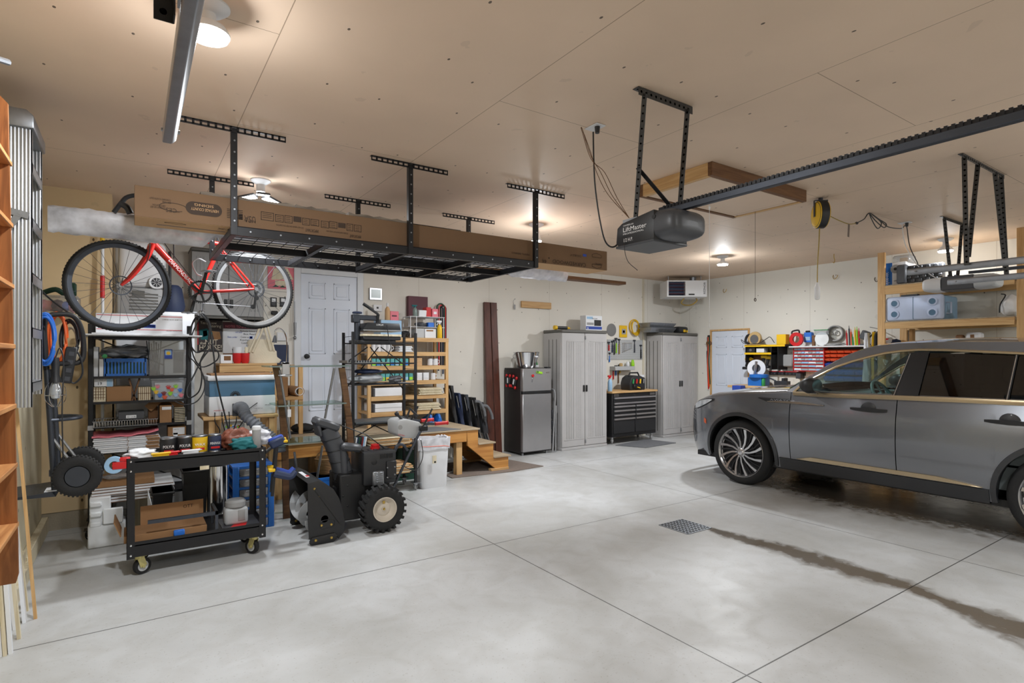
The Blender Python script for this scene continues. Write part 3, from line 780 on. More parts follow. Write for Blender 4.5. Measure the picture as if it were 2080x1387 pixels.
def magnet(label,u,v,tilt):
 p=PX(u,v,gx0+0.001);t=TH('magnetic_holder',label,'magnet',p,0,None)
 R=rot('X',tilt)
 q=B();q.box(p+V((-0.028,-0.05,-0.085)),p+V((0,0.05,0.085)),R=R,bev=0.012);q.done('body','black_plastic',t)
 for a in(-1,1):
  for b in(-1,1):
   c=p+R@V((-0.016,a*0.046,b*0.078));q=B();q.box(c-V((0.016,0.022,0.026)),c+V((0.016,0.022,0.026)),R=R,bev=0.012);q.done('corner_pad','red_plastic',t)
 c=p+R@V((-0.03,0,0.005));q=B();q.box(c-V((0.003,0.016,0.042)),c+V((0.003,0.016,0.042)),R=R,bev=0.002);q.done('label_plate','paper_white',t)
magnet('red and black magnetic holder on the fridge side, the upright one nearer the wall',1034,773,0)
magnet('red and black magnetic holder on the fridge side, the tilted one nearer the door',1046,776,16)
p=PY(1082,763,YG);t=TH('magnet_clip','red round magnet clip with a hanging key on the freezer door','magnet',p)
q=B();q.lathe([(0.022,0),(0.024,-0.012),(0.018,-0.022)],p,(0,1,0),20);q.done('knob','red_plastic',t)
q=B();q.box(p+V((-0.012,-0.008,-0.10)),p+V((0.004,-0.001,-0.02)),R=rot('Y',10),bev=0.002);q.done('key','steel',t)
p=PY(1095,756.5,YG);t=TH('magnet_clip','lime green magnetic clip on the freezer door','magnet',p)
q=B();q.box(p+V((-0.055,-0.016,-0.018)),p+V((0.06,-0.001,0.018)),R=rot('Y',10),bev=0.004);q.done('clip','lime',t)
q=B();q.box(p+V((-0.05,-0.019,-0.002)),p+V((-0.02,-0.001,0.022)),R=rot('Y',10),bev=0.003);q.done('jaw','dark_green',t)
bc=V((gx0+0.22,7.30,gh-0.005))
t=TH('metal_bucket','shiny flared metal bucket on top of the small fridge','bucket',bc)
q=B();q.lathe([(0.0,0.004),(0.145,0.004),(0.205,0.245),(0.212,0.25),(0.208,0.255),(0.20,0.25),(0.14,0.012),(0.0,0.012)],bc,n=40);q.done('pail','chrome',t)
for s in(-1,1):
 q=B();q.torus(bc+V((s*0.214,0,0.19)),(0,1,0.2),0.035,0.004,20,6);q.done('ring_handle','steel',t)
q=B();q.box(bc+V((0.04,-0.20,0.17)),bc+V((0.09,-0.187,0.19)),R=rot('X',-13));q.done('sticker','paper_white',t)
q=B();q.prism([(gx0+0.40,gh+0.001),(gx0+0.54,gh+0.001),(gx0+0.46,gh+0.25)],'y',7.40,7.46);q.box((gx0+0.40,7.395,gh+0.001),(gx0+0.54,7.40,gh+0.04),1)
o=q.done('wedge_box',['green_plastic','paper_white'],None,'green and white wedge shaped pack behind the metal bucket on the fridge','box')
sx=gx1+0.10
t=TH('step_stool','folded aluminium step stool between the fridge and the tall cabinet','step stool',(sx,7.25,0))
zt=PY(1128,792,7.12).z
for y in(7.10,7.45):
 q=B();q.tube([(sx-0.06,y,0.01),(sx-0.01,y,zt-0.12),(sx-0.015,y,zt-0.05),(sx-0.03,y,zt)],0.014,8);q.tube([(sx+0.0,y,0.01),(sx+0.01,y,zt-0.25)],0.012,8);q.done('leg','aluminium',t)
q=B();q.tube([(sx-0.03,7.10,zt),(sx-0.045,7.16,zt+0.02),(sx-0.045,7.39,zt+0.02),(sx-0.03,7.45,zt)],0.014,8);q.done('top_rail','aluminium',t)
for z in(0.22,0.45,0.62):
 q=B();q.box((sx-0.045,7.12,z-0.08),(sx-0.03,7.43,z+0.06),bev=0.003)
 for k in range(4):q.box((sx-0.05,7.13,z-0.06+k*0.03),(sx-0.045,7.42,z-0.05+k*0.03))
 q.done('step','dark_grey_plastic',t)
YT=7.12
tx0,tx1=PY(1244,850,YT).x,PY(1333,850,YT).x
def tz(v):return PY(1288,v,YT).z
zt,zb_=tz(797),tz(884)
t=TH('tool_chest','black rolling tool chest with steel drawer pulls and wooden top','tool chest',((tx0+tx1)/2,7.36,0))
q=B();q.box((tx0,YT+0.01,zb_),(tx1,7.60,zt),bev=0.006);q.done('case','black_satin',t)
q=B();q.box((tx0-0.02,YT-0.02,zt),(tx1+0.02,7.62,zt+0.035),bev=0.006);q.done('worktop','pine',t)
xm=(tx0+tx1)/2+0.0
def drawer(x0,x1,z0,z1,pull=True):
 q=B();q.box((x0,YT-0.004,z0),(x1,YT+0.02,z1),bev=0.003);d=q.done('drawer','black_plastic',t)
 q=B();q.prism([(YT-0.026,z1-0.03),(YT-0.022,z1-0.002),(YT-0.002,z1-0.002),(YT-0.004,z1-0.032)],'x',x0+0.006,x1-0.006);q.done('drawer_pull','aluminium',d)
H=zt-zb_
dz=[0.10,0.20,0.265,0.355,0.445,0.53,0.625,0.93]
def zz(f):return zt-H*f
drawer(tx0+0.03,tx1-0.03,zz(0.20),zz(0.09))
drawer(tx0+0.03,tx1-0.03,zz(0.275),zz(0.21))
for a,b in((0.285,0.37),(0.38,0.47),(0.48,0.56),(0.57,0.92)):
 drawer(tx0+0.03,xm-0.01,zz(b),zz(a));drawer(xm+0.01,tx1-0.03,zz(b),zz(a))
q=B();q.box((tx0+0.04,YT-0.003,zz(0.075)),(tx0+0.15,YT+0.012,zz(0.02)));q.text('HUSKY',(tx0+0.095,YT-0.004,zz(0.062)),(1,0,0),(0,0,1),0.02,1,al='c');q.done('name_plate',['steel','text_black'],t)
q=B();q.box((tx1-0.17,YT-0.003,zz(0.075)),(tx1-0.04,YT+0.012,zz(0.02)));q.done('side_plate','steel',t)
q=B();q.cyl((xm,YT-0.004,zz(0.05)),(xm,YT+0.012,zz(0.05)),0.012);q.done('lock','chrome',t)
q=B();q.tube([(tx1,YT+0.1,zt-0.03),(tx1+0.04,YT+0.1,zt-0.03),(tx1+0.04,7.5,zt-0.03),(tx1,7.5,zt-0.03)],0.012,8);q.done('push_handle','black_satin',t)
def caster(par,x,y,top,r,turn,wm_='black_rubber',fork='steel',hub='grey_plastic',w=0.028):
 """swivel caster: plate, fork, tyre"""
 d=V((math.cos(turn),math.sin(turn),0));n=V((-d.y,d.x,0));c=V((x,y,r))+d*0.02
 q=B();q.box((x-0.045,y-0.045,top-0.006),(x+0.045,y+0.045,top));q.cyl((x,y,top-0.03),(x,y,top-0.006),0.025)
 for s in(-1,1):
  p=V((x,y,top-0.02))+n*s*(w/2+0.006);e=c+n*s*(w/2+0.006)
  q.beam(p,e,0.045,0.004,up=n)
  q.cyl(e-n*s*0.002,e+n*s*0.006,0.012,n=10)
 k=q.done('caster',fork,par)
 q=B();q.lathe([(r*0.62,-w/2),(r*0.95,-w/2),(r,-w*0.3),(r,w*0.3),(r*0.95,w/2),(r*0.62,w/2)],c,n,28,closed=True);q.done('caster_tyre',wm_,k)
 q=B();q.lathe([(0.0,-w*0.4),(r*0.5,-w*0.42),(r*0.63,-w*0.5),(r*0.63,w*0.5),(r*0.5,w*0.42),(0.0,w*0.4)],c,n,24);q.done('caster_hub',hub,k)
for x,y in((tx0+0.06,YT+0.07),(tx1-0.06,YT+0.07),(tx0+0.06,7.52),(tx1-0.06,7.52)):
 caster(t,x,y,zb_,0.055,0.9,'grey_plastic','aluminium','light_grey_plastic')
a,b=PZ(1228,905),PZ(1375,900)
q=B();q.prism([(PZ(1250,905).x,PZ(1250,905).y),(PZ(1312,910).x,PZ(1312,910).y),(PZ(1373,900).x,PZ(1373,900).y),(PZ(1312,893).x,PZ(1312,893).y)],'z',0.001,0.012);q.done('floor_mat','grey_mat',None,'grey rubber mat on the floor in front of the tool chest','mat')
for k,(u0,u1,ub0,ub1)in enumerate(((982,993,991,1003.5),(995,1007,1006,1018))):
 ya,yb_=7.615,7.42;za=PY(988,614,ya).z
 A0,A1=PY(u0,614,ya).x,PY(u1,614,ya).x;B0,B1=PY(ub0,900,yb_).x,PY(ub1,900,yb_).x
 q=B()
 vs=[(B0,yb_-0.03,0.0),(B1,yb_-0.03,0.0),(A1,ya-0.03,za),(A0,ya-0.03,za),(B0,yb_+0.005,0.0),(B1,yb_+0.005,0.0),(A1,ya+0.005,za),(A0,ya+0.005,za)]
 q.add(vs,[(0,1,2,3),(7,6,5,4),(0,4,5,1),(3,2,6,7),(0,3,7,4),(1,5,6,2)])
 q.done('leaning_board','walnut_z',None,['long maroon stained board leaning on the wall, left one of the pair','long maroon stained board leaning on the wall, right one of the pair nearer the fridge'][k],'board','maroon boards leaning beside the fridge')
q=B();a,b=fb(1060,613,1120,626,7.61,0.035);q.box(a,b,bev=0.002);q.done('wall_cleat','pine',None,'short pale pine board screwed to the back wall above the fridge','board')
p=PY(1045,615,7.64);t=TH('wall_hook','small wire hook with a grey tag on the wall left of the pine board','hook',p)
q=B();q.tube(spline([p+V((-0.01,0,-0.03)),p+V((-0.03,-0.012,0.02)),p+V((0,-0.016,0.07)),p+V((0.008,-0.008,0.05))],4),0.003,6);q.done('wire','steel',t)
q=B();q.box(p+V((-0.02,-0.014,-0.11)),p+V((0.012,-0.008,-0.03)));q.done('hook_tag','grey_plastic',t)
YP=6.38;ZP=0.60
px1=PY(971,869,YP).x;s1=PY(1004,897,YP).x;s2=PY(1035,922,YP).x;px0=1.24
yS=7.14
t=TH('wooden_landing','plywood landing with three steps in front of the entry door','landing',((px0+px1)/2,7.0,0))
q=B();q.box((px0,YP-0.02,ZP-0.02),(px1+0.02,7.62,ZP),bev=0.003);q.done('deck','ply_top',t)
q=B();q.box((px0,YP,ZP-0.165),(px1-0.17,YP+0.038,ZP-0.02),bev=0.002);q.done('front_beam','ply',t)
q=B();q.box((px0,YP,ZP-0.165),(px0+0.038,7.6,ZP-0.02),bev=0.002);q.done('side_beam','pine_y',t)
for x in(px0+0.02,(px0+px1)/2-0.6,px1-0.30):
 for y in(YP+0.04,7.5):
  q=B();q.box((x,y,0),(x+0.085,y+0.085,ZP-0.02),bev=0.003);q.done('post','pine_z',t)
for y in(YP,yS-0.04):
 q=B();q.prism([(px1-0.17,ZP-0.02),(px1,ZP-0.02),(px1,ZP*2/3-0.02),(s1-0.015,ZP*2/3-0.02),(s1-0.015,ZP/3-0.02),(s2-0.02,ZP/3-0.02),(s2-0.02,0.03),(s2-0.22,0.03),(px1-0.155,ZP-0.22)],'y',y,y+0.04);q.done('stringer','ply',t)
 q=B();q.box((s2-0.30,y-0.015,0),(s2-0.02,y+0.06,0.04),bev=0.002);q.done('stair_foot','pine',t)
for xa,xb2,z in((px1,s1,ZP*2/3),(s1-0.015,s2,ZP/3)):
 q=B();q.box((xa,YP-0.02,z-0.02),(xb2+0.012,yS,z),bev=0.003);q.done('tread','ply_top',t)
for xa,z0,z1 in((px1-0.012,ZP*2/3,ZP-0.02),(s1-0.027,ZP/3,ZP*2/3-0.02),(s2-0.032,0.03,ZP/3-0.02)):
 q=B();q.box((xa,YP+0.04,z0),(xa+0.012,yS-0.04,z1));q.done('riser','ply',t)
q=B();q.prism([(PZ(790,882,ZP).x,YP-0.01),(px1-0.26,YP-0.01),(px1-0.42,6.78),(PZ(800,868,ZP).x,6.78)],'z',ZP+0.001,ZP+0.008);q.done('entry_mat','grey_mat',None,'dark grey mat on the front edge of the wooden landing','mat')
p=[PZ(*a)for a in((1104,947),(1038,958.5),(925,968),(905,955),(1010,928),(1035,926))]
q=B();q.prism([(3.35,6.30),(PZ(1038,958).x,6.22),(PZ(1104,947.5).x,PZ(1104,947.5).y),(4.62,7.05),(3.4,7.3)],'z',0.001,0.010);q.done('floor_mat','rubber_mat',None,'brown rubber mat on the floor under the wooden steps','mat')
#ceiling
YR0,YR1,ZR=4.08,5.28,2.345
rx=[PY(475,300,YR0).x,PY(833,400,YR0).x,PY(1088,450,YR0).x]
t=TH('ceiling_rack','black steel wire storage rack hanging from the ceiling over the back left','storage rack',(rx[1],4.68,CEIL))
def slotbar(q,p,d,n,w=0.035,th=0.004,L=0.64):
 """flat bar with oblong slots left open, made of two rails and bridges; d = unit direction, width across"""
 p,d=V(p),V(d);s=V((0,0,1)).cross(d).normalized()
 for k in(-1,1):q.beam(p-d*L/2+s*k*(w/2-0.005),p+d*L/2+s*k*(w/2-0.005),0.010,th)
 for i in range(n+1):
  c=p-d*L/2+d*(L*i/n);q.beam(c-d*0.006,c+d*0.006,w,th)
for y in(YR0-0.02,YR1):
 for x in rx:
  q=B()
  z=CEIL-0.018
  for dz in(-0.016,0.016):q.box((x-0.32,y-0.002,z+dz-0.006),(x+0.32,y+0.002,z+dz+0.006))
  for i in range(16):q.box((x-0.32+0.64*i/15-0.007 if i else x-0.32,y-0.002,z-0.016),(min(x-0.32+0.64*i/15+0.007,x+0.32),y+0.002,z+0.016))
  q.box((x-0.32,y,CEIL-0.003),(x+0.32,y+0.03,CEIL));q.done('ceiling_bracket','black_metal',t)
  q=B();zb=ZR if y<4.5 else ZR
  q.box((x-0.019,y+0.004,zb),(x+0.019,y+0.008,CEIL-0.01));q.box((x-0.019,y+0.008,zb),(x-0.015,y+0.04,CEIL-0.02))
  for k in range(8):q.cyl((x+0.002,y+0.001,CEIL-0.09-0.075*k),(x+0.002,y+0.005,CEIL-0.09-0.075*k),0.006,n=8,m=1)
  q.done('post',['black_metal','galvanised'],t)
x0,x1=rx[0],rx[2]
for y in(YR0,YR1):
 q=B();q.box((x0-0.02,y-0.004,ZR),(x1+0.02,y,ZR+0.055));q.box((x0-0.02,min(y,y+0.04 if y<4.5 else y-0.04),ZR),(x1+0.02,max(y,y+0.04 if y<4.5 else y-0.04),ZR+0.004))
 for k in range(13):q.cyl((x0+0.1+k*0.19,y-0.008,ZR+0.03),(x0+0.1+k*0.19,y,ZR+0.03),0.006,n=8,m=1)
 q.done('long_beam',['black_metal','galvanised'],t)
q=B();q.box((x0,4.66,ZR),(x1,4.70,ZR+0.05));q.done('centre_beam','black_metal',t)
n=4
for k in range(n+1):
 x=x0+(x1-x0)*k/n
 q=B();q.box((x-0.018,YR0,ZR+0.002),(x+0.018,YR1,ZR+0.006));q.box((x-0.018,YR0,ZR),(x-0.014,YR1,ZR+0.05));q.done('cross_beam','black_metal' if 0<k<n else 'gunmetal',t)
q=B()
for i in range(25):
 x=x0+(x1-x0)*i/24;q.tube([(x,YR0,ZR+0.053),(x,YR1,ZR+0.053)],0.003,5)
for i in range(14):
 y=YR0+(YR1-YR0)*i/13;q.tube([(x0,y,ZR+0.058),(x1,y,ZR+0.058)],0.003,5)
q.done('wire_deck','black_metal',t)
ZD=ZR+0.062
YB0=4.14
bx0,bx1=PY(273,420,YB0).x,PY(1233,520,YB0).x;bz1=ZD+0.19
def zface(u,v):return PY(u,v,YB0)
q=B();q.box((bx0,YB0,ZD),(bx1,YB0+0.30,bz1),bev=0.002)
def up_text(s,u,v,h,m=1,fit=None,dy=0.003):
 """lettering printed upside down on the carton: u,v marks where it starts (its right hand end in the photo)"""
 p=zface(u,v);q.text(s,(p.x,YB0-dy,p.z),(-1,0,0),(0,0,-1),h,m,fit)
def span(u0,u1,v):return zface(u1,v).x-zface(u0,v).x
pr=lambda ua,va,ub,vb:q.box((zface(ua,va).x,YB0-0.0015,zface((ua+ub)/2,vb).z),(zface(ub,va).x,YB0,zface((ua+ub)/2,va).z),1)
def frame(ua,va,ub,vb,w=0.004):
 a,b=zface(ua,vb),zface(ub,va);zc0,zc1=zface((ua+ub)/2,vb).z,zface((ua+ub)/2,va).z
 for(xa,za,xb_,zb2)in((a.x,zc0,b.x,zc0+w),(a.x,zc1-w,b.x,zc1),(a.x,zc0,a.x+w,zc1),(b.x-w,zc0,b.x,zc1)):q.box((xa,YB0-0.0015,za),(xb_,YB0,zb2),1)
up_text('CARVEDWOOD',1190,535,0.036,fit=span(1122,1190,530));up_text('44',1110,527,0.036);q.cyl((zface(1115,524).x,YB0-0.002,zface(1115,524).z),(zface(1115,524).x,YB0,zface(1115,524).z),0.008,n=12,m=1)
up_text('DOUBLE 4"',1180,518.5,0.020);q.box((zface(1184,520).x,YB0-0.002,zface(1187,521).z),(zface(1191,520).x,YB0,zface(1187,516).z),2)
up_text('VINYL SIDING',1076,516,0.016,fit=span(1039,1076,515))
up_text('MASTIC',1223,535.5,0.020)
pM=zface(1212,530)
for s in(-1,1):
 pts=[(-0.06,0.035),(-0.06,0.06),(0,0.075),(0.06,0.06),(0.06,0.035),(-0.06,0.035)]
 q.tube([V((pM.x+a,YB0-0.001,pM.z+s*b))for a,b in pts],0.0022,4,1)
for k in range(6):pr(461,425.5+k*3.4,493,426.9+k*3.4)
pr(485,435,493,446)
up_text('USA',519,440.5,0.045,fit=span(496,519,435));up_text('MADE IN',519,448,0.016,fit=span(496,519,446))
for ua,va,ub,vb in((530,431,556,448),(559,436,576,451),(578,438,594,453),(614,443,629,457.5),(631,445.5,648,459),(652,449,668,463),(669,450,685,464),(704,454.5,717,469),(719,457,734,471)):
 frame(ua,va,ub,vb)
 for k in range(3):pr(ua+3,va+3.5+k*3.5+0.1*k,ub-4,va+4.4+k*3.5+0.1*k)
pr(596,440,612,451);pr(687,453,702,463)
up_text('IMPORTANT',647,467,0.022,fit=span(620,647,464));up_text('DO NOT BEND OR STEP ON CARTON',616,461.5,0.011,fit=span(561,616,458))
up_text('IMPORTANT',733,478.5,0.022,fit=span(710,733,475));up_text('STORE CARTON FLAT AND DRY',707,473,0.011,fit=span(662,707,470))
o0,o1=zface(377,423),zface(451,428);zc=(zface(414,413).z+zface(414,437).z)/2;r=0.042
pts=[V((o0.x+r,0,zc))+V((r*math.cos(a),0,r*math.sin(a)))for a in[PI/2+PI*i/12 for i in range(13)]]+[V((o1.x-r,0,zc))+V((r*math.cos(a),0,r*math.sin(a)))for a in[-PI/2+PI*i/12 for i in range(13)]]
q.prism([(p.x,p.z)for p in pts],'y',YB0-0.0012,YB0,1)
q.text('HERITAGE COUNTY',(o1.x-0.02,YB0-0.003,zc+0.004),(-1,0,0),(0,0,-1),0.018,3,fit=o1.x-o0.x-0.05);q.text('SIDING',((o0.x+o1.x)/2+0.055,YB0-0.003,zc+0.03),(-1,0,0),(0,0,-1),0.016,3,fit=0.11)
up_text('CES',359,424.5,0.026);up_text('ICC',365,429.5,0.010)
pc=zface(352,421);q.tube([pc+V((0.075*math.cos(a),-0.001,0.026*math.sin(a)))for a in[0.4+2*PI*0.8*i/20 for i in range(21)]],0.0022,4,1)
for k,(s,ua,ub,v)in enumerate((('CONFORMS TO ASTM D3679',304,347,404.5),('ESR 1066',330,347,409.5),('CERTIFICATION',310,336,416),('COMPANY NO 4007',305,336,420.5))):up_text(s,ub,v+1,0.011,fit=span(ua,ub,v))
for k in range(2):q.tube([V((bx0+0.22+0.06*math.cos(a),YB0+0.09+0.02*math.sin(a),ZD-0.0005))for a in[2*PI*i/20 for i in range(20)]],0.002,4,1,closed=True)
q.text('FDTX',(bx0+0.62,YB0+0.07,ZD-0.002),(-1,0,0),(0,1,0),0.045,1)
q.box((bx0+0.12,YB0+0.18,ZD-0.001),(x0-0.02,YB0+0.196,ZD),4)
q.box((bx0+0.002,YB0+0.003,ZD-0.0008),(bx1-0.002,YB0+0.297,ZD+0.001),3)  # paler sheet below: the light on the bottom face put into its colour
q.done('siding_carton',['carton_brown','print_brown','text_blue','cardboard_pale','navy'],None,'very long brown cardboard siding carton printed upside down, lying on the ceiling rack','carton')
for k,(u0,v0,u1)in enumerate(((407,391,598),(586,415,700),(707,435,828))):
 a,b=PY(u0,v0,YB0+0.06).x,PY(u1,v0,YB0+0.06).x
 if k==1:a=PY(600,v0,YB0+0.06).x
 q=B();n=10;rows=[]
 for i in range(n+1):
  x=a+(b-a)*i/n;dz=0.006*math.sin(i*2.3+k);rows.append([V((x,YB0+0.04,bz1+0.001)),V((x,YB0+0.04,bz1+0.028+dz)),V((x,YB0+0.17,bz1+0.03+dz)),V((x,YB0+0.17,bz1+0.001))])
 q.grid(rows,closed=True);q.face(rows[0]);q.face(rows[-1])
 q.done('weathered_board','rough_board',None,['grey weathered board on the long carton, leftmost of three','grey weathered board on the long carton, middle of three','grey weathered board on the long carton beside the middle rack post'][k],'board','grey boards on top of the carton')
a,b=PY(788,450,4.72).x,PY(950,465,4.72).x
t=TH('storage_tote','large black plastic tote with overhanging lid behind the carton on the rack','tote',((a+b)/2,4.93,ZD))
zt=PY(860,455,4.72).z
q=B();rows=[]
for z,ins in((ZD,0.05),(zt-0.07,0.0)):
 rows.append([V(p)for p in((a+ins,4.72+ins,z),(b-ins,4.72+ins,z),(b-ins,5.2-ins,z),(a+ins,5.2-ins,z))])
q.grid(rows,closed=True);q.face(rows[0]);q.done('bin','black_plastic',t)
q=B();q.box((a-0.02,4.70,zt-0.075),(b+0.02,5.22,zt-0.03),bev=0.012);q.box((a+0.03,4.74,zt-0.03),(b-0.05,5.18,zt),bev=0.012)
for k in range(5):xx=a+0.1+(b-a-0.2)*k/4;q.box((xx-0.02,4.695,zt-0.11),(xx+0.02,4.72,zt-0.07),bev=0.004)
q.done('lid','black_satin',t)
q=B();q.box((b-0.04,4.692,zt-0.15),(b-0.005,4.715,zt-0.09),bev=0.004);q.done('latch','red_plastic',t)
q=B();e=PZ(1272,578,ZD);q.box((2.86,e.y,ZD+0.001),(e.x,e.y+0.13,ZD+0.036),bev=0.003);q.done('plank','brown_board',None,'dark brown plank sticking out of the right end of the ceiling rack','board')
q=B();rows=[]
path=[(-0.44,4.57,0.02),(-0.30,4.575,0.10),(-0.1,4.58,0.105),(0.2,4.585,0.11),(0.6,4.585,0.12),(1.2,4.585,0.12),(2.0,4.585,0.12),(2.9,4.585,0.12),(3.35,4.60,0.125),(3.6,4.60,0.12),(3.8,4.61,0.05)]
pp=spline([(x,y,w)for x,y,w in path],5)
for i,p in enumerate(pp):
 r=[]
 for j in range(14):
  a=2*PI*j/14;nz=0.02*noise.noise(V((i*0.7,j*1.1,3.0)))
  sag=0.085 if p.x<x0-0.05 or p.x>x1+0.05 else 0.0
  r.append(V((p.x,p.y+(p.z+nz)*math.cos(a),ZD+0.05+(0.042+nz*0.8)*math.sin(a)-(sag*max(0,-math.sin(a))))))
 rows.append(r)
for r in rows:
 for v in r:
  if x0-0.05<=v.x<=x1+0.05:v.z=max(v.z,ZD-0.001);v.y=max(v.y,YB0+0.305)
q.grid(rows,closed=True);q.face(rows[0]);q.face(rows[-1])
bund=q.done('wrapped_bundle','poly_sheet',None,'bundle of white trim in clear plastic sheeting lying through the ceiling rack','bundle',ang=180)
q=B();q.box((-0.36,4.51,ZD+0.028),(3.5,4.65,ZD+0.058),0);q.box((-0.30,4.52,ZD+0.059),(0.5,4.58,ZD+0.072),1);q.done('wrapped_boards',['paper_white','brown_board'],bund)
t=TH('folded_cart','black folded steel frame poking out behind the left end of the carton','frame',(0.06,4.55,ZD),0)
q=B();q.box((0.02,4.44,bz1+0.03),(0.30,4.50,bz1+0.05),bev=0.006);q.box((0.06,4.45,bz1-0.1),(0.11,4.49,bz1+0.03));q.box((0.2,4.45,bz1-0.1),(0.25,4.49,bz1+0.03));q.done('top_bar','black_satin',t)
q=B();q.tube(spline([(-0.10,4.48,ZD+0.075),(-0.06,4.47,ZD+0.14),(-0.02,4.47,ZD+0.19),(0.08,4.47,ZD+0.22)],4),0.014,8);q.tube(spline([(-0.01,4.47,ZD+0.08),(-0.03,4.47,ZD+0.12),(-0.07,4.47,ZD+0.14)],4),0.02,8);q.done('strap','black_plastic',t)
def angle(q,p,d,side,L,w=0.032,th=0.003,pitch=0.04,m=0,hm=1,flip=1):
 """perforated steel angle from p along d; one flange across 'side', the other across d x side; round holes as insets"""
 p,d,s=V(p),V(d).normalized(),V(side).normalized();n=d.cross(s)
 q.beam(p+s*w/2,p+d*L+s*w/2,w,th,m,up=n);q.beam(p+n*flip*w/2,p+d*L+n*flip*w/2,w,th,m,up=s)
 k=int(L/pitch)
 for i in range(k):
  c=p+d*(pitch*(i+0.5))
  for a,b in((s,n),(n*flip,s)):
   for e in(-1,1):q.lathe([(0.0001,0),(0.0075,0)],c+a*w*0.52+b*e*(th/2+0.0008),b*e,8,hm)
mat('hole_tan',(214,198,176),0.8);mat('dark_iron',(62,61,60),0.5,0.3);mat('cord_olive',(150,126,48),0.5)
def door_track(name_label,x,y0,y1,z):
 t=TH('door_track',name_label,'track',(x,(y0+y1)/2,z))
 q=B();q.prism([(x+a,z+b)for a,b in((-0.02,-0.026),(0.008,-0.026),(0.022,-0.012),(0.024,0.01),(0.014,0.024),(-0.004,0.026),(-0.02,0.018))],'y',y0,y1,bev=0.004);q.done('rail','galvanised',t)
 q=B();q.box((x-0.026,y0,z-0.02),(x-0.0215,y1-0.9,z+0.035));q.done('angle_iron','galvanised',t)
 q=B();q.cyl((x-0.026,y1-0.06,z),(x+0.03,y1-0.06,z),0.007,n=8);q.done('bolt','steel',t)
 return t
e=PZ(343,277,2.32)
t=door_track('galvanised garage door track end hanging near the camera at upper left',e.x,-1.6,e.y,2.32)
q=B();angle(q,(e.x-0.03,1.46,2.29),(0,0,1),(-1,0,0),CEIL-2.29,0.038,hm=1);q.done('hanger',['black_metal','hole_tan'],t)
t1=door_track('upper galvanised door track in front of the pine shelf, nearer the middle opener',5.20,-1.6,1.97,2.225)
t2=door_track('lower galvanised door track in front of the pine shelf, behind the first',6.02,-1.6,1.97,2.205)
t=TH('track_hanger','perforated black angle iron hanger for the two right hand tracks','hanger',(5.5,1.57,CEIL))
q=B();angle(q,(5.08,1.57,CEIL-0.004),(1,0,0),(0,1,0),0.90,flip=-1);q.done('ceiling_angle',['dark_iron','hole_tan'],t)
for(xa,xb_,zb2)in((5.12,5.165,2.23),(5.40,5.20,2.29),(5.78,6.03,2.27),(5.92,6.06,2.21)):
 q=B();d=V((xb_-xa,0,zb2-(CEIL-0.02)));angle(q,(xa,1.59,CEIL-0.02),d,(1,0,0),d.length);q.done('hanger_leg',['dark_iron','hole_tan'],t)
t=TH('track_hanger','small perforated angle hanger farther back above the right hand opener','hanger',(7.5,2.4,CEIL))
q=B();angle(q,(7.2,2.4,CEIL-0.004),(1,0,0),(0,1,0),0.6,flip=-1);q.done('ceiling_angle',['dark_iron','hole_tan'],t)
for xa,xb_ in((7.25,7.42),(7.75,7.62)):
 q=B();d=V((xb_-xa,0,2.42-(CEIL-0.02)));angle(q,(xa,2.42,CEIL-0.02),d,(1,0,0),d.length);q.done('hanger_leg',['dark_iron','hole_tan'],t)
OX0,OX1,OY0,OY1,OZ=2.53,2.83,2.26,2.55,2.235
xm=(OX0+OX1)/2
t=TH('door_opener','dark grey garage door opener hanging in the middle of the ceiling','garage opener',(xm,2.2,CEIL))
q=B();q.prism([(OY1,OZ),(OY1+0.02,OZ+0.02),(OY1+0.01,OZ+0.115),(OY1-0.03,OZ+0.14),(OY0-0.0,OZ+0.175),(OY0-0.0,OZ+0.0)],'x',OX0,OX1,bev=0.006);ch=q.done('chassis','black_plastic',t)
q=B();q.box((OX0-0.004,OY0+0.0,OZ-0.012),(OX1+0.004,OY1+0.02,OZ+0.004),bev=0.004);q.done('base_plate','dark_grey_plastic',t)
q=B();rows=[]
for i in range(11):
 f=i/10;y=OY0-0.16*math.sin(f*PI/2)**1.0
 hz0,hz1=OZ+0.0+0.03*f**2,OZ+0.178-0.05*f**2
 zc_,hh=(hz0+hz1)/2,(hz1-hz0)/2;hw=(OX1-OX0)/2*(1-0.7*f**5);hh*=1-0.7*f**6
 rows.append([V((xm+hw*math.copysign(abs(math.cos(a))**0.5,math.cos(a)),y,zc_+hh*math.copysign(abs(math.sin(a))**0.55,math.sin(a))))for a in[2*PI*k/28 for k in range(28)]])
q.grid(rows,closed=True);q.face(rows[-1])
for k in range(5):q.box((xm-0.08,OY0-0.10-k*0.008,OZ+0.012+k*0.004),(xm+0.08,OY0-0.096-k*0.008,OZ+0.018+k*0.004))
q.done('light_lens','dark_grey_plastic',t)
q=B();q.cyl((OX0-0.002,OY0+0.0,OZ+0.13),(OX0+0.01,OY0+0.0,OZ+0.13),0.013);q.done('lens_clip','black_satin',ch)
q=B()
q.text('LiftMaster',(OX0-0.002,OY1-0.045,OZ+0.082),(0,-1,0),(0,0.0,1),0.028,0,fit=0.19);q.text('CHAMBERLAIN',(OX0-0.002,OY1-0.045,OZ+0.117),(0,-1,0),(0,0,1),0.009,0);q.text('PROFESSIONAL',(OX0-0.002,OY1-0.045,OZ+0.064),(0,-1,0),(0,0,1),0.010,0,fit=0.17);q.text('1/2 H.P.',(OX0-0.002,OY1-0.05,OZ+0.02),(0,-1,0),(0,0,1),0.022,0,fit=0.075)
q.done('lettering','text_white',ch)
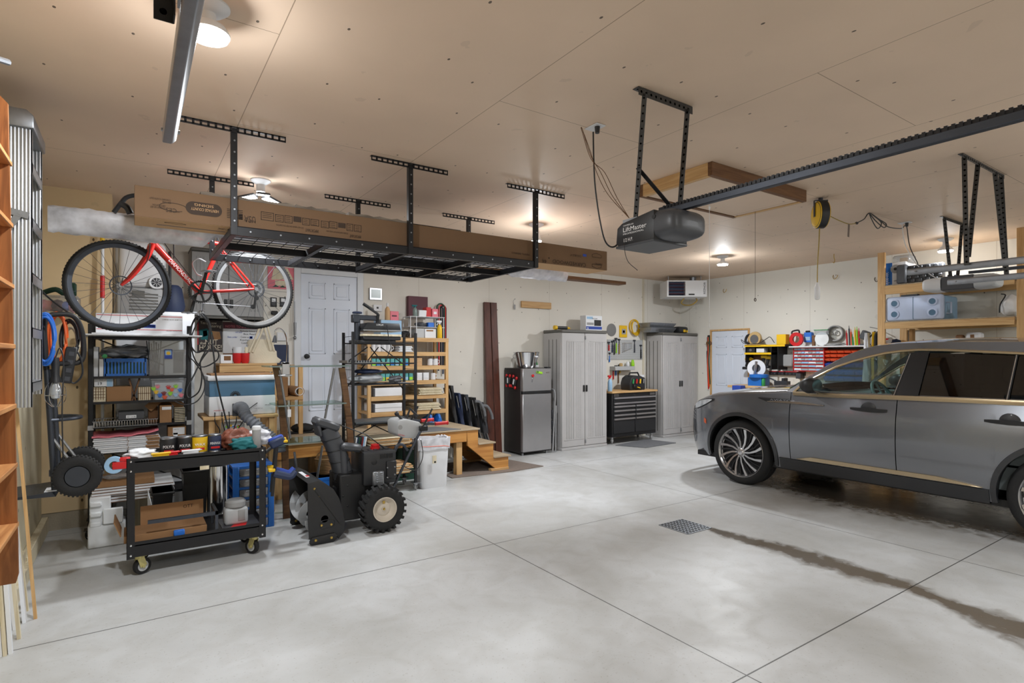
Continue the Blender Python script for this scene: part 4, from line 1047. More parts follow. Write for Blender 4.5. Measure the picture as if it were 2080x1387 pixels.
q=B();angle(q,(2.33,2.19,CEIL-0.004),(1,0,0),(0,1,0),0.46,0.045,flip=-1);q.done('ceiling_angle',['dark_iron','hole_tan'],t)
za=OZ+0.15
for x,y in((2.37,2.20),(2.735,2.20)):
 q=B();yb2=2.45 if x<2.5 else 2.30
 d=V((OX0+0.03-x if x<2.5 else OX1-0.05-x,yb2-y,za-CEIL+0.03));angle(q,(x,y,CEIL-0.03),d,(1,0,0),d.length,0.036);q.done('hanger_leg',['dark_iron','hole_tan'],t)
q=B();q.beam((2.47,2.33,2.66),(2.76,2.30,2.44),0.03,0.004);q.done('brace','black_metal',t)
q=B();q.box((OX0+0.02,OY1-0.14,OZ+0.14),(OX0+0.12,OY1-0.02,OZ+0.165));q.done('mount_tab','galvanised',t)
q=B();ra=PX(1375,440,xm);rb_=PX(2080,220,xm)
zr=2.405
q.box((xm-0.018,-2.15,zr),(xm+0.018,2.40,zr+0.035),bev=0.003);q.done('rail','gunmetal',t)
q=B();q.box((xm-0.006,-2.1,zr+0.037),(xm+0.006,2.35,zr+0.052))
for i in range(86):y=2.3-i*0.025;q.box((xm-0.011,y,zr+0.036),(xm+0.011,y+0.013,zr+0.056))
q.done('chain','black_metal',t)
t0=t
def outlet(x,y,label):
 t=TH('ceiling_outlet',label,'outlet',(x,y,CEIL));q=B();q.box((x-0.04,y-0.06,CEIL-0.008),(x+0.04,y+0.06,CEIL),bev=0.003,R=None);q.done('plate','white_plastic',t)
 q=B();q.cyl((x,y-0.02,CEIL-0.05),(x,y-0.02,CEIL-0.007),0.014,0.018,n=12);q.done('plug','black_plastic',t)
outlet(2.51,2.74,'white ceiling outlet with a black plug beside the middle opener');outlet(7.2,2.76,'white ceiling outlet feeding the yellow cord reel')
def pyc(pts,Y):return[PY(u,v,Y if not isinstance(Y,list)else Y[i])for i,(u,v)in enumerate(pts)]
Ys=[2.72,2.71,2.70,2.68,2.66,2.64,2.62,2.58]
q=B();q.tube(spline(pyc([(1205,268),(1206,320),(1209,380),(1219,450),(1231,493),(1250,500),(1270,470),(1286,446)],Ys),6),0.0055,6)
q.done('supply_cord','black_plastic',t0)
q=B()
for k,w in enumerate(((1181,258),(1182,260),(1180,259))):
 q.tube(spline(pyc([w,(1200,310+k*6),(1212+k*8,350),(1235+k*9,395+k*3),(1278,443)],[2.76,2.72,2.68,2.64,2.57]),5),0.0022,5)
q.done('bell_wire','brown_board',t0)
q=B();q.tube(spline(pyc([(1287,485),(1272,480),(1268,500),(1275,530),(1295,549)],[2.5,2.5,2.48,2.46,2.44]),5),0.002,5);q.done('antenna','black_plastic',t0)
hx0,hx1,hy0,hy1=3.70,5.06,2.72,3.47;hz=0.105
t=TH('attic_hatch','attic hatch panel with a raised stained wood frame on the ceiling','hatch',((hx0+hx1)/2,(hy0+hy1)/2,CEIL))
for a,b,mm in(((hx0,hy0,CEIL-hz),(hx1,hy0+0.04,CEIL),'brown_board'),((hx0,hy1-0.04,CEIL-hz),(hx1,hy1,CEIL),'brown_board'),((hx0,hy0+0.04,CEIL-hz),(hx0+0.04,hy1-0.04,CEIL),'pine_y'),((hx1-0.04,hy0+0.04,CEIL-hz),(hx1,hy1-0.04,CEIL),'pine_y')):
 q=B();q.box(a,b,bev=0.002);q.done('frame_board',mm,t)
q=B();q.box((hx0+0.055,hy0+0.055,CEIL-hz+0.005),(hx1-0.055,hy1-0.055,CEIL-hz+0.02));q.done('panel','ceiling_board',t)
q=B();q.box((hx0+0.04,hy0+0.04,CEIL-hz+0.02),(hx1-0.04,hy1-0.04,CEIL-hz+0.024));q.done('gap_liner','black_satin',t)
for k,(u,v0,v1,Y)in enumerate(((1441,372,665,3.05),(1534,420,605,3.2))):
 p,e=PY(u,v0,Y),PY(u,v1,Y)
 t=TH('pull_string',['long thin white string hanging from the attic hatch','thin dark pull string with a loop hanging right of the attic hatch string'][k],'string',p)
 q=B();q.tube([V((p.x,Y,CEIL-hz+0.015)),V((e.x,Y,e.z))],0.0018,5);q.done('string',['paper_white','print_brown'][k],t)
 q=B()
 if k:q.torus(V((e.x,Y,e.z-0.018)),(0,1,0),0.014,0.004,16,6)
 else:q.blob(V((p.x,Y,CEIL-hz-0.12)),(0.008,0.008,0.02),sub=2)
 q.done('knot',['paper_white','print_brown'][k],t)
rc=PY(1667,436,2.78)
t=TH('cord_reel','yellow and black retractable cord reel hanging from the ceiling','cord reel',(rc.x,rc.y,CEIL))
ax=V((math.sin(0.9),-math.cos(0.9),0));ax=V((0.75,-0.66,0))
q=B();q.lathe([(0.0,-0.045),(0.115,-0.045),(0.13,-0.03),(0.13,0.03),(0.115,0.045),(0,0.045)],rc,ax,40);q.done('housing','black_plastic',t)
q=B();q.lathe([(0.0,0.05),(0.10,0.05),(0.124,0.04),(0.125,0.03)],rc,ax,40);q.done('face_plate','yellow_plastic',t)
q=B();q.lathe([(0.0,-0.05),(0.10,-0.05),(0.124,-0.04),(0.125,-0.03)],rc,ax,40);q.done('face_plate','yellow_plastic',t)
q=B();
for s in(-1,1):q.beam(rc+ax*s*0.058+V((0,0,-0.02)),rc+ax*s*0.058+V((0,0,0.135)),0.03,0.004,up=ax)
q.beam(rc-ax*0.06+V((0,0,0.135)),rc+ax*0.06+V((0,0,0.135)),0.03,0.004);q.cyl(rc+V((0,0,0.135)),V((rc.x,rc.y,CEIL)),0.02);q.done('hanging_bracket','gunmetal',t)
he=PY(1660,580,2.78)
q=B();q.tube(spline([rc+V((-0.02,0,-0.12)),rc+V((-0.035,0,-0.3)),V((he.x+0.005,2.78,he.z+0.2)),V((he.x,2.78,he.z))],6),0.005,6);q.done('cord','cord_olive',t)
q=B();q.lathe([(0.008,0.03),(0.018,0.0),(0.024,-0.02),(0.024,-0.11),(0.018,-0.13),(0,-0.135)],V((he.x,2.78,he.z)),n=16);q.done('cord_handle','white_plastic',t)
q=B();q.tube(spline(pyc([(1684,438),(1705,448),(1725,455),(1740,453)],2.78),6),0.005,6);q.done('lead','cord_olive',t)
q=B();pts=pyc([(1740,453),(1755,445),(1766,433),(1785,445),(1800,455),(1795,462),(1778,448),(1766,434),(1776,456),(1784,464),(1790,452),(1772,436),(1790,450),(1805,461),(1830,464),(1838,458)],2.78)
q.tube(spline(pts,6),0.0055,6);q.blob(pts[0],(0.025,0.015,0.015),sub=2);q.done('supply_cord','black_plastic',t)
q=B();a=PY(1724,455,2.77);q.box(a+V((-0.02,-0.001,-0.13)),a+V((0.015,0.001,0.0)),R=rot('Y',6));q.done('paper_tag','rubber_mat',t)
for k,(u,v,Y,lab)in enumerate(((1694,514,4.2,'small gold hook in the ceiling under the cord reel'),)):
 p=PY(u,v,Y);p.z=CEIL
 q=B();q.tube(spline([p,p+V((0,0,-0.05)),p+V((0.02,0,-0.09)),p+V((0.0,0,-0.13)),p+V((-0.03,0,-0.12))],4),0.005,6);q.done('ceiling_hook','brass',None,lab,'hook')
for k,(u,v,lab,m)in enumerate(((1697,562,'brass hook on the right wall below the ceiling','brass'),(1782,567,'long dark hook on the right wall beside the pine shelf','print_brown'),(1473,590,'brass hook on the right wall above the white side door','brass'))):
 p=PX(u,v,XR)
 q=B();q.tube(spline([p+V((0,0.03,0.03)),p+V((-0.02,0.03,0.0)),p+V((-0.04,0.0,-0.04)),p+V((-0.04,-0.04,-0.02)),p+V((-0.03,-0.05,0.02))],5),0.005,6);q.done('wall_hook',m,None,lab,'hook')
hb=V((0,0,0));D=10.45
def HV(u,v,d):
 a=ray(u,v);return V((a[0]*d,a[1]*d,EYE+a[2]*d))
p=HV(1355,602.5,D);pe=HV(1436,602.5,D);ph=HV(1355,569.5,D)
W,Hh=(pe-p).length,ph.z-p.z
T=Matrix.Translation(p)@Matrix.Rotation(-YAW,4,'Z')
t=TH('unit_heater','white gas unit heater with open louvres hanging in the far corner','heater',p+V((cY*W/2,-sY*W/2,0)))
q=B(T);w2=W*0.46
for a,b in(((0,0,0),(W,0.5,0.02)),((0,0,Hh-0.02),(W,0.5,Hh)),((0,0,0.02),(0.03,0.5,Hh-0.02)),((W-0.1,0,0.02),(W,0.5,Hh-0.02)),((w2,0,0.02),(W-0.1,0.5,Hh-0.02)),((0.03,0.3,0.02),(w2,0.5,Hh-0.02))):q.box(a,b)
cs=q.done('case','white_plastic',t)
q=B(T)
for k in range(4):z=0.05+k*0.062;q.prism([(0.012,z),(0.07,z+0.012),(0.072,z+0.02),(0.014,z+0.008)],'x',0.03,w2)
q.box((0.03,0.1,0.02),(w2,0.11,Hh-0.02),1);q.done('louvre',['maroon','navy'],t)
q=B(T);q.text('REZNOR',(W-0.028,-0.003,0.05),(0,0,1),(-1,0,0),0.036,0,fit=0.22);q.box((w2+0.06,-0.003,0.03),(w2+0.17,0,0.055));q.done('lettering','text_black',cs)
q=B(T);q.cyl((W*0.78,0.3,Hh),(W*0.78,0.3,CEIL-p.z),0.06);q.done('flue_pipe','galvanised',t)
for x in(0.05,W-0.08):
 q=B(T);q.cyl((x,0.1,Hh),(x,0.1,CEIL-p.z),0.008);q.done('hanging_rod','steel',t)
q=B(T);q.tube(spline([(W*0.55,0.3,0.0),(W*0.5,0.35,-0.08),(W*0.62,0.4,-0.12),(W*0.8,0.4,-0.11),(W*0.9,0.35,-0.04),(W*0.86,0.3,0.0)],6),0.012,8);q.done('gas_line','brass',t)
t=TH('door_opener','white garage door opener over the car, half hidden by the lower track','garage opener',(7.5,2.4,CEIL))
oy0,oy1,oz=2.05,2.62,2.26;ox=7.45
q=B();q.box((ox-0.14,oy0+0.12,oz),(ox+0.14,oy1-0.16,oz+0.15),bev=0.008);q.done('chassis','dark_grey_plastic',t)
for y0_,y1_,sg,mm in((oy1-0.16,oy1+0.02,1,'white_plastic'),(oy0+0.12,oy0-0.06,-1,'light_grey_plastic')):
 q=B();rows=[]
 for i in range(6):
  f=i/5;y=y0_+(y1_-y0_)*math.sin(f*PI/2);hw=0.145*(1-0.2*f**3);hz_=0.078*(1-0.35*f**3)
  rows.append([V((ox+hw*math.copysign(abs(math.cos(a))**0.5,math.cos(a)),y,oz+0.075+hz_*math.copysign(abs(math.sin(a))**0.5,math.sin(a))))for a in[2*PI*k/24 for k in range(24)]])
 q.grid(rows,closed=True);q.face(rows[-1]);q.done('light_lens',mm,t)
q=B();q.box((ox-0.018,-2.1,oz+0.17),(ox+0.018,oy0+0.2,oz+0.20));q.done('rail','gunmetal',t)
q=B();q.beam((7.44,2.42,2.44),(7.44,2.42,oz+0.15),0.03,0.03);q.beam((7.60,2.42,2.44),(7.56,2.35,oz+0.15),0.03,0.03);q.done('mount_bar','gunmetal',t)
q=B();q.tube(spline([(7.2,2.74,CEIL-0.05),PY(1848,500,2.72),PY(1862,530,2.70),PY(1870,545,2.66),V((ox-0.05,oy1-0.1,oz+0.15))],6),0.005,6);q.done('supply_cord','black_plastic',t)
q=B();q.tube(spline([(7.18,2.78,CEIL-0.01),PY(1837,490,2.74),PY(1850,520,2.71),PY(1868,543,2.67),V((ox-0.08,oy1-0.1,oz+0.15))],6),0.004,6);q.done('bell_wire','paper_white',t)
#left
sh=0.0
by0,by1,bxf=1.95,2.97,-0.395
t=TH('wall_bookshelf','oak wall shelf unit hanging at the far left edge','shelf',(-0.53,2.45,0.65),0)
def pz(v):return EYE+(V0-v)/FP*2.24
for y in(by0,by1-0.02):
 q=B();q.prism([(XL+0.02,pz(1182)),(bxf+0.012,pz(1182)),(bxf+0.02,pz(1165)),(bxf-0.012,pz(215)),(bxf-0.06,pz(188)),(XL+0.02,pz(188))],'y',y,y+0.02);q.done('side_panel','oak_z',t)
for v in(338,463,587,709,830,950,1071):
 z=pz(v);x1=bxf+0.018-0.02*(1071-v)/730
 q=B();q.box((XL+0.02,by0+0.02,z),(x1,by1+0.012,z+0.02),bev=0.003);q.done('shelf','oak_y',t)
q=B();q.box((XL+0.004,by0,pz(1182)),(XL+0.02,by1,pz(188)));q.done('back_panel','oak_z',t)
q=B();q.cyl((bxf-0.08,by1+0.0,pz(1100)),(bxf-0.08,by1+0.012,pz(1100)),0.012);q.box((bxf-0.09,by1,pz(1118)),(bxf-0.07,by1+0.01,pz(1098)));q.done('bracket','aluminium',t)
p=V((bxf-0.05,2.7,pz(178)))
q=B();q.tube([p+V((-0.1,0,-0.01)),p+V((0.0,0,0.0)),p+V((0.06,0.1,0.03))],0.012,8);q.done('metal_hook_bar','galvanised',None,'short bent metal bar on top of the oak wall shelf','bar')
spec=[((4,1331),0.62,'paper_white',0.035),((13,1330),0.60,'cream_board',0.03),((24,1326),0.64,'paper_white',0.03),((41,1296),1.25,'cream_board',0.028),((33,1275),1.30,'paper_white',0.06),((52,1262),1.32,'paper_white',0.05),((57,1240),1.05,'cream_board',0.02),((74,1256),1.36,'pine_z',0.016)]
labs=['white trim board standing at the very bottom left corner of the photo','cream trim strip second from the left under the oak shelf','white trim strip third from the left under the oak shelf','cream trim strip fourth from the left, its foot near the floor joint','wide white trim board leaning behind the oak shelf','white and blue wrapped trim board leaning behind the oak shelf','short cream strip among the leaning trim boards','thin pine strip leaning furthest right of the trim boards']
for k,(uv,h,m,w)in enumerate(spec):
 p=PZ(*uv);p.x=max(p.x,XL+0.05);tx=max(XL+0.012,p.x-0.10)if k>2 else p.x-0.04
 q=B();q.add([(p.x-0.012,p.y-w/2,0),(p.x+0.004,p.y-w/2,0),(p.x+0.004,p.y+w/2,0),(p.x-0.012,p.y+w/2,0),(tx-0.008,p.y-w/2+0.02,h),(tx+0.008,p.y-w/2+0.02,h),(tx+0.008,p.y+w/2+0.02,h),(tx-0.008,p.y+w/2+0.02,h)],[(3,2,1,0),(4,5,6,7),(0,1,5,4),(1,2,6,5),(2,3,7,6),(3,0,4,7)])
 q.done('moulding_board',m,None,labs[k],'board','moulding boards standing below the oak shelf')
lx0,lx1,ly0,ly1=-0.545,-0.452,4.00,4.40;lz0,lz1=1.27,2.88
t=TH('step_ladder','tall aluminium step ladder hanging on the left wall','ladder',(-0.5,4.2,lz0))
for y,zz0 in((ly0,lz0),(ly1,lz0+0.05)):
 q=B()
 q.box((lx0,y,zz0),(lx1,y+0.006,lz1-0.05))
 for k in range(6):xx=lx0+0.006+k*0.0155;q.cyl((xx,y-0.001,zz0),(xx,y-0.001,lz1-0.05),0.006,n=8)
 q.box((lx0,y,zz0),(lx0+0.004,y+0.028,lz1-0.05));q.box((lx1-0.004,y,zz0),(lx1,y+0.028,lz1-0.05))
 q.done('side_rail','aluminium',t)
 q=B();q.box((lx0-0.075,y+0.01,zz0+0.02),(lx0-0.045,y+0.03,lz1-0.08),bev=0.003);q.done('rear_rail','aluminium',t)
for k in range(5):
 z=1.40+k*0.30
 q=B();q.box((lx0+0.005,ly0+0.006,z),(lx1,ly1,z+0.006));q.box((lx1-0.006,ly0+0.006,z-0.05),(lx1,ly1,z+0.004))
 for j in range(5):q.box((lx0+0.01+j*0.017,ly0+0.01,z+0.006),(lx0+0.016+j*0.017,ly1-0.005,z+0.009))
 q.done('step','aluminium',t)
for z in(1.6,2.2):
 q=B();q.box((lx0-0.07,ly0+0.02,z),(lx0-0.05,ly1+0.02,z+0.03));q.done('rear_brace','aluminium',t)
q=B();q.prism([(lx0-0.09,lz1-0.1),(lx1+0.012,lz1-0.10),(lx1+0.012,lz1-0.03),(lx1-0.02,lz1),(lx0-0.07,lz1),(lx0-0.09,lz1-0.03)],'y',ly0-0.03,ly1+0.05,bev=0.008);q.done('top_cap','galvanised',t)
q=B();q.box((lx0-0.01,ly0-0.02,2.30),(lx1-0.01,ly0-0.008,2.335),R=rot('Y',12));q.beam((lx0+0.04,ly0-0.016,2.31),(lx0-0.08,ly0-0.012,2.08),0.03,0.005,up=(0,1,0));q.cyl((lx0+0.045,ly0-0.022,2.315),(lx0+0.045,ly0,2.315),0.008);q.done('spreader','galvanised',t)
hy,hx=4.62,-0.44
t=TH('hand_truck','dark hand truck with two fat tyres hanging on the left wall behind the ladder','hand truck',(hx,hy+0.15,0.66))
for y in(hy,hy+0.28):
 q=B();q.tube([(hx+0.03,y,0.67),(hx-0.01,y,1.46)],0.017,10);q.done('rail','gunmetal',t)
q=B();q.tube(spline([(hx-0.012,hy,1.46),(hx-0.02,hy,1.6),(hx-0.02,hy+0.01,1.78),(hx+0.04,hy+0.05,1.82),(hx+0.12,hy+0.08,1.81),(hx+0.16,hy+0.10,1.72),(hx+0.17,hy+0.11,1.58),(hx+0.15,hy+0.10,1.51),(hx+0.08,hy+0.06,1.50),(hx-0.01,hy,1.50)],6),0.016,10);q.done('handle','black_satin',t)
q=B();q.box((hx-0.04,hy-0.02,1.485),(hx+0.04,hy+0.02,1.515),bev=0.004);q.done('handle_clamp','galvanised',t)
for z in(0.80,1.14):
 q=B();q.tube(arc((hx+0.01,hy+0.14,z),0.145,-90,90,10,'xy'),0.012,8)if z>1 else q.box((hx+0.0,hy,z-0.02),(hx+0.02,hy+0.28,z+0.02));q.done('cross_strap','gunmetal',t)
q=B();q.prism([(hx+0.04,0.66),(hx-0.20,0.665),(hx-0.21,0.675),(hx+0.02,0.69)],'y',hy-0.06,hy+0.34);q.box((hx-0.02,hy-0.04,0.69),(hx+0.05,hy+0.10,0.693),1);q.done('nose_plate',['gunmetal','paper_white'],t)
for y in(hy,hy+0.28):
 q=B();q.tube([(hx+0.02,y,1.02),(hx+0.15,y,0.79)],0.009,8);q.tube([(hx+0.02,y,0.72),(hx+0.15,y,0.77)],0.009,8);q.done('axle_strut','steel',t)
q=B();q.cyl((hx+0.15,hy-0.1,0.78),(hx+0.15,hy+0.40,0.78),0.009);q.done('axle','steel',t)
for y,s in((hy-0.07,-1),(hy+0.36,1)):
 o=V((hx+0.15,y,0.78));ax=V((0.0,s,0))
 q=B();q.lathe([(0.064,0.028),(0.080,0.038),(0.105,0.040),(0.124,0.028),(0.130,0.0),(0.124,-0.028),(0.105,-0.040),(0.075,-0.038),(0.055,-0.028)],o,ax,48,cap=False)
 for k in range(36):
  a=2*PI*k/36;u=V((math.cos(a),0,math.sin(a)));w_=V((-u.z,0,u.x))
  q.beam(o+u*0.126+V((0,-0.026,0)),o+u*0.126+V((0,0.026,0)),0.011,0.012,up=u)
 wh=q.done('tyre','black_rubber',t)
 q=B();q.lathe([(0.0,0.022),(0.018,0.022),(0.02,0.006),(0.045,0.006),(0.05,0.024),(0.064,0.031),(0.068,0.031)],o,ax,32);q.box(o+V((-0.045,s*0.0,0.005))+ax*0.008,o+V((-0.02,0,0.04))+ax*0.010,1);q.done('wheel_hub',['gunmetal','paper_white'],wh)
def coil(name,label,c,w,h,n,r,m,ax=(0,1,0),seed=1,cat='cord',spread=0.03):
 rd=random.Random(seed);q=B();ax=V(ax).normalized();a=V((0,0,1));b=ax.cross(a).normalized();c=V(c)
 pts=[]
 for k in range(n):
  ww,hh,dd=w*(0.75+0.3*rd.random()),h*(0.85+0.2*rd.random()),(rd.random()-0.5)*spread*2;ox=(rd.random()-0.5)*w*0.3
  for i in range(14):
   t_=2*PI*i/14;pts.append(c+b*(ww*math.cos(t_)+ox)+a*(hh*math.sin(t_))+ax*(dd+0.01*math.sin(3*t_)))
 q.tube(spline(pts,2),r,6);return q.done(name,m,None,label,cat)
coil('coiled_cord','coiled bright blue extension cord hanging on the hand truck handle',(-0.455,4.55,1.655),0.05,0.16,8,0.0065,'bright_blue',seed=3)
coil('coiled_cord','coiled orange extension cord behind the blue one on the hand truck',(-0.41,4.75,1.67),0.05,0.16,5,0.006,'orange_cord',seed=5)
coil('coiled_cord','tangle of black cords hanging right of the blue coil',(-0.35,4.80,1.66),0.055,0.13,6,0.005,'black_plastic',seed=8)
coil('coiled_cord','coil of cream cord hanging inside the hand truck handle',(-0.345,4.86,1.62),0.045,0.12,5,0.005,'canvas',seed=11)
p=V((-0.345,4.70,1.49))
t=TH('power_strip','black power strip dangling below the hand truck handle','power strip',p)
q=B();R=rot('Y',8);q.box(p+V((-0.03,-0.02,-0.12)),p+V((0.03,0.02,0.12)),R=R,bev=0.006);q.done('housing','black_plastic',t)
for k in range(4):
 c=p+R@V((0.005,-0.021,-0.09+k*0.055));q=B();q.box(c-V((0.014,0.002,0.014)),c+V((0.014,0.002,0.014)),R=R);q.done('socket','dark_grey_plastic',t)
q=B();q.tube(spline([p+V((0.02,0,0.12)),p+V((0.06,0.0,0.05)),p+V((0.07,0,-0.06)),p+V((0.03,0.0,-0.12)),p+V((0,0,-0.10))],6),0.006,6);q.done('cord','black_plastic',t)
p=V((-0.405,4.60,1.40))
t=TH('work_light','caged trouble light hanging bulb down under the hand truck handle','work light',p)
q=B();q.lathe([(0.018,0.14),(0.022,0.10),(0.02,0.03),(0.028,0.0),(0.03,-0.02)],p,n=16);q.done('grip','black_plastic',t)
q=B();q.lathe([(0.015,-0.02),(0.028,-0.06),(0.032,-0.09),(0.022,-0.12),(0,-0.13)],p,n=16);q.done('lamp_bulb','lamp_glass',t)
q=B()
for k in range(6):
 a=2*PI*k/6;u=V((math.cos(a),math.sin(a),0));q.tube(spline([p+u*0.03+V((0,0,-0.02)),p+u*0.05+V((0,0,-0.06)),p+u*0.05+V((0,0,-0.13)),p+u*0.015+V((0,0,-0.175))],4),0.002,5)
q.torus(p+V((0,0,-0.10)),(0,0,1),0.052,0.002,20,5);q.done('cage','chrome',t)
q=B();q.tube(spline([p+V((0.0,0,0.14)),p+V((0.02,0.02,0.2)),p+V((0.04,0.0,0.1)),p+V((0.035,-0.03,-0.2)),p+V((0.04,-0.02,-0.55))],6),0.004,6);q.done('cord','black_plastic',t)
q=B();pts=[V((XL+0.005,4.9,2.14)),V((-0.60,5.0,2.12)),V((-0.52,5.3,1.99)),V((-0.40,5.62,1.88)),V((-0.28,6.0,1.83)),V((-0.2,6.39,1.83))]
q.tube(spline(pts,6),0.006,6);q.done('cable','black_plastic',None,'thick black cable sagging from the left wall behind the front bicycle wheel','cable')
za=PY(110,637,5.7).z
q=B();q.box((XL,5.55,za-0.02),(-0.33,5.85,za),bev=0.003);q.prism([(XL,za-0.02),(XL,za-0.2),(XL+0.03,za-0.2),(-0.4,za-0.02)],'y',5.69,5.71);q.done('corner_shelf','cream_board',None,'small cream bracket shelf in the left corner above the hand truck','shelf')
t=TH('clear_bin','clear plastic bin of red and purple oddments on the small corner shelf','bin',(-0.49,5.7,za))
q=B();q.box((-0.63,5.60,za),(-0.35,5.82,za+0.14),bev=0.01);q.done('tub','clear_plastic',t)
for k,(m,r)in enumerate((('red_plastic',0.05),('orange_plastic',0.045),('maroon',0.05),('text_blue',0.04),('pink',0.045))):
 q=B();q.blob((-0.59+k*0.05,5.70,za+0.06),r,sub=2,seed=k,amp=0.2);q.done('oddment',m,t)
q=B();q.tube(spline([(-0.58,5.7,za+0.16),(-0.5,5.68,za+0.19),(-0.44,5.7,za+0.16),(-0.38,5.7,za+0.2)],5),0.02,8);q.box((-0.42,5.67,za+0.142),(-0.37,5.72,za+0.25),bev=0.01);q.done('hose_nozzle','dark_green',None,'dark green hose nozzle lying on the clear corner bin','nozzle')
#rack
def carton(name,label,cat,u0,v0,u1,v1,Y,d,m,z0=None,marks=(),seam=True,group=None,bev=0.004,parent=None,open_top=False,lean=0,zt=None):
 """box whose front lies at Y and spans these photo pixels; marks = (u0, v0, u1, v1, material) patches or ('text', string, u, v, h, material)"""
 a,b=fb(u0,v0,u1,v1,Y,d)
 if z0 is not None:a.z=z0
 if zt is not None:b.z=zt
 ms=[m];q=B()
 def mi(k):
  if k not in ms:ms.append(k)
  return ms.index(k)
 R=rot('X',lean)if lean else None
 if open_top:
  w=0.005
  q.box(a,(b.x,b.y,a.z+w));q.box(a,(b.x,a.y+w,b.z));q.box((a.x,b.y-w,a.z),b);q.box((a.x,a.y,a.z),(a.x+w,b.y,b.z));q.box((b.x-w,a.y,a.z),b)
  for s,x in((-1,a.x),(1,b.x)):q.beam((x,(a.y+b.y)/2,b.z),(x+s*0.05,(a.y+b.y)/2,b.z+0.05),d*0.9,0.004,up=(s,0,1))
  q.beam(((a.x+b.x)/2,b.y,b.z),((a.x+b.x)/2,b.y+0.03,b.z+0.07),b.x-a.x,0.004,up=(0,1,0.4))
 else:q.box(a,b,bev=bev)
 if seam and not open_top:q.box((a.x+0.003,(a.y+b.y)/2-0.02,b.z-0.001),(b.x-0.003,(a.y+b.y)/2+0.02,b.z+0.0008),mi('tan_tape'));
 for k in marks:
  if k[0]=='text':p=PY(k[2],k[3],Y);q.text(k[1],(p.x,Y-0.002,p.z),(1,0,0),(0,0,1),k[4],mi(k[5]),k[6]if len(k)>6 else None)
  else:c,e=fb(*k[:4],Y,0);q.box((c.x,Y-0.0014,c.z),(e.x,Y+0.002,e.z),mi(k[4]))
 if lean:
  c=V(((a.x+b.x)/2,b.y,a.z))
  for v in q.b.verts:v.co=c+R@(v.co-c)
 return q.done(name,ms,parent,label if parent is None else None,cat if parent is None else None,group)
Y1=5.91;D1=0.36
kx0,kx1=PY(184,800,Y1).x,PY(384,800,Y1).x
zR=[PY(285,v,Y1).z for v in(684,763,813,861,912)]
zR.append(PY(230,1008,Y1).z)
t=TH('folding_rack','tall black folding steel rack on casters crammed with boxes at left','rack',((kx0+kx1)/2,Y1+D1/2,0))
ztop=PY(184,657,Y1).z
for x in(kx0,kx1):
 for y in(Y1,Y1+D1):
  q=B();q.box((x-0.018,y-0.012,0.09),(x+0.018,y+0.012,ztop),bev=0.004);q.box((x-0.02,y-0.014,zR[3]-0.03),(x+0.02,y+0.014,zR[3]+0.01),1);q.done('post',['black_metal','grey_plastic'],t)
  caster(t,x,y,0.092,0.038,2.2,'black_rubber','black_metal','steel',0.02)
for z in zR:
 q=B();q.box((kx0+0.018,Y1,z-0.02),(kx1-0.018,Y1+D1,z-0.012));q.box((kx0+0.018,Y1-0.008,z-0.022),(kx1-0.018,Y1,z));q.box((kx0+0.018,Y1+D1,z-0.022),(kx1-0.018,Y1+D1+0.008,z));q.done('shelf','black_metal',t)
for za,zb in((zR[0],zR[1]),(zR[4],zR[5])):
 q=B();q.beam((kx0,Y1+D1+0.012,za),(kx1,Y1+D1+0.012,zb),0.006,0.012);q.beam((kx0,Y1+D1+0.014,zb),(kx1,Y1+D1+0.014,za),0.006,0.012);q.done('cross_brace','black_metal',t)
S=[z-0.010 for z in zR]
q=B();a,b=PY(160,684,5.62).x,PY(411,684,5.62).x;q.box((a,5.62,S[0]+0.011),(b,6.2,S[0]+0.021),bev=0.002);q.box((a+0.08,5.64,S[0]+0.0215),(b-0.10,6.2,S[0]+0.032),bev=0.002);q.done('foam_sheet','paper_white',None,'thin white foam panels lying across the very top of the left rack','panel')
T0=S[0]+0.033
carton('mailing_box','white mailing box with red stripes leaning back on top of the left rack','box',194,638,371,679,5.80,0.12,'paper_white',z0=T0,seam=False,marks=((196,641,370,642,'text_red'),(196,669,370,670,'text_red'),(292,659,316,666,'text_blue'),(293.5,660.5,314.5,664.5,'paper_white'),('text','PRIORITY',294.5,664.3,0.012,'text_blue',0.07),('text','MAILING BOX',200,657,0.011,'text_black',0.11),('text','PLEASE RECYCLE',200,664,0.009,'green_plastic',0.12),('text','LARGE BOX SHIP TO',330,650,0.009,'print_brown',0.15),('text','DELIVERY INSTRUCTIONS',338,673,0.008,'print_brown',0.12)))
carton('white_box','wide plain white box behind the striped mailing box on the left rack','box',330,634,395,679,6.0,0.2,'paper_white',z0=T0,seam=False)
carton('white_carton','slim white box standing at the left end of the blue crate, front one','box',201,729,210,762,5.93,0.2,'paper_white',z0=S[1],seam=False)
carton('white_carton','slim white box standing at the far left under the mailing box','box',190,704,199.5,762,5.95,0.25,'paper_white',z0=S[1],seam=False)
a,b=fb(213,728,296,762,5.93,0.26);a.z=S[1]
t=TH('plastic_crate','blue plastic crate under a bag of grey cloth on the left rack','crate',((a.x+b.x)/2,6.05,a.z))
q=B();q.box(a,(b.x,b.y,a.z+0.012),bev=0.002)
for(p0_,p1_)in(((a.x,a.y),(b.x,a.y+0.008)),((a.x,b.y-0.008),(b.x,b.y)),((a.x,a.y),(a.x+0.008,b.y)),((b.x-0.008,a.y),(b.x,b.y))):
 q.box((p0_[0],p0_[1],b.z-0.03),(p1_[0],p1_[1],b.z));q.box((p0_[0],p0_[1],a.z),(p1_[0],p1_[1],a.z+0.03))
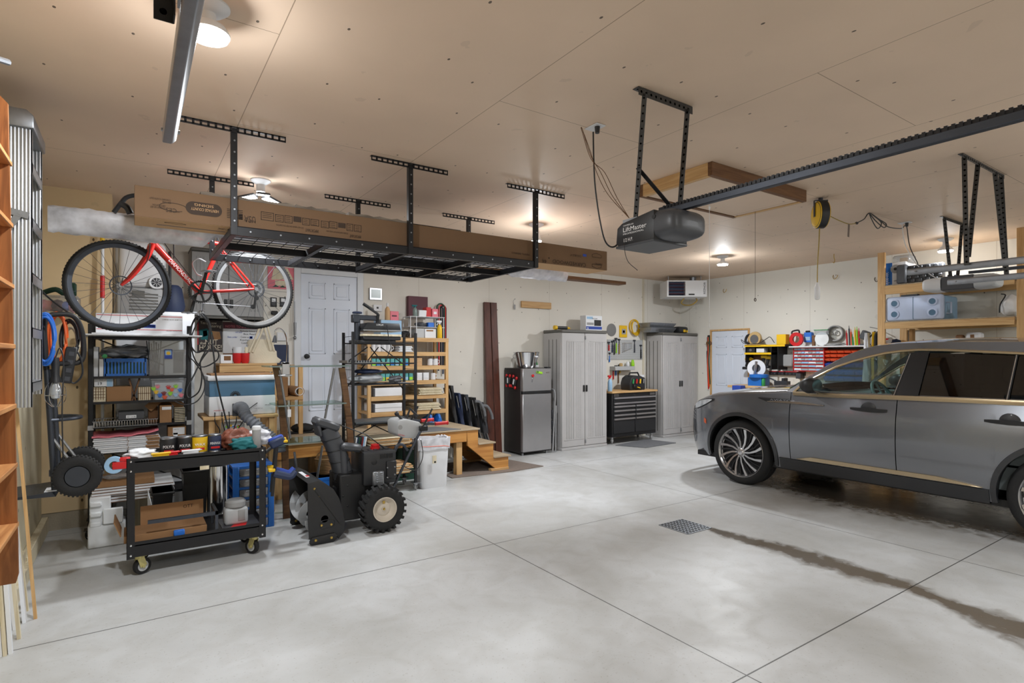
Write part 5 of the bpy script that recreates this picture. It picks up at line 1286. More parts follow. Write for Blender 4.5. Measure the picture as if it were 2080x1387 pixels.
for k in range(13):
 x=a.x+(b.x-a.x)*k/12;q.box((x-0.006,a.y+0.001,a.z),(x+0.006,a.y+0.007,b.z));q.box((x-0.006,b.y-0.007,a.z),(x+0.006,b.y-0.001,b.z))
q.done('basket','blue_plastic',t)
q=B();q.box((a.x+0.012,a.y+0.012,a.z+0.013),(b.x-0.012,b.y-0.012,b.z-0.04));q.done('contents','dark_green',t)
q=B();q.blob((a.x+0.16,6.04,b.z+0.05),(0.17,0.11,0.05),seed=4,amp=0.22,fq=3);bg=q.done('bag_of_cloth','grey_mat',None,'clear bag of crumpled grey cloth on top of the blue crate','bag')
q=B();q.blob((a.x+0.15,6.03,b.z+0.056),(0.185,0.118,0.056),seed=4,amp=0.22,fq=3);q.done('bag','clear_plastic',bg)
q=B();q.cyl((a.x+0.0,5.915,b.z+0.02),(a.x+0.0,5.935,b.z+0.02),0.018);q.done('tape_roll_end','green_plastic',bg)
a,b=fb(302,690,378,762,5.94,0.26);a.z=S[1]
t=TH('clear_drawer_bin','smoky clear plastic bin with dividers at the right end of the rack shelf','bin',((a.x+b.x)/2,6.07,a.z))
q=B();q.box(a,b,bev=0.008);q.done('tub','clear_plastic',t)
q=B();q.box((a.x+0.12,a.y+0.02,a.z+0.01),(b.x-0.01,b.y-0.02,b.z-0.09));q.box((b.x-0.10,a.y+0.012,a.z+0.03),(b.x-0.02,a.y+0.018,b.z-0.11),1);q.done('box_inside',['light_grey_plastic','dark_grey_plastic'],t)
for k in range(11):
 x=a.x+0.015+0.007*k;q=B();q.cyl((x,a.y+0.05+0.01*(k%3),a.z+0.01),(x-0.03+0.012*(k%5),a.y+0.06,b.z-0.01-0.012*(k%3)),0.004,n=6);q.done('dark_stick','black_plastic',t)
c=PY(342,719,5.935)
q=B();q.box(c+V((-0.030,-0.003,-0.042)),c+V((0.030,0,0.042)));q.box(c+V((-0.024,-0.0045,-0.01)),c+V((0.024,-0.003,0.035)),1);q.lathe([(0,0.001),(0.016,0)],c+V((0,-0.0055,0.008)),(0,-1,0),16,2);q.done('seed_packet',['text_blue','pale_blue','yellow_plastic'],None,'small packet with a yellow flower picture stuck on the smoky bin','packet')
pat=[(189+5*k,787,190.5+5*k,812,'brown_board')for k in range(5)]+[(189,789+6*k,214,790+6*k,'brown_board')for k in range(4)]
carton('patterned_box','small box with a woven line pattern at the left end of the middle shelf','box',188,787,215,812,5.93,0.2,'cream_board',z0=S[2],seam=False,marks=pat)
zb=PY(200,786,5.93).z
carton('pale_box','white and pale blue box marked 19 lying on the patterned box','box',191,766,230,787,5.96,0.2,'paper_white',z0=zb+0.001,seam=False,marks=((217,767,229,786,'pale_blue'),('text','19',199,782,0.026,'text_black'),('text','PRICE LIST',202,773,0.008,'text_black',0.05)))
carton('brown_carton','long brown cardboard box between the two patterned boxes','box',216,785,267,812,5.93,0.22,'cardboard',z0=S[2])
pat2=[(281+4*k,786,282.4+4*k,812,'brown_board')for k in range(7)]+[(280,798,307,799.2,'brown_board')]
carton('patterned_box','small box with a woven line pattern beside the paw print bin','box',280,786,307,812,5.93,0.2,'cream_board',z0=S[2],seam=False,marks=pat2)
for k,(x,ln)in enumerate(((269,-14),(276,16))):
 p=PY(x,800,5.97);q=B();q.box((p.x-0.006,5.95,S[2]),(p.x+0.006,6.15,S[2]+0.20),R=rot('Y',ln));q.done('thin_frame','brown_board',None,['thin dark picture frame leaning left on the middle shelf','thin dark picture frame leaning right on the middle shelf'][k],'frame')
a,b=fb(307,768,378,812,5.92,0.27);a.z=S[2]
t=TH('paw_print_bin','clear plastic bin printed with coloured paw prints','bin',((a.x+b.x)/2,6.05,a.z))
q=B();q.add([(a.x+0.02,a.y+0.02,a.z),(b.x-0.02,a.y+0.02,a.z),(b.x-0.02,b.y-0.02,a.z),(a.x+0.02,b.y-0.02,a.z),(a.x,a.y,b.z-0.02),(b.x,a.y,b.z-0.02),(b.x,b.y,b.z-0.02),(a.x,b.y,b.z-0.02)],[(0,3,2,1),(0,1,5,4),(1,2,6,5),(2,3,7,6),(3,0,4,7)]);q.done('tub','clear_plastic',t)
q=B();q.box((a.x-0.008,a.y-0.008,b.z-0.02),(b.x+0.008,b.y+0.005,b.z),bev=0.006);q.done('lid','clear_plastic',t)
q=B();q.box((a.x+0.03,a.y+0.035,a.z+0.005),(b.x-0.03,b.y-0.03,b.z-0.04));q.done('contents','paper_white',t)
pc_=[(342,787,'red_plastic'),(357,785,'lime'),(317,797,'yellow_plastic'),(333,800,'dark_red'),(346,800,'lime'),(357,803,'pale_blue'),(325,804,'bright_blue'),(368,804,'pink'),(320,786,'pink'),(335,808,'orange_plastic'),(349,792,'orange_plastic'),(366,793,'bright_blue'),(312,790,'lime')]
q=B();ms=[]
for u,v,m in pc_:
 if m not in ms:ms.append(m)
 c=PY(u,v,5.93);f=(c.z-a.z)/(b.z-a.z);y=a.y+0.02*(1-f)-0.002;r=0.014
 q.lathe([(0,0.001),(r,0)],(c.x,y,c.z),(0,-1,0),12,ms.index(m))
 for j in range(4):an=PI*(0.2+0.2*j);q.lathe([(0,0.001),(r*0.42,0)],(c.x+r*1.35*math.cos(an),y-0.0005,c.z+r*1.35*math.sin(an)),(0,-1,0),8,ms.index(m))
q.done('paw_prints',ms,t)
a,b=fb(188,846,320,858,5.88,0.3);a.z=S[3]
t=TH('wire_tray','low bright metal wire tray rack on the lower middle shelf','tray',((a.x+b.x)/2,6.02,a.z))
q=B();q.box(a,(b.x,b.y,a.z+0.006));q.tube([V((a.x,a.y,a.z+0.05)),V((b.x,a.y,a.z+0.05)),V((b.x,b.y,a.z+0.05)),V((a.x,b.y,a.z+0.05))],0.004,6,closed=True);q.done('tray','steel',t)
q=B()
for k in range(24):x=a.x+(b.x-a.x)*(k+0.5)/24;q.tube([V((x,a.y,a.z+0.006)),V((x,a.y,a.z+0.05)),V((x,b.y,a.z+0.05)),V((x,b.y,a.z+0.006))],0.0025,5)
q.done('wires','chrome',t)
carton('grey_box','flat grey box with a white label on the metal tray','box',240,836,293,851,5.90,0.2,'dark_grey_plastic',z0=S[3]+0.056,seam=False,marks=((256,843,277,849,'paper_white'),('text','XE 13 0R',257.5,848.3,0.013,'text_black',0.065)))
carton('open_carton','open brown cardboard box with a white label beside the striped box','box',323,823,350,860,5.94,0.18,'cardboard',z0=S[3],open_top=True,marks=((329,826,348,832,'paper_white'),))
carton('dark_carton','dark brown cardboard box behind the metal tray','box',301,826,321,860,6.06,0.15,'cardboard_dark',z0=S[3])
st=[(354,829+3.4*k,375.5,830.6+3.4*k,'text_black')for k in range(9)]
carton('striped_boxes','stack of small cream boxes with dark edges at the right end of the rack','box',354,828,376,860,5.94,0.14,'cream_board',z0=S[3],seam=False,marks=st)
for k in range(8):
 zz=S[4]+0.001+k*0.0165;a,b=PY(188+k%3,900,5.87).x,PY(327-(k*2)%5,900,5.87).x
 q=B();q.box((a,5.87+0.01*(k%2),zz),(b,6.22,zz+0.0145),bev=0.003);q.box((b-0.10,5.868+0.01*(k%2),zz+0.001),(b-0.002,5.87+0.01*(k%2),zz+0.0135),1);q.box((a+0.24,5.868+0.01*(k%2),zz),(a+0.243,5.872,zz+0.0145),1)
 q.done('flat_mailer',['paper_white','cardboard'],None,'flat white and brown folded mailer in the stack on the lower rack shelf','mailer','folded mailers stacked on the lower rack shelf')
q=B();a,b=PY(186,885,5.86).x,PY(322,885,5.86).x;n=12;rows=[]
for i in range(n+1):
 f=i/n;x=a+(b-a)*f;lift=0.035*max(0,f-0.55)**1.2*2.2+0.004*math.sin(i*1.7);zz=S[4]+0.136+lift
 rows.append([V((x,5.86,zz)),V((x,6.2,zz+0.01)),V((x,6.2,zz+0.02)),V((x,5.86,zz+0.012))])
q.grid(rows,closed=True);q.face(rows[0]);q.face(rows[-1]);q.done('paper_sheets','pink',None,'curling sheaf of pinkish papers on top of the folded mailers','papers')
carton('labelled_carton','brown cardboard box with a shipping label at the right of the lower shelf','box',341,866,378,911,5.94,0.2,'cardboard',z0=S[4],marks=((351,868,375,882,'paper_white'),(352,879,361,890,'paper_white'),('text','SHIP TO',353,873,0.008,'text_black',0.04)))
for k in range(6):
 zz=S[5]+0.001+k*0.021;a,b=PY(184+k*0.5,990,5.70).x,PY(355-2*(k%2),990,5.70).x
 q=B();q.box((a,5.70+0.012*(k%3),zz),(b,6.15,zz+0.019),bev=0.003);q.box((a,5.699+0.012*(k%3),zz+0.001),(b,5.70+0.012*(k%3),zz+0.006),1);q.done('white_board',['paper_white','cardboard_dark'],None,'large white sheet board in the stack on the lowest rack shelf','board','white sheet boards stacked on the lowest rack shelf')
zz=S[5]+0.129;a,b=PY(192,975,5.72).x,PY(314,975,5.72).x
q=B();rows=[]
for i in range(25):
 x=a+(b-a)*i/24;h=0.04+0.006*(i%2);rows.append([V((x,5.72,zz)),V((x,5.72,zz+h)),V((x,6.0,zz+h+0.02)),V((x,6.0,zz))])
q.grid(rows,closed=True);q.face(rows[0]);q.face(rows[-1]);q.done('corrugated_wrap','cardboard',None,'folded corrugated brown packing paper on the white sheet boards','packing paper')
q=B();q.blob(((a+b)/2-0.05,5.78,zz+0.075),(0.12,0.06,0.022),seed=6);q.done('air_pillow','clear_plastic',None,'clear plastic air pillow lying on the corrugated packing paper','packing')
t=TH('foam_packaging','white foam packing block standing on the floor under the left rack','foam',(PY(215,1060,5.6).x,5.7,0))
a,b=PY(178,1080,5.62).x,PY(255,1080,5.62).x
q=B();q.box((a,5.62,0.0),(b,5.85,PY(210,1066,5.62).z),bev=0.008);q.box((a+0.01,5.64,0.13),(b-0.1,5.84,0.40),bev=0.006);q.done('block','foam_white',t)
q=B();c0,c1=PY(209,1066,5.6),PY(250,1030,5.6);q.box((c0.x,5.6,c0.z),(c1.x,5.64,c1.z),bev=0.006);q.done('panel','foam_white',t)
for k in range(3):q=B();q.box((a+0.012,5.615,0.17+k*0.08),(a+0.09,5.66,0.21+k*0.08),bev=0.008);q.done('rib','foam_white',t)
q=B();q.box((PY(270,1000,5.9).x,5.95,0),(PY(300,1000,5.9).x,6.0,PY(285,985,5.9).z),bev=0.004);q.done('cream_board','cream_board',None,'cream panel standing on the floor behind the cart','panel')
fx0,fx1=-0.13,PY(395,800,6.45).x;fz=PY(300,638,6.45).z
t=TH('upright_freezer','tall white upright freezer mostly hidden behind the left rack','freezer',((fx0+fx1)/2,6.8,0))
q=B();q.box((fx0,6.50,0.03),(fx1,7.15,fz),bev=0.012);q.box((fx0+0.03,6.55,0),(fx1-0.03,7.1,0.04));q.done('cabinet','white_paint',t)
q=B();q.box((fx0,6.43,0.10),(fx1,6.495,fz),bev=0.012);q.done('door','white_paint',t)
q=B();q.box((fx1+0.001,6.62,0.2),(fx1+0.004,6.66,fz-0.1));q.box((fx1+0.001,6.9,0.2),(fx1+0.004,6.92,fz-0.1));q.done('side_trim','grey_plastic',t)
a,b=fb(237,584,331,636,6.50,0.35);a.z=fz
t=TH('wheeled_cooler','grey and white wheeled cooler lying on the white freezer behind the front bicycle wheel','cooler',((a.x+b.x)/2,6.7,fz))
q=B();q.box(a,b,bev=0.02,seg=2);q.box((a.x+0.12,6.497,b.z-0.10),(b.x-0.15,6.50,b.z-0.03),1)
for k in range(6):q.box((a.x+0.10,6.495,a.z+0.04+k*0.03),(b.x-0.04,6.502,a.z+0.052+k*0.03),1)
q.done('body',['grey_plastic','taupe_dark'],t)
zt2=PY(285,487,6.5).z
q=B();q.box((a.x+0.01,6.52,b.z),(b.x+0.03,6.82,zt2),bev=0.06,seg=3);q.done('lid','white_plastic',t)
q=B();q.tube([(b.x+0.06,6.55,b.z-0.05),(b.x+0.06,6.55,zt2-0.15),(b.x+0.06,6.6,zt2-0.08)],0.014,8);q.done('pull_handle','black_plastic',t)
c=PY(318,574,6.50)
q=B();q.lathe([(0.045,0.012),(0.062,0.014),(0.068,0.0),(0.062,-0.014),(0.045,-0.012)],c,(0,-1,0),32,closed=True);q.lathe([(0,0.006),(0.012,0.01),(0.046,0.004)],c,(0,-1,0),24,1)
for k in range(8):an=2*PI*k/8;u=V((math.cos(an),0,math.sin(an)));q.beam(c+u*0.012+V((0,-0.012,0)),c+u*0.046+V((0,-0.012,0)),0.006,0.006,2)
q.done('wheel',['white_plastic','dark_grey_plastic','light_grey_plastic'],t)
q=B();q.lathe([(0.02,0),(0.09,0.01),(0.11,0.1),(0.08,0.28),(0.05,0.31),(0.0,0.31)],(b.x+0.09,6.62,fz),n=20);q.done('fabric_bag','navy',None,'dark navy cloth bag standing right of the grey cooler','bag')
p0,p1=PY(208,480,6.30),PY(208,860,6.30)
t=TH('extension_pole','white and yellow telescoping pole standing against the tan corner wall','pole',(p1.x,6.3,0))
q=B();q.cyl((p1.x,6.30,0.0),(p0.x,6.34,p0.z-0.02),0.013,n=12);q.done('shaft','white_plastic',t)
for v0_,v1_,m in((478,496,'yellow_plastic'),(560,605,'red_plastic')):
 e0,e1=PY(208,v0_,6.33),PY(208,v1_,6.33);q=B();q.cyl((e1.x,6.325,e1.z),(e0.x,6.335,e0.z),0.018,n=14);q.done('grip' if m[0]=='y' else 'label_sleeve',m,t)
fwc,rwc=V((-0.08,5.29,2.09)),V((0.91,5.48,2.146))
ux=(rwc-fwc);ux.z=0;ux.normalize();up_=V((0,0,1));sd=ux.cross(up_)
if sd.y<0:sd=-sd
def bp(fx,fz,s=0.0):
 """point in the bicycle plane: fx along from the front axle, fz above the line of the axles, s sideways (away from the camera)"""
 L=(rwc-fwc).length;return fwc+(rwc-fwc)*(fx/L)+V((0,0,fz))+sd*s
t=TH('bicycle','red bicycle hanging from the ceiling rack above the left shelves','bicycle',(0.4,5.38,1.75))
BBx,BBz=0.555,-0.035
def wheelb(c,name):
 q=B();q.tube([c+ux*(0.335*math.cos(a))+V((0,0,0.335*math.sin(a)))for a in[2*PI*k/64 for k in range(64)]],0.0165,10,closed=True)
 for k in range(90):
  a=2*PI*k/90;u=ux*math.cos(a)+V((0,0,math.sin(a)));q.beam(c+u*0.350-sd*0.011,c+u*0.350+sd*0.011,0.008,0.006,up=u)
 w=q.done('tyre','black_rubber',t)
 q=B()
 def ring(r,s):return[c+ux*(r*math.cos(a))+V((0,0,r*math.sin(a)))+sd*s for a in[2*PI*k/64 for k in range(64)]]
 q.grid(list(map(list,zip(*[ring(0.318,-0.011),ring(0.322,-0.011),ring(0.296,-0.009),ring(0.292,0.0),ring(0.296,0.009),ring(0.322,0.011)])))+[[ring(0.318,-0.011)[0],ring(0.322,-0.011)[0],ring(0.296,-0.009)[0],ring(0.292,0)[0],ring(0.296,0.009)[0],ring(0.322,0.011)[0]]])
 q.done('rim','aluminium' if name=='r' else 'gunmetal',w)
 q=B()
 for k in range(28):
  a=2*PI*k/28;b_=a+(0.35 if k%2 else-0.35);s=0.028 if(k//2)%2 else-0.028
  q.tube([c+ux*(0.022*math.cos(b_))+V((0,0,0.022*math.sin(b_)))+sd*s,c+ux*(0.296*math.cos(a))+V((0,0,0.296*math.sin(a)))],0.0018,4)
 q.done('spokes','gunmetal',w)
 q=B();q.cyl(c-sd*0.05,c+sd*0.05,0.016,n=14);q.lathe([(0.016,-0.032),(0.028,-0.03),(0.028,-0.026),(0.016,-0.022)],c,sd,18);q.lathe([(0.016,0.022),(0.028,0.026),(0.028,0.03),(0.016,0.032)],c,sd,18);q.done('hub','steel',w)
 q=B();q.lathe([(0.066,-0.04),(0.075,-0.04),(0.075,-0.038),(0.066,-0.038)],c,sd,40,closed=True)
 for k in range(6):a=2*PI*k/6;q.beam(c-sd*0.039+ux*(0.02*math.cos(a))+V((0,0,0.02*math.sin(a))),c-sd*0.039+ux*(0.058*math.cos(a+0.3))+V((0,0,0.058*math.sin(a+0.3))),0.004,0.002,up=sd)
 q.done('brake_disc','gunmetal',w);return w
wheelb(fwc,'f');wheelb(rwc,'r')
headB,headT=bp(0.225,0.36),bp(0.265,0.48)
seatT,BB=bp(0.735,0.40),bp(BBx,BBz)
q=B()
q.tube([bp(0.225,0.345),BB],[0.027,0.024],14);q.tube([headT-V((0,0,0.03)),bp(0.73,0.38)],0.019,12);q.tube([headB,headT],0.023,12);q.tube([seatT,BB],0.018,12)
for s in(-1,1):
 q.tube([bp(0.72,0.345,s*0.018),bp(0.985,0.015,s*0.055)],[0.011,0.008],10);q.tube([bp(BBx+0.03,BBz,s*0.03),bp(0.985,0.0,s*0.055)],[0.014,0.010],10)
q.cyl(bp(BBx,BBz,-0.04),bp(BBx,BBz,0.04),0.024);q.done('frame','red_paint',t)
q=B();
for s in(-1,1):q.tube(spline([bp(0.215,0.335,s*0.035),bp(0.17,0.22,s*0.05),bp(0.07,0.07,s*0.055),bp(0.0,0.0,s*0.055)],5),[0.02-0.0006*i for i in range(16)],10)
q.cyl(bp(0.215,0.335,-0.05),bp(0.215,0.335,0.05),0.02);q.done('fork','red_paint',t)
d=(BB-bp(0.225,0.345)).normalized();n_=d.cross(sd).normalized();n_=n_ if n_.z>0 else-n_
q=B();q.text('DIAMONDBACK',bp(0.225,0.345)+d*0.16-sd*0.0275-n_*0.013,d,n_,0.030,0,fit=0.26);q.done('lettering','text_white',t)
q=B();q.lathe([(0.078,-0.05),(0.092,-0.05),(0.092,-0.046),(0.078,-0.046)],BB,sd,44,closed=True)
for k in range(36):a=2*PI*k/36;u=ux*math.cos(a)+V((0,0,math.sin(a)));q.beam(BB-sd*0.05+u*0.09,BB-sd*0.046+u*0.098,0.006,0.004,up=u)
for k in range(5):a=2*PI*k/5;u=ux*math.cos(a)+V((0,0,math.sin(a)));q.beam(BB-sd*0.048,BB-sd*0.048+u*0.08,0.016,0.005,up=sd)
q.cyl(BB-sd*0.07,BB+sd*0.07,0.018);q.done('chainring','black_satin',t)
for s,a in((-1,1.35),(1,1.35+PI)):
 u=ux*math.cos(a)+V((0,0,math.sin(a)));e=BB+u*0.17+sd*s*0.075;q=B();q.beam(BB+sd*s*0.07,e,0.024,0.014,up=sd,bev=0.003);k_=q.done('crank','black_satin',t)
 q=B();q.tube([e+sd*s*0.02-ux*0.045,e+sd*s*0.02+ux*0.045,e+sd*s*0.10+ux*0.045,e+sd*s*0.10-ux*0.045],0.006,6,closed=True);q.cyl(e,e+sd*s*0.10,0.012);q.done('pedal','steel',k_)
q=B();cs=rwc-sd*0.04
for k,r in enumerate((0.055,0.048,0.041,0.034,0.027)):q.lathe([(r-0.012,0),(r,0.0),(r,0.002),(r-0.012,0.002)],cs+sd*0.004*k,sd,30,closed=True)
q.done('cassette','steel',t)
q=B();e=rwc-sd*0.05+V((0.0,0,-0.08));q.beam(rwc-sd*0.05+V((0,0,-0.03)),e-ux*0.02+V((0,0,-0.09)),0.014,0.02,up=sd);q.cyl(e-sd*0.004,e+sd*0.004,0.02);q.cyl(e-ux*0.03+V((0,0,-0.08))-sd*0.004,e-ux*0.03+V((0,0,-0.08))+sd*0.004,0.02);q.done('derailleur','black_satin',t)
q=B();q.tube([BB-sd*0.048+V((0,0,0.094)),rwc-sd*0.045+V((0,0,0.04))],0.003,5);q.tube([BB-sd*0.048+V((0,0,-0.094)),e-sd*0.0+V((0,0,-0.08))],0.003,5);q.done('chain','steel',t)
q=B();q.tube(spline([bp(0.25,0.42,-0.03),bp(0.19,0.36,-0.08),bp(0.17,0.2,-0.065),bp(0.05,0.05,-0.06)],6),0.004,5);q.tube(spline([bp(0.27,0.42,0.02),bp(0.33,0.30,-0.03),bp(0.5,0.07,-0.03),bp(0.57,-0.02,-0.03)],6),0.0035,5);q.done('brake_cable','black_plastic',t)
q=B();q.tube(spline([bp(0.60,0.22,-0.03),bp(0.54,0.24,-0.04),bp(0.50,0.20,-0.03),bp(0.53,0.12,-0.03),bp(0.57,0.10,-0.03)],5),0.006,6);q.done('bottle_cage','aluminium',t)
q=B();q.cyl(seatT,seatT+(seatT-BB).normalized()*0.04,0.014);q.prism([(-0.14,0.0),(0.12,0.02),(0.13,0.045),(-0.13,0.035)],'y',-0.05,0.05)if False else None;q.done('seat_post','black_satin',t)
q=B();q.tube([headT,headT+V((-0.05,0,0.03))],0.016,10);q.tube([headT+V((-0.05,0,0.03))-sd*0.20,headT+V((-0.05,0,0.03))+sd*0.04],0.014,10);q.done('handlebar','black_satin',t)
for k,x in enumerate((0.37,0.70)):
 p=bp(x,0.41);q=B();q.tube(spline([p+V((0,0,ZR-p.z+0.0)),p+V((0.0,0,0.03)),p+V((0.02,0,-0.03)),p+V((0.04,0,0.0))],5),0.005,6)
 q.done('hanging_hook','black_satin',t)
rd=random.Random(5)
def loopcable(label,px,Y,r,seed):
 q=B();pts=[]
 for i,(u,v)in enumerate(px):pts.append(PY(u,v,Y-0.012*i))
 q.tube(spline(pts,6),r,6);return q.done('looped_cable','black_plastic',None,label,'cable')
loopcable('thick black cable looping down past the poster to the blue topped machine',[(408,640),(392,655),(384,690),(398,715),(418,705),(428,670),(420,645),(409,638),(424,660),(434,720),(438,760),(446,800),(456,840),(466,880)],5.72,0.0075,1)
loopcable('black cable hanging in wide loops right of the left rack',[(408,640),(395,648),(388,675),(392,720),(410,745),(440,732),(443,715),(428,710),(410,730),(395,760),(380,790),(384,808),(404,795),(410,765),(407,735),(420,705),(425,660),(410,640)],5.80,0.0065,2)
loopcable('thin black cord dropping from the loops behind the left rack',[(408,640),(390,680),(384,720),(395,735),(412,760),(415,790),(400,815),(375,822),(355,815)],5.85,0.005,3)
q=B();p=PY(409,638,5.72);q.box((p.x-0.025,5.68,p.z-0.02),(p.x+0.025,5.75,p.z+0.03),bev=0.008);q.tube([p,V((p.x,5.5,p.z+0.12)),bp(0.575,-0.06)],0.006,6);q.done('cable_tie_hook','steel',None,'steel clip gathering the looped black cables under the bicycle crank','clip')
#middle
def sbox(name,label,cat,a,b,m,group=None,bev=0.004,parent=None):
 q=B();q.box(a,b,bev=bev);return q.done(name,m,parent,label,cat,group)
a,b=fb(388,508,536,648,7.30,0.34);zc=a.z
t=TH('wall_cabinet','grey resin wall cabinet with two ribbed doors behind the bicycle','cabinet',((a.x+b.x)/2,7.64,a.z))
q=B();q.box((a.x,a.y+0.02,a.z),b,bev=0.012);q.box((a.x-0.005,a.y-0.005,b.z-0.04),(b.x+0.005,b.y,b.z),1,bev=0.01);q.box((a.x-0.005,a.y-0.005,a.z),(b.x+0.005,b.y,a.z+0.03),1,bev=0.008);q.done('case',['grey_plastic','taupe_dark'],t)
xm=(a.x+b.x)/2
for s,x0,x1 in((-1,a.x+0.005,xm-0.003),(1,xm+0.003,b.x-0.005)):
 q=B();q.box((x0,a.y,a.z+0.035),(x1,a.y+0.02,b.z-0.045),bev=0.006)
 for f in(0.15,0.25,0.35):w=x1-x0;xx=x0+w*f if s<0 else x1-w*f;q.box((xx-0.008,a.y-0.005,a.z+0.10),(xx+0.008,a.y+0.002,b.z-0.10),bev=0.002)
 xx=x0+(x1-x0)*(0.66 if s<0 else 0.34)
 for k in range(18):q.box((xx-0.06,a.y-0.003,a.z+0.12+k*0.03),(xx+0.06,a.y+0.002,a.z+0.135+k*0.03))
 d=q.done('door','grey_plastic',t)
 q=B();q.box((xm+s*0.03-0.018,a.y-0.01,a.z+0.13),(xm+s*0.03+0.018,a.y+0.002,a.z+0.23),bev=0.004);q.done('handle','black_satin',d)
def flat(name,label,cat,u0,v0,u1,v1,m,marks=(),d=0.012,Y=7.65,fr=None):
 a,b=fb(u0,v0,u1,v1,Y-d,d+0.0005);ms=[m];q=B();q.box(a,b,bev=0.002)
 def mi(k):
  if k not in ms:ms.append(k)
  return ms.index(k)
 for k in marks:
  if k[0]=='text':p=PY(k[2],k[3],Y-d);q.text(k[1],(p.x,Y-d-0.003,p.z),(1,0,0),(0,0,1),k[4],mi(k[5]),k[6]if len(k)>6 else None)
  elif k[0]=='poly':q.face([V((PY(u,v,Y-d).x,Y-d-0.0015,PY(u,v,Y-d).z))for u,v in k[1]],mi(k[2]))
  else:c,e=fb(*k[:4],Y-d,0);q.box((c.x,Y-d-0.0012,c.z),(e.x,Y-d+0.002,e.z),mi(k[4]))
 return q.done(name,ms,None,label,cat)
mat('poster_dark',(44,30,32),0.5);mat('cream_text',(226,216,196),0.6,vary=0)
sp=lambda ua,ub,v:PY(ub,v,7.64).x-PY(ua,v,7.64).x
flat('tin_sign','dark tin sign reading you are now entering the nut house','sign',401,648,452,714,'poster_dark',(('text','You are now',407,658,0.035,'cream_text',sp(407,440,655)),('text','Entering',423,664.5,0.035,'cream_text',sp(423,449,664)),('poly',[(405,670),(420,667),(432,676),(424,690),(408,690)],'teal_cloth'),('poly',[(430,672),(446,674),(449,688),(436,692)],'cardboard'),('poly',[(412,672),(420,671),(422,681),(413,684)],'cream_text'),('text','the',406,699,0.03,'cream_text'),('text','NUT',417,699.5,0.062,'cream_text',sp(417,442,697)),('text','HOUSE!',405,711,0.066,'cream_text',sp(405,450,708)),(401,648,403,700,'text_red')))
wb=[('text',s,u,v,h,m,sp(u,u2,v))for s,u,u2,v,h,m in(('Parkside School 1x',488,524,674,0.022,'text_black'),('Box Ready',495,522,680,0.022,'text_black'),('Coaster set',489,506,686,0.022,'text_black'),('Keychain labels',488,522,692,0.022,'text_black'),('Cutting boards 4',490,521,698,0.022,'text_black'),('Signs for shop',500,523,703,0.022,'text_black'),('Slate order',462,482,686,0.022,'text_blue'),('call back',478,492,676,0.022,'text_blue'))]
flat('whiteboard','whiteboard with black and blue handwriting behind the rear bicycle wheel','whiteboard',453,655,528,719,'paper_white',[(453,655,528,668,'maroon'),(453,717.5,528,720,'cardboard_dark'),(507,683,513,688,'text_blue'),(508,684,512,687,'paper_white'),('text','NOTES TO DO',458,665,0.03,'pink',sp(458,500,662))]+wb)
flat('pink_sign','pink board with a white house outline behind the rear bicycle wheel','sign',544,543,601,587,'pink',(('poly',[(556,545),(584,545),(596,568),(551,568)],'cream_board'),(559,570,585,581,'cream_board'),('poly',[(553,583),(560,578),(567,583)],'dark_green'),('poly',[(566,584),(574,580),(582,584)],'dark_green'),(558,549,584,550,'maroon'),(556,555,588,556,'maroon'),(554,561,591,562,'maroon')))
for k,(u,lab)in enumerate(((549.5,'small black framed picture left of its twin beside the entry door'),(568.5,'small black framed picture nearer the entry door'))):flat('framed_picture',lab,'picture',u,604,u+13,623,'black_satin',((u+2.5,606,u+10.5,613,'paper_white'),(u+2.5,614,u+10.5,620,'dark_grey_plastic')))
q=B();p=PY(560,636,7.6);q.box(p+V((-0.05,0,-0.02)),p+V((0.03,0.0505,0.03)),bev=0.01);q.tube(spline([p+V((0.02,0.02,0)),p+V((0.08,0.02,-0.03)),p+V((0.12,0.02,0.0))],4),0.012,8);q.done('black_gadget','black_plastic',None,'small black gadget hanging on the wall under the two little pictures','gadget')
flat('light_switch','white light switch plate on the wall beside the lamp','switch',563,675,583,692,'white_plastic',((571.5,681,574,686,'paper_white'),),d=0.02)
q=B();p,e=PY(599,612,7.60),PY(599,686,7.60);q.cyl(p,e,0.005,n=8);e1,e2=PY(599,655,7.60),PY(599,680,7.60);q.cyl(e1,e2,0.018,0.014,n=12);q.blob(e,0.022,sub=2);q.done('door_rod','steel',None,'steel pull rod hanging on the left of the entry door frame','rod')
flat('navy_board','dark navy square board standing behind the bent lamp','board',549,700,586,740,'navy',d=0.05)
flat('thermostat','square chrome framed thermostat display right of the entry door','thermostat',751,585,776,609,'steel',((754,588,773,605,'screen_grey'),),d=0.03)
flat('doorbell_box','white square switch box below the thermostat','switch',759,619,776,632,'white_plastic',((765,623,769,627,'black_satin'),),d=0.03)
flat('maroon_board','square maroon board standing on top of the pine shelf','board',830,602,869,645,'maroon',d=0.08)
for k,(dx,m)in enumerate(((-8,'dark_green'),(0,'red_plastic'),(6,'black_rubber'),(-3,'navy'))):
 q=B();w=(7-k)*0.009;pts=[]
 x=PY(899,700,7.56).x+dx*0.004;zt,zb=PY(899,617+k*2,7.56).z,PY(899,735+k*6,7.56).z
 pts=[V((x-w,7.56+0.012*k,zb))]+[V((x-w*math.cos(a),7.56+0.012*k,zt-w+w*math.sin(a)))for a in[PI*i/10 for i in range(11)]]+[V((x+w,7.56+0.012*k,zb-0.05))]
 q.tube(pts,0.011,6);q.done('hanging_strap',m,None,['dark green strap looped over the right end of the pine shelf','red strap looped over the right end of the pine shelf','black strap looped over the right end of the pine shelf','navy strap looped over the right end of the pine shelf'][k],'strap')
YPt=7.10
tx0_,tx1_=PY(446,745,YPt).x,PY(616,760,YPt).x;tz0=PY(500,738,YPt).z
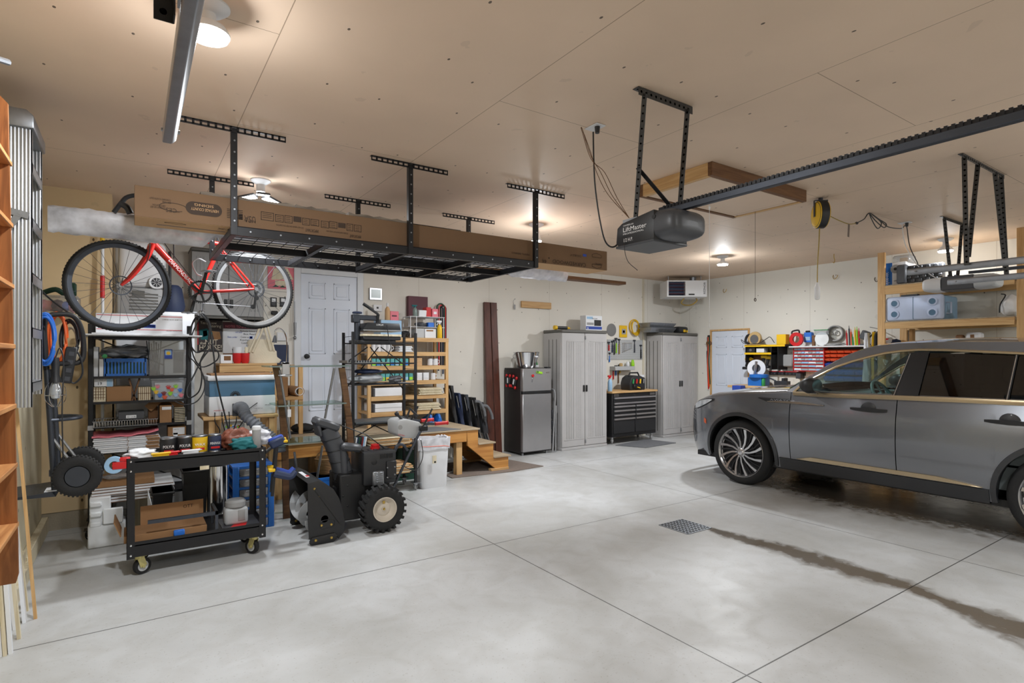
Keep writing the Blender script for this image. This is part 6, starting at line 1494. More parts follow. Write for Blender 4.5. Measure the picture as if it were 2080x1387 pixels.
t=TH('pine_workbench','narrow pine bench with a lower shelf against the back wall left of the door','bench',((tx0_+tx1_)/2,7.3,ZP))
q=B();q.box((tx0_,YPt,tz0-0.025),(tx1_-0.30,7.6,tz0),bev=0.003);q.done('top','pine',t)
q=B();q.box((tx0_,YPt+0.005,tz0-0.10),(tx1_-0.30,YPt+0.035,tz0-0.026));q.done('apron','pine',t)
for x in(tx0_,tx1_-0.35,tx1_-0.05):
 for y in(YPt+0.01,7.53):
  q=B();q.box((x,y,ZP if x>px0 else 0),(x+0.05,y+0.05,tz0-0.026),bev=0.002);q.done('leg','pine_z',t)
zs_=PY(590,806,YPt).z
q=B();q.box((tx1_-0.42,YPt,zs_-0.04),(tx1_,7.55,zs_),bev=0.003);q.done('shelf','pine',t)
q=B();q.box((tx0_+0.05,7.55,tz0-0.45),(tx1_-0.35,7.57,tz0-0.1));q.done('back_panel','brown_board',t)
for k,u in enumerate((482,497.5)):
 p=PY(u,737,7.22);p.z=tz0
 t=TH('red_cup',['red cup of brushes on the pine bench, left one','red cup of brushes on the pine bench, right one'][k],'cup',p)
 q=B();q.lathe([(0.035,0),(0.048,0.03),(0.05,0.12),(0.047,0.12),(0.045,0.03),(0.0,0.01)],p,n=24);q.done('cup','red_plastic',t)
 q=B();q.lathe([(0.047,0.121),(0.050,0.19),(0.047,0.19),(0.044,0.121)],p,n=24,closed=True)if k==0 else q.box(p+V((-0.004,-0.02,0.05)),p+V((0.03,0.0,0.19)),bev=0.004);q.done('insert','white_plastic' if k==0 else 'cream_board',t)
 q=B();q.cyl(p+V((-0.03,0,0.03)),p+V((-0.05,0,0.17)),0.006);q.done('brush_handle','black_plastic',t)
carton('white_card_box','small white card with a brown print on the pine bench beside the red cups','box',448,720,472,737,7.2,0.1,'paper_white',z0=tz0,seam=False,marks=((455,723,469,732,'cardboard_dark'),))
q=B();a,b=fb(516,677,556,737,7.25,0.16);rows=[]
for i in range(9):
 f=i/8;hw=0.19-0.06*f+0.02*math.sin(i*2);xc=(a.x+b.x)/2-0.03*f
 rows.append([V((xc+hw*math.cos(th)*(1+0.1*math.sin(3*th+i)),7.33+(0.07-0.04*f)*math.sin(th),tz0+(b.z-tz0)*f*0.8))for th in[2*PI*j/24 for j in range(24)]])
q.grid(rows,closed=True);q.face(rows[0]);bagt=q.done('tote_bag','canvas',None,'cream canvas tote bag slumped on the pine bench','bag')
q=B();c=V(((a.x+b.x)/2,7.28,tz0+(b.z-tz0)*0.7))
for s in(-1,1):q.tube(spline([c+V((s*0.02-0.14,-0.0,-0.12)),c+V((s*0.02-0.05,0,0.10)),c+V((s*0.02+0.0,0.0,0.25)),c+V((s*0.02+0.05,0,0.10)),c+V((s*0.02+0.10,0,-0.1))],6),0.012,6)
q.done('handle','canvas',bagt)
p=PY(584,742,6.0)
carton('brown_carton','brown cardboard box on the lower pine shelf beside the mailing tube','box',566,766,585,801,7.16,0.25,'cardboard',z0=zs_)
c0,c1=PY(588,792,7.5),PY(608,793,7.12);r=0.06;c0.z=c1.z=zs_+r+0.001
t=TH('mailing_tube','thick open cardboard tube lying on the lower pine shelf','tube',(c1.x,7.3,zs_))
q=B();q.grid([[e+V((rr*math.cos(an),0,rr*math.sin(an)))for an in[2*PI*k/28 for k in range(28)]]for e,rr in((c0,r),(c1,r),(c1,r-0.008),(c0,r-0.008))],closed=True);q.done('tube','cardboard',t)
q=B();q.grid([[e+V((rr*math.cos(an),0,rr*math.sin(an)))for an in[2*PI*k/28 for k in range(28)]]for e,rr in((c0,r-0.009),(c1+V((0,-0.02,0)),r-0.012),(c1+V((0,-0.02,0)),r-0.018),(c0,r-0.018))],closed=True);q.done('rolled_paper','paper_white',t)
q=B();p=PZ(590,868,ZP);q.blob((p.x,7.2,ZP+0.06),(0.14,0.08,0.055),seed=2);q.box((p.x-0.16,7.12,ZP+0.001),(p.x+0.15,7.28,ZP+0.02),bev=0.01);q.done('black_shoe','black_rubber',None,'black shoe on the landing under the lower pine shelf','shoe')
YL=5.95
x0,x1=PY(424,800,YL).x,PY(560,800,YL).x;dL=0.5
zt0,zt1,zt2,zt3=PY(490,843,YL).z,PY(490,804,YL).z,PY(490,773,YL).z,PY(490,763,YL).z
lt=TH('machine_table','light pine table with open legs under the blue and white machine','table',((x0+x1)/2,YL+0.25,0))
q=B();q.box((x0-0.05,YL-0.03,zt0-0.035),(x1+0.02,YL+dL,zt0-0.002),bev=0.006);q.done('tabletop','pine',lt)
for x in(x0,x1-0.06):
 for y in(YL,YL+dL-0.08):q=B();q.box((x,y,0),(x+0.05,y+0.05,zt0-0.035));q.done('leg','pine_z',lt)
t=TH('laser_engraver','blue and white laser engraving machine with a grey exhaust hose','machine',((x0+x1)/2,YL+0.25,zt0))
q=B();q.box((x0,YL,zt0),(x1,YL+dL-0.05,zt1),bev=0.012,seg=2);lo=q.done('base','white_plastic',t)
q=B();q.box((x0+0.005,YL+0.008,zt1),(x1-0.005,YL+dL-0.06,zt2),bev=0.004);q.done('body','laser_blue',t)
q=B();q.box((x0-0.012,YL-0.012,zt2),(x1+0.006,YL+dL-0.04,zt3+0.004),bev=0.016,seg=2);q.done('lid','white_plastic',t)
q=B();q.box((x0+0.02,YL+0.03,zt3+0.004),(x1-0.02,YL+dL-0.1,zt3+0.02),bev=0.003);q.done('wooden_cover','cardboard',t)
q=B();c=PY(478,803.5,YL+0.008);c.y=YL+0.007
for k in range(9):an=PI*(k+0.5)/9;u=V((math.cos(an),0,math.sin(an)));q.beam(c+u*0.014,c+u*0.046,0.007,0.003,up=(0,1,0))
q.done('fan_emblem','text_black',t)
q=B();q.text('WARNING LASER',(x0+0.04,YL-0.002,zt0+0.05),(1,0,0),(0,0,1),0.011,0,fit=0.10);q.text('AIR ASSIST',(x1-0.10,YL-0.002,zt0+0.085),(1,0,0),(0,0,1),0.009,1);q.text('MODEL 40W CO2',(x1-0.20,YL-0.002,zt0+0.055),(1,0,0),(0,0,1),0.007,1);q.done('lettering',['text_red','print_brown'],lo)
q=B();p=PY(474,828,YL);q.box((p.x-0.01,YL-0.025,p.z-0.09),(p.x+0.10,YL,p.z+0.04),bev=0.003);q.done('exhaust_port','dark_grey_plastic',t)
hs=[V((p.x+0.04,YL-0.02,p.z)),V((p.x+0.06,YL-0.12,p.z+0.005)),PY(500,845,YL-0.22),PY(528,870,YL-0.3),PY(553,890,YL-0.36),PY(567,902,YL-0.40),PY(569,918,YL-0.42)]
pts=spline(hs,14);q=B();q.tube(pts,[0.048+0.008*math.sin(i*2*PI/3.0)for i in range(len(pts))],16);q.done('exhaust_hose','hose_grey',t)
q=B()
for k in range(5):xx=x0+0.05+k*0.06;e=V((xx,YL-0.012,zt0+0.03));q.tube(spline([e+V((0,0.02,0)),e,e+V((0.0,-0.02,-0.08)),e+V((0.04-0.02*k,-0.01,-0.18)),e+V((-0.05+0.03*k,0.02,-0.30))],5),0.005,6)
q.done('cables','black_plastic',t)
q=B();e=PY(506,830,YL-0.03);q.beam(e,e+V((0.075,0,0.055)),0.008,0.006);q.done('prop_rod','black_satin',t)
zf=0.62
sbox('bench_shelf','narrow pine shelf under the machine table holding the patterned tote','shelf',(x0-0.02,YL+0.06,zf-0.02),(x1-0.07,YL+0.4,zf),'pine')
q=B();a,b=fb(454,860,497,885,YL+0.08,0.2);a.z=zf;b.z=max(b.z,zf+0.12);q.box(a,b,bev=0.008);mm=['clear_plastic','lime','red_plastic','yellow_plastic','bright_blue','paper_white'];rd=random.Random(4)
for k in range(46):xx,zz=a.x+0.01+rd.random()*(b.x-a.x-0.03),a.z+0.01+rd.random()*(b.z-a.z-0.03);s=0.012+rd.random()*0.012;q.box((xx,a.y-0.0015-k*0.00003,zz),(xx+s,a.y+0.002,zz+s),1+k%5)
q.done('patterned_tote',mm,None,'plastic tote with a bright confetti pattern under the machine','tote')
gy0,gy1=5.45,5.85
gx0_,gx1_=PY(566,740,gy0).x,PY(709,740,gy0).x
t=TH('glass_stand','three tier glass stand with wooden side legs and steel struts','stand',((gx0_+gx1_)/2,5.65,0))
for v,u0,u1 in((744,548,713),(822,565,704),(898,560,668)):
 z=PY(635,v,gy0).z;q=B();q.box((PY(u0,v,gy0).x,gy0,z-0.006),(PY(u1,v,gy0).x,gy1,z+0.006),bev=0.002);q.done('glass_shelf','glass',t)
 q=B();q.box((PY(u0,v,gy0).x,gy0-0.002,z-0.006),(PY(u1,v,gy0).x,gy0-0.0002,z+0.006));q.done('glass_edge','screen_grey',t)
for k,pts in enumerate(([(560,742),(570,800),(578,900),(582,1040)],[(694,747),(703,810),(712,900),(714,985)])):
 q=B();P3=[PY(u,v,5.65 if k==0 else 5.7)for u,v in pts];P3[-1].z=0.0
 P3=spline(P3,5)
 q.grid([[p+V((-0.03,-0.016,0)),p+V((0.03,-0.016,0)),p+V((0.03,0.016,0)),p+V((-0.03,0.016,0))]for p in P3],closed=True);q.done('side_leg','brown_board',t)
for(u0,v0_,u1,v1_)in((568,752,590,890),(679,748,660,850),(598,918,607,990),(655,905,644,970)):
 q=B();q.cyl(PY(u0,v0_,gy0+0.03),PY(u1,v1_,gy0+0.05),0.011,n=10);q.done('strut','steel',t)
p=PY(579,742,gy0+0.03)
t=TH('clamp_lamp','chrome gooseneck lamp clamped to the glass stand','lamp',p)
q=B();q.tube(spline([p+V((0.01,0,0.0)),PY(583,700,gy0),PY(579,678,gy0),PY(568,667,gy0),PY(559,672,gy0),PY(558,685,gy0)],6),0.006,8);q.done('gooseneck','chrome',t)
e=PY(558,690,gy0);q=B();q.lathe([(0.009,0.04),(0.013,0.02),(0.022,-0.025),(0.018,-0.025),(0,-0.01)],e,(0.1,0,1),18);q.done('lamp_head','dark_grey_plastic',t)
q=B();q.box(p+V((-0.03,-0.035,-0.085)),p+V((0.03,-0.025,0.03)),bev=0.003);q.box(p+V((-0.055,-0.04,-0.10)),p+V((0.055,0.03,-0.085)),bev=0.004);q.box(p+V((-0.03,-0.035,0.01)),p+V((0.03,0.03,0.03)),bev=0.003);q.done('clamp','aluminium',t)
q=B();e=PY(587,838,gy0-0.004);q.box(e+V((-0.012,-0.002,-0.04)),e+V((0.018,0.002,0.03)));q.tube([e+V((0,0,0.03)),PY(584,822,gy0-0.002)],0.002,4);q.done('price_tag','paper_white',None,'white paper tag hanging from the middle glass shelf','tag')
a,b=fb(473,944,557,1062,5.45,0.34);a.z=0.0;h=PY(515,946,5.45).z
t=TH('drawer_tower','blue framed tower of clear plastic drawers behind the cart','drawers',((a.x+b.x)/2,5.62,0))
n=6
q=B()
for x in(a.x,b.x-0.05):q.box((x,a.y,0),(x+0.05,a.y+0.03,h),bev=0.004);q.box((x,b.y-0.03,0),(x+0.05,b.y,h),bev=0.004)
for k in range(n+1):z=(h-0.02)*k/n;q.box((a.x+0.002,a.y+0.004,z),(b.x-0.002,b.y-0.002,z+0.02))
q.done('frame','blue_plastic',t)
for k in range(n):
 z=(h-0.02)*k/n+0.022;z1=(h-0.02)*(k+1)/n-0.004
 q=B();q.box((a.x+0.055,a.y-0.005,z),(b.x-0.055,b.y-0.03,z1),bev=0.004);q.box((a.x+0.10,a.y-0.016,z1-0.014),(b.x-0.10,a.y-0.004,z1-0.004),bev=0.003);d=q.done('drawer','clear_plastic',t)
 q=B();q.box((a.x+0.07,a.y+0.015,z+0.004),(b.x-0.07,b.y-0.05,z1-0.03-0.01*(k%3)),bev=0.01);q.done('contents',['cardboard_pale','maroon','cardboard','grey_plastic','rubber_mat','cream_board'][k],d)
p=PY(446,1000,5.35);h2=PY(446,948,5.35).z
t=TH('steel_can','tall stainless step can with black lid and base behind the cart','trash can',(p.x,5.45,0))
q=B();q.lathe([(0.085,0.08),(0.085,h2)],(p.x,5.45,0),n=32);q.done('body','chrome',t)
q=B();q.lathe([(0.09,0.0),(0.09,0.08),(0.08,0.085)],(p.x,5.45,0),n=32);q.lathe([(0.088,h2),(0.08,h2+0.03),(0,h2+0.035)],(p.x,5.45,0),n=32);q.done('lid','black_satin',t)
for k,(u0,u1,v0,Y,lab)in enumerate(((310,352,1000,5.40,'short black plastic bin behind the left end of the cart'),(372,424,955,5.42,'tall black plastic bin behind the middle of the cart'))):
 a,b=fb(u0,v0,u1,1075,Y,0.28);a.z=0
 q=B();q.add([(a.x+0.03,a.y+0.03,0),(b.x-0.03,a.y+0.03,0),(b.x-0.03,b.y-0.03,0),(a.x+0.03,b.y-0.03,0),(a.x,a.y,b.z),(b.x,a.y,b.z),(b.x,b.y,b.z),(a.x,b.y,b.z)],[(0,3,2,1),(0,1,5,4),(1,2,6,5),(2,3,7,6),(3,0,4,7),(4,5,6,7)]);q.box((a.x-0.012,a.y-0.012,b.z-0.02),(b.x+0.012,b.y+0.012,b.z),bev=0.006)
 q.done('black_bin','black_satin',None,lab,'bin')
q=B();q.prism([(PY(299,1000,5.3).x,0.0),(PY(313,1000,5.3).x,0.0),(PY(309,1000,5.3).x,0.36),(PY(300,1000,5.3).x,0.50)],'y',5.3,5.34,bev=0.006);q.done('white_strip','paper_white',None,'curved white plastic strip standing beside the short black bin','strip')
YK,DK=4.72,0.44
kx0_,kx1_=PY(258,1000,YK).x,PY(539,1000,YK).x
zA0,zA1=PY(265,962,YK).z,PY(265,932,YK).z;zB0,zB1=PY(262,1134,YK).z,PY(262,1103,YK).z
t=TH('utility_cart','black two shelf steel utility cart loaded with paint cans and cloths','cart',((kx0_+kx1_)/2,YK+DK/2,0))
for za,zb,flo in((zA0,zA1,zA0+0.012),(zB0,zB1,zB0+0.012)):
 q=B();q.box((kx0_,YK,zb-0.03),(kx1_,YK+DK,zb-0.022))
 for p0_,p1_ in(((kx0_,YK),(kx1_,YK+0.006)),((kx0_,YK+DK-0.006),(kx1_,YK+DK)),((kx0_,YK),(kx0_+0.006,YK+DK)),((kx1_-0.006,YK),(kx1_,YK+DK))):q.box((p0_[0],p0_[1],za),(p1_[0],p1_[1],zb))
 q.done('tray','black_metal',t)
for x,s in((kx0_,1),(kx1_,-1)):
 for y,r in((YK,1),(YK+DK,-1)):
  q=B();q.box((x-0.003*s,y-0.003*r,zB0-0.01),(x+0.045*s,y,zA1+0.002));q.box((x-0.003*s,y-0.003*r,zB0-0.01),(x,y+0.04*r,zA1+0.002))
  for z in(zA1-0.02,zA0+0.015,zB1-0.02,zB0+0.015):q.lathe([(0.009,0),(0.006,0.005),(0,0.006)],(x+0.022*s,y-0.003*r,z),(0,-r,0),10,1)
  q.done('corner_post',['black_metal','chrome'],t)
for x in(kx0_+0.07,kx1_-0.07):
 for y in(YK+0.06,YK+DK-0.06):caster(t,x,y,zB0,0.058,0.5 if x<0.4 else 2.2,'black_rubber','zinc_yellow','light_grey_plastic',0.032)
q=B();q.tube([(kx1_,YK+0.05,zA0+0.05),(kx1_+0.07,YK+0.05,zA1),(kx1_+0.07,YK+DK-0.05,zA1),(kx1_,YK+DK-0.05,zA0+0.05)],0.014,8);q.done('push_handle','black_metal',t)
p=PY(416,949,YK);q=B();q.box(p+V((-0.032,-0.003,-0.016)),p+V((0.028,0,0.012)));q.done('maker_plate','cream_board',t)
zT,zL=zA1-0.021,zB1-0.021
cans=[(342,'black varnish can at the left of the row on the cart','black_satin','POLYUR'),(375,'black varnish can second in the row on the cart','black_satin','POLYUR'),(405,'yellow labelled can third in the row on the cart','yellow_plastic','WAX'),(436,'blue labelled can at the right of the row on the cart','navy','MINWAX')]
for k,(u,lab,m,tx)in enumerate(cans):
 c=PY(u,940,YK+0.16);c.z=zT;r,h=0.055 if k!=3 else 0.045,0.135
 tc=TH('paint_can',lab,'can',c,0,'paint cans on the cart')
 q=B();q.lathe([(r-0.002,0),(r+0.001,0.003),(r-0.001,0.006),(r-0.001,h-0.006),(r+0.001,h-0.003),(r-0.004,h),(r-0.012,h-0.004),(0,h-0.004)],c,n=32);q.done('tin','steel',tc)
 q=B();q.lathe([(r,0.012),(r+0.0006,0.014),(r+0.0006,h-0.014),(r,h-0.012)],c,n=32,cap=False);lb=q.done('label_band',m,tc)
 q=B();q.text(tx,c+V((-0.035,-r-0.003,0.06)),(1,0,0),(0,0,1),0.020,0,fit=0.07);q.box(c+V((-0.03,-r-0.002,0.03)),c+V((0.03,-r,0.045)),1);q.done('lettering',['text_white','red_plastic'],lb)
def cloth(name,label,c,r,m,seed,par=None):
 q=B();q.blob(c,r,amp=0.22,fq=2.6,seed=seed,sub=4)
 for v in q.b.verts:v.co.z=max(v.co.z,c[2]-r[2]*0.8)
 return q.done(name,m,par,label,'cloth',ang=80)
def onT(u,dy):p=PY(u,930,YK+dy);return(p.x,p.y)
x,y=onT(288,0.12);cloth('rag','white rag with dark scribbles at the left end of the cart',(x,y,zT+0.03),(0.10,0.07,0.04),'paper_white',3)
x,y=onT(478,0.20);cloth('rag','copper brown shiny cloth heaped on the cart',(x,y,zT+0.07),(0.12,0.09,0.085),'copper_cloth',5)
x,y=onT(497,0.10);cloth('rag','teal cloth heaped in front of the copper one on the cart',(x,y,zT+0.045),(0.10,0.06,0.055),'teal_cloth',7)
x,y=onT(524,0.30);cloth('plastic_bag','white plastic bag behind the wipes canister on the cart',(x,y,zT+0.06),(0.10,0.09,0.07),'poly_sheet',9)
x,y=onT(521,0.08);t=TH('wipes_canister','clear topped wipes canister at the right end of the cart','canister',(x,y,zT))
q=B();q.lathe([(0.03,0),(0.032,0.003),(0.032,0.15),(0.03,0.155)],(x,y,zT),n=24);q.done('body','grey_plastic',t)
q=B();q.lathe([(0.033,0.155),(0.034,0.175),(0.028,0.185),(0,0.187)],(x,y,zT),n=24);q.done('cap','white_plastic',t)
for k,(u,m,lab)in enumerate(((327,'yellow_plastic','yellow marker lying in the cart tray'),(345,'red_plastic','red handled tool lying in the cart tray'),(388,'white_plastic','white stick lying in the cart tray'))):
 x,y=onT(u,0.03+0.012*k);q=B();q.cyl((x-0.06,y,zT+0.035),(x+0.06,y+0.02,zT+0.035),0.009,n=10);q.cyl((x+0.06,y+0.02,zT+0.035),(x+0.075,y+0.024,zT+0.035),0.006,0.002,n=10);q.box((x-0.05,y-0.005,zT),(x+0.05,y+0.025,zT+0.026));q.done('marker',m,None,lab,'marker')
p=PY(232,944,YK+0.03)
t=TH('tape_gun','red packing tape dispenser hooked on the left end of the cart','tape dispenser',p)
q=B();q.lathe([(0.028,-0.026),(0.056,-0.026),(0.056,0.026),(0.028,0.026)],p,(0,1,0),32,closed=True);q.done('tape_roll','pale_blue',t)
q=B();q.box(p+V((-0.01,-0.031,-0.028)),p+V((0.09,-0.027,0.022)),bev=0.002);q.box(p+V((-0.01,0.027,-0.028)),p+V((0.09,0.031,0.022)),bev=0.002);q.box(p+V((0.03,-0.03,0.022)),p+V((0.092,0.03,0.045)),bev=0.004);q.cyl(p+V((0,-0.034,0)),p+V((0,0.034,0)),0.012,n=12);q.done('frame','red_plastic',t)
for k,(dx,dy,m,lab)in enumerate(((0.03,0.05,'navy','quick grip bar clamp hanging at the front of the cart handle'),(0.05,0.20,'text_blue','quick grip bar clamp hanging at the back of the cart handle'))):
 p=V((kx1_+0.07+dx,YK+dy,zA1+0.02));t=TH('bar_clamp',lab,'clamp',p)
 q=B();q.beam(p+V((0,0,0.03)),p+V((-0.04,0,-0.42)),0.012,0.022);q.done('bar','black_metal',t)
 q=B();q.box(p+V((-0.06,-0.018,-0.03)),p+V((0.06,0.018,0.035)),R=rot('Y',-20),bev=0.012);q.done('jaw',m,t)
 q=B();q.tube(spline([p+V((-0.03,0,-0.24)),p+V((0.03,0,-0.26)),p+V((0.10,0,-0.28)),p+V((0.14,0,-0.24))],4),[0.028,0.03,0.03,0.03,0.03,0.03,0.028,0.028,0.026,0.026,0.024,0.022,0.018],8);q.done('grip',m,t)
 q=B();q.box(p+V((0.04,-0.02,0.0)),p+V((0.075,0.02,0.02)),bev=0.004);q.box(p+V((-0.07,-0.02,-0.225)),p+V((-0.02,0.02,-0.20)),bev=0.004);q.done('pad','yellow_plastic',t)
x0_,x1_=PY(286,1070,YK+0.08).x,PY(420,1070,YK+0.08).x
q=B();q.box((x0_-0.1,YK+0.07,zL),(x1_,YK+0.34,zL+0.05),bev=0.003);q.box((x0_,YK+0.33,zL+0.05),(x1_,YK+0.338,zL+0.19));q.box((x0_-0.14,YK+0.07,zL+0.05),(x0_-0.133,YK+0.33,zL+0.16),R=rot('Y',-20));q.text('OTT',((x0_+x1_)/2+0.07,YK+0.327,zL+0.14),(1,0,0),(0,0,1),0.024,1);q.done('open_carton',['cardboard','print_brown'],None,'flattened brown carton marked OTT with a raised back flap on the lower cart tray','carton')
x,y=PY(364,1087,YK+0.05).x,YK+0.05;q=B();q.box((x-0.035,y-0.015,zL+0.0),(x+0.035,y+0.015,zL+0.05),bev=0.006);q.done('tape_box','bright_blue',None,'small bright blue tape box on the lower cart tray','box')
x=PY(480,1060,YK+0.14).x;y=YK+0.18
t=TH('plastic_jug','square translucent jug with a grey screw lid on the lower cart tray','jug',(x,y,zL))
q=B();q.box((x-0.085,y-0.06,zL),(x+0.085,y+0.06,zL+0.135),bev=0.025,seg=3);q.box((x+0.01,y-0.066,zL+0.03),(x+0.06,y-0.055,zL+0.115),1,bev=0.015,seg=2);q.done('body',['light_grey_plastic','grey_plastic'],t)
q=B();q.lathe([(0.07,0.135),(0.075,0.14),(0.075,0.175),(0.06,0.19),(0,0.192)],(x,y,zL),n=32);q.done('lid','grey_plastic',t)
q=B();xa,xb_=PY(300,1060,YK+0.02).x,PY(443,1050,YK+0.02).x
q.box((xa,YK+0.01,zL+0.13),(xb_,YK+0.03,zL+0.155));q.box((xb_-0.02,YK+0.01,zL),(xb_,YK+0.03,zL+0.155));q.box((xb_-0.02,YK+0.01,zL+0.13),(xb_,YK+0.30,zL+0.155));q.box((xb_-0.02,YK+0.28,zL),(xb_,YK+0.30,zL+0.155));q.done('angle_frame','gunmetal',None,'dark steel angle frame lying across the lower cart tray','frame')
xa,xb_=PY(452,1085,YK+0.05).x,PY(528,1080,YK+0.05).x;q=B();q.box((xa,YK+0.03,zL),(xb_,YK+0.36,zL+0.004));q.prism([(xa+0.05,YK+0.05),(xa+0.16,YK+0.05),(xa+0.19,YK+0.16),(xa+0.1,YK+0.16)],'z',zL+0.0042,zL+0.0048,1);q.done('picture_mat',['dark_grey_plastic','red_plastic'],None,'dark mat with a red shape under the jug on the cart','mat')
#front
YN,YF2=4.72,5.38;mat('hub_beige',(196,186,172),0.5)
sb=TH('snow_blower','black two stage snow blower with beige wheel hubs and a grey control panel','snow blower',(1.6,5.05,0))
def SP(u,v,Y=YN):p=PY(u,v,Y);return(p.x,p.z)
outl=[(625,982),(646,976),(663,983),(678,994),(689,1012),(696,1034),(701,1060),(699,1080),(688,1094)]
P_=[SP(*o)for o in outl];bl=SP(628,1100);x0b,zlo=bl[0],0.03
for y in(YN,YF2-0.012):
 q=B();q.prism(P_+[(P_[-1][0]-0.02,zlo+0.02),(x0b,zlo+0.02),(P_[0][0]+0.003,0.2)],'y',y,y+0.012,bev=0.003)
 if y==YN:
  a,b=SP(632,1010),SP(652,1010);q.beam((SP(640,993)[0],y-0.004,SP(640,993)[1]),(SP(692,1062)[0],y-0.004,SP(692,1062)[1]),0.008,0.018,up=(0.7,0,0.7))
  e0=SP(665,1064);q.tube([V((e0[0]+0.06*math.copysign(abs(math.cos(k))**0.6,math.cos(k)),y-0.001,e0[1]+0.035*math.copysign(abs(math.sin(k))**0.6,math.sin(k))))for k in[2*PI*i/24 for i in range(24)]],0.003,5,closed=True)
  for u,v in((639,993),(650,1007),(653,1067),(673,1065)):e=SP(u,v);q.lathe([(0.011,0),(0.008,0.006),(0,0.007)],(e[0],y,e[1]),(0,-1,0),10,1)
 q.done('auger_side',['black_satin','brass'],sb)
 q=B();xa,xb2=x0b-0.0,P_[-1][0]-0.02;yy=y-0.014 if y==YN else y+0.014
 q.prism([(xa+0.02,0.0),(xb2-0.03,0.0),(xb2,0.02),(xb2,0.06),(xb2-0.02,0.075),(xa+0.02,0.065),(xa,0.04),(xa,0.02)],'y',yy,yy+0.012,bev=0.002)
 for f in(0.22,0.8):q.lathe([(0.012,0),(0.009,0.006),(0,0.007)],(xa+(xb2-xa)*f,min(yy,y),0.04),(0,-1,0),10,1)
 q.done('skid_shoe',['black_satin','brass'],sb)
q=B();q.grid([[V((x,YN+0.006,z))for x,z in P_],[V((x,YF2-0.006,z))for x,z in P_]]);hs=q.done('auger_housing','black_satin',sb,ang=60)
q=B();m0=V((P_[0][0]+0.035,YN+0.2,P_[0][1]+0.008));q.box(m0,m0+V((0.05,0.26,0.003)));q.box(m0+V((0.01,0.02,0.003)),m0+V((0.04,0.08,0.004)),1);q.done('warning_label',['paper_white','red_plastic'],hs)
ac=V((x0b+0.125,0,0.20));q=B()
for sg,ya,yb in((1,YN+0.03,5.03),(-1,5.07,YF2-0.03)):
 for ph in(0,PI):
  rows=[]
  for i in range(31):
   an=ph+sg*i/30*1.3*PI;y=ya+(yb-ya)*i/30;u=V((math.cos(an),0,math.sin(an)))
   rows.append([V((ac.x,y,ac.z))+u*r+V((0,o,0))for r,o in((0.085,0),(0.15,0),(0.15,0.01),(0.085,0.01))])
  q.grid(rows,closed=True)
q.cyl((ac.x,YN,ac.z),(ac.x,YF2,ac.z),0.03);q.done('auger','light_grey_plastic',sb)
cy=5.05;chain_=[(701,990),(697,965),(691,940),(682,912),(670,885),(662,868)]
pts=spline([PY(u,v,cy)for u,v in chain_],5);q=B()
rows=[[p+V((0.085*(1-0.18*i/len(pts))*math.copysign(abs(math.cos(a))**0.6,math.cos(a)),0.085*math.copysign(abs(math.sin(a))**0.6,math.sin(a)),0.03*math.cos(a)*i/len(pts)))*1 for a in[2*PI*k/24 for k in range(24)]]for i,p in enumerate(pts)]
q.grid(rows,closed=True);ct=q.done('chute','dark_grey_plastic',sb)
q=B()
for i in(3,7,11,15,19):q.tube([v+(v-pts[i])*0.03 for v in rows[i]],0.004,5,closed=True)
q.lathe([(0.10,-0.03),(0.11,-0.02),(0.11,0.02),(0.09,0.03)],pts[0],n=28);q.done('chute_ribs','black_plastic',ct)
q=B();a,e=PY(638,851,cy),PY(684,866,cy);d=(e-a).normalized()
q.beam(a+V((0,0,-0.01)),e+V((0,0,-0.01)),0.20,0.075,up=(0.3,0,1),bev=0.02);q.beam(a+V((0.015,0,-0.02)),a+V((0.04,0,-0.15)),0.17,0.03,up=(1,0,0),bev=0.01);df=q.done('deflector','dark_grey_plastic',sb)
q=B();m0=a+(e-a)*0.55;q.beam(m0-d*0.05+V((0,0,0.031)),m0+d*0.05+V((0,0,0.031)),0.11,0.003,up=(0.3,0,1));q.done('instruction_label','paper_white',df)
q=B();a,e=PY(690,906,cy-0.08),PY(733,910,cy-0.08);q.beam(a,e,0.13,0.07,bev=0.022);q.cyl(a+V((0.03,0,-0.02)),PY(700,985,cy-0.05),0.03,0.045);q.done('gear_cover','dark_grey_plastic',sb)
ex0,ex1=PY(738,950,4.86).x,PY(806,950,4.86).x;ez0,ez1=PY(770,985,4.86).z,PY(770,916,4.86).z
q=B();q.box((ex0,4.86,ez0),(ex1,5.22,ez1),bev=0.025,seg=2)
for k in range(9):xx=ex0+0.155+k*0.014;q.box((xx,4.855,ez1-0.07),(xx+0.006,4.862,ez1-0.03),1)
for k in range(5):q.box((ex0+0.03+k*0.05,4.92,ez1),(ex0+0.06+k*0.05,5.0,ez1+0.006),bev=0.002)
q.lathe([(0.026,0.001),(0.022,0.004),(0,0.004)],(ex0+0.10,4.86,ez1-0.095),(0,-1,0),20,1)
q.box((ex1-0.10,4.845,ez0+0.05),(ex1-0.008,4.86,ez1-0.10),bev=0.004)
for u,v in((0.09,0.15),(0.02,0.15),(0.09,0.06),(0.02,0.08)):q.lathe([(0.008,0),(0,0.005)],(ex1-0.005-u,4.845,ez0+v),(0,-1,0),8,2)
en=q.done('engine_cover',['black_plastic','black_satin','steel'],sb)
q=B();q.box((ex0+0.08,4.84,ez0-0.0),(ex0+0.19,4.87,ez0+0.13),bev=0.01)
for k in range(5):q.box((ex0+0.11,4.83,ez0+0.03+k*0.02),(ex0+0.17,4.842,ez0+0.04+k*0.02),bev=0.003)
q.done('cylinder_head','galvanised',sb)
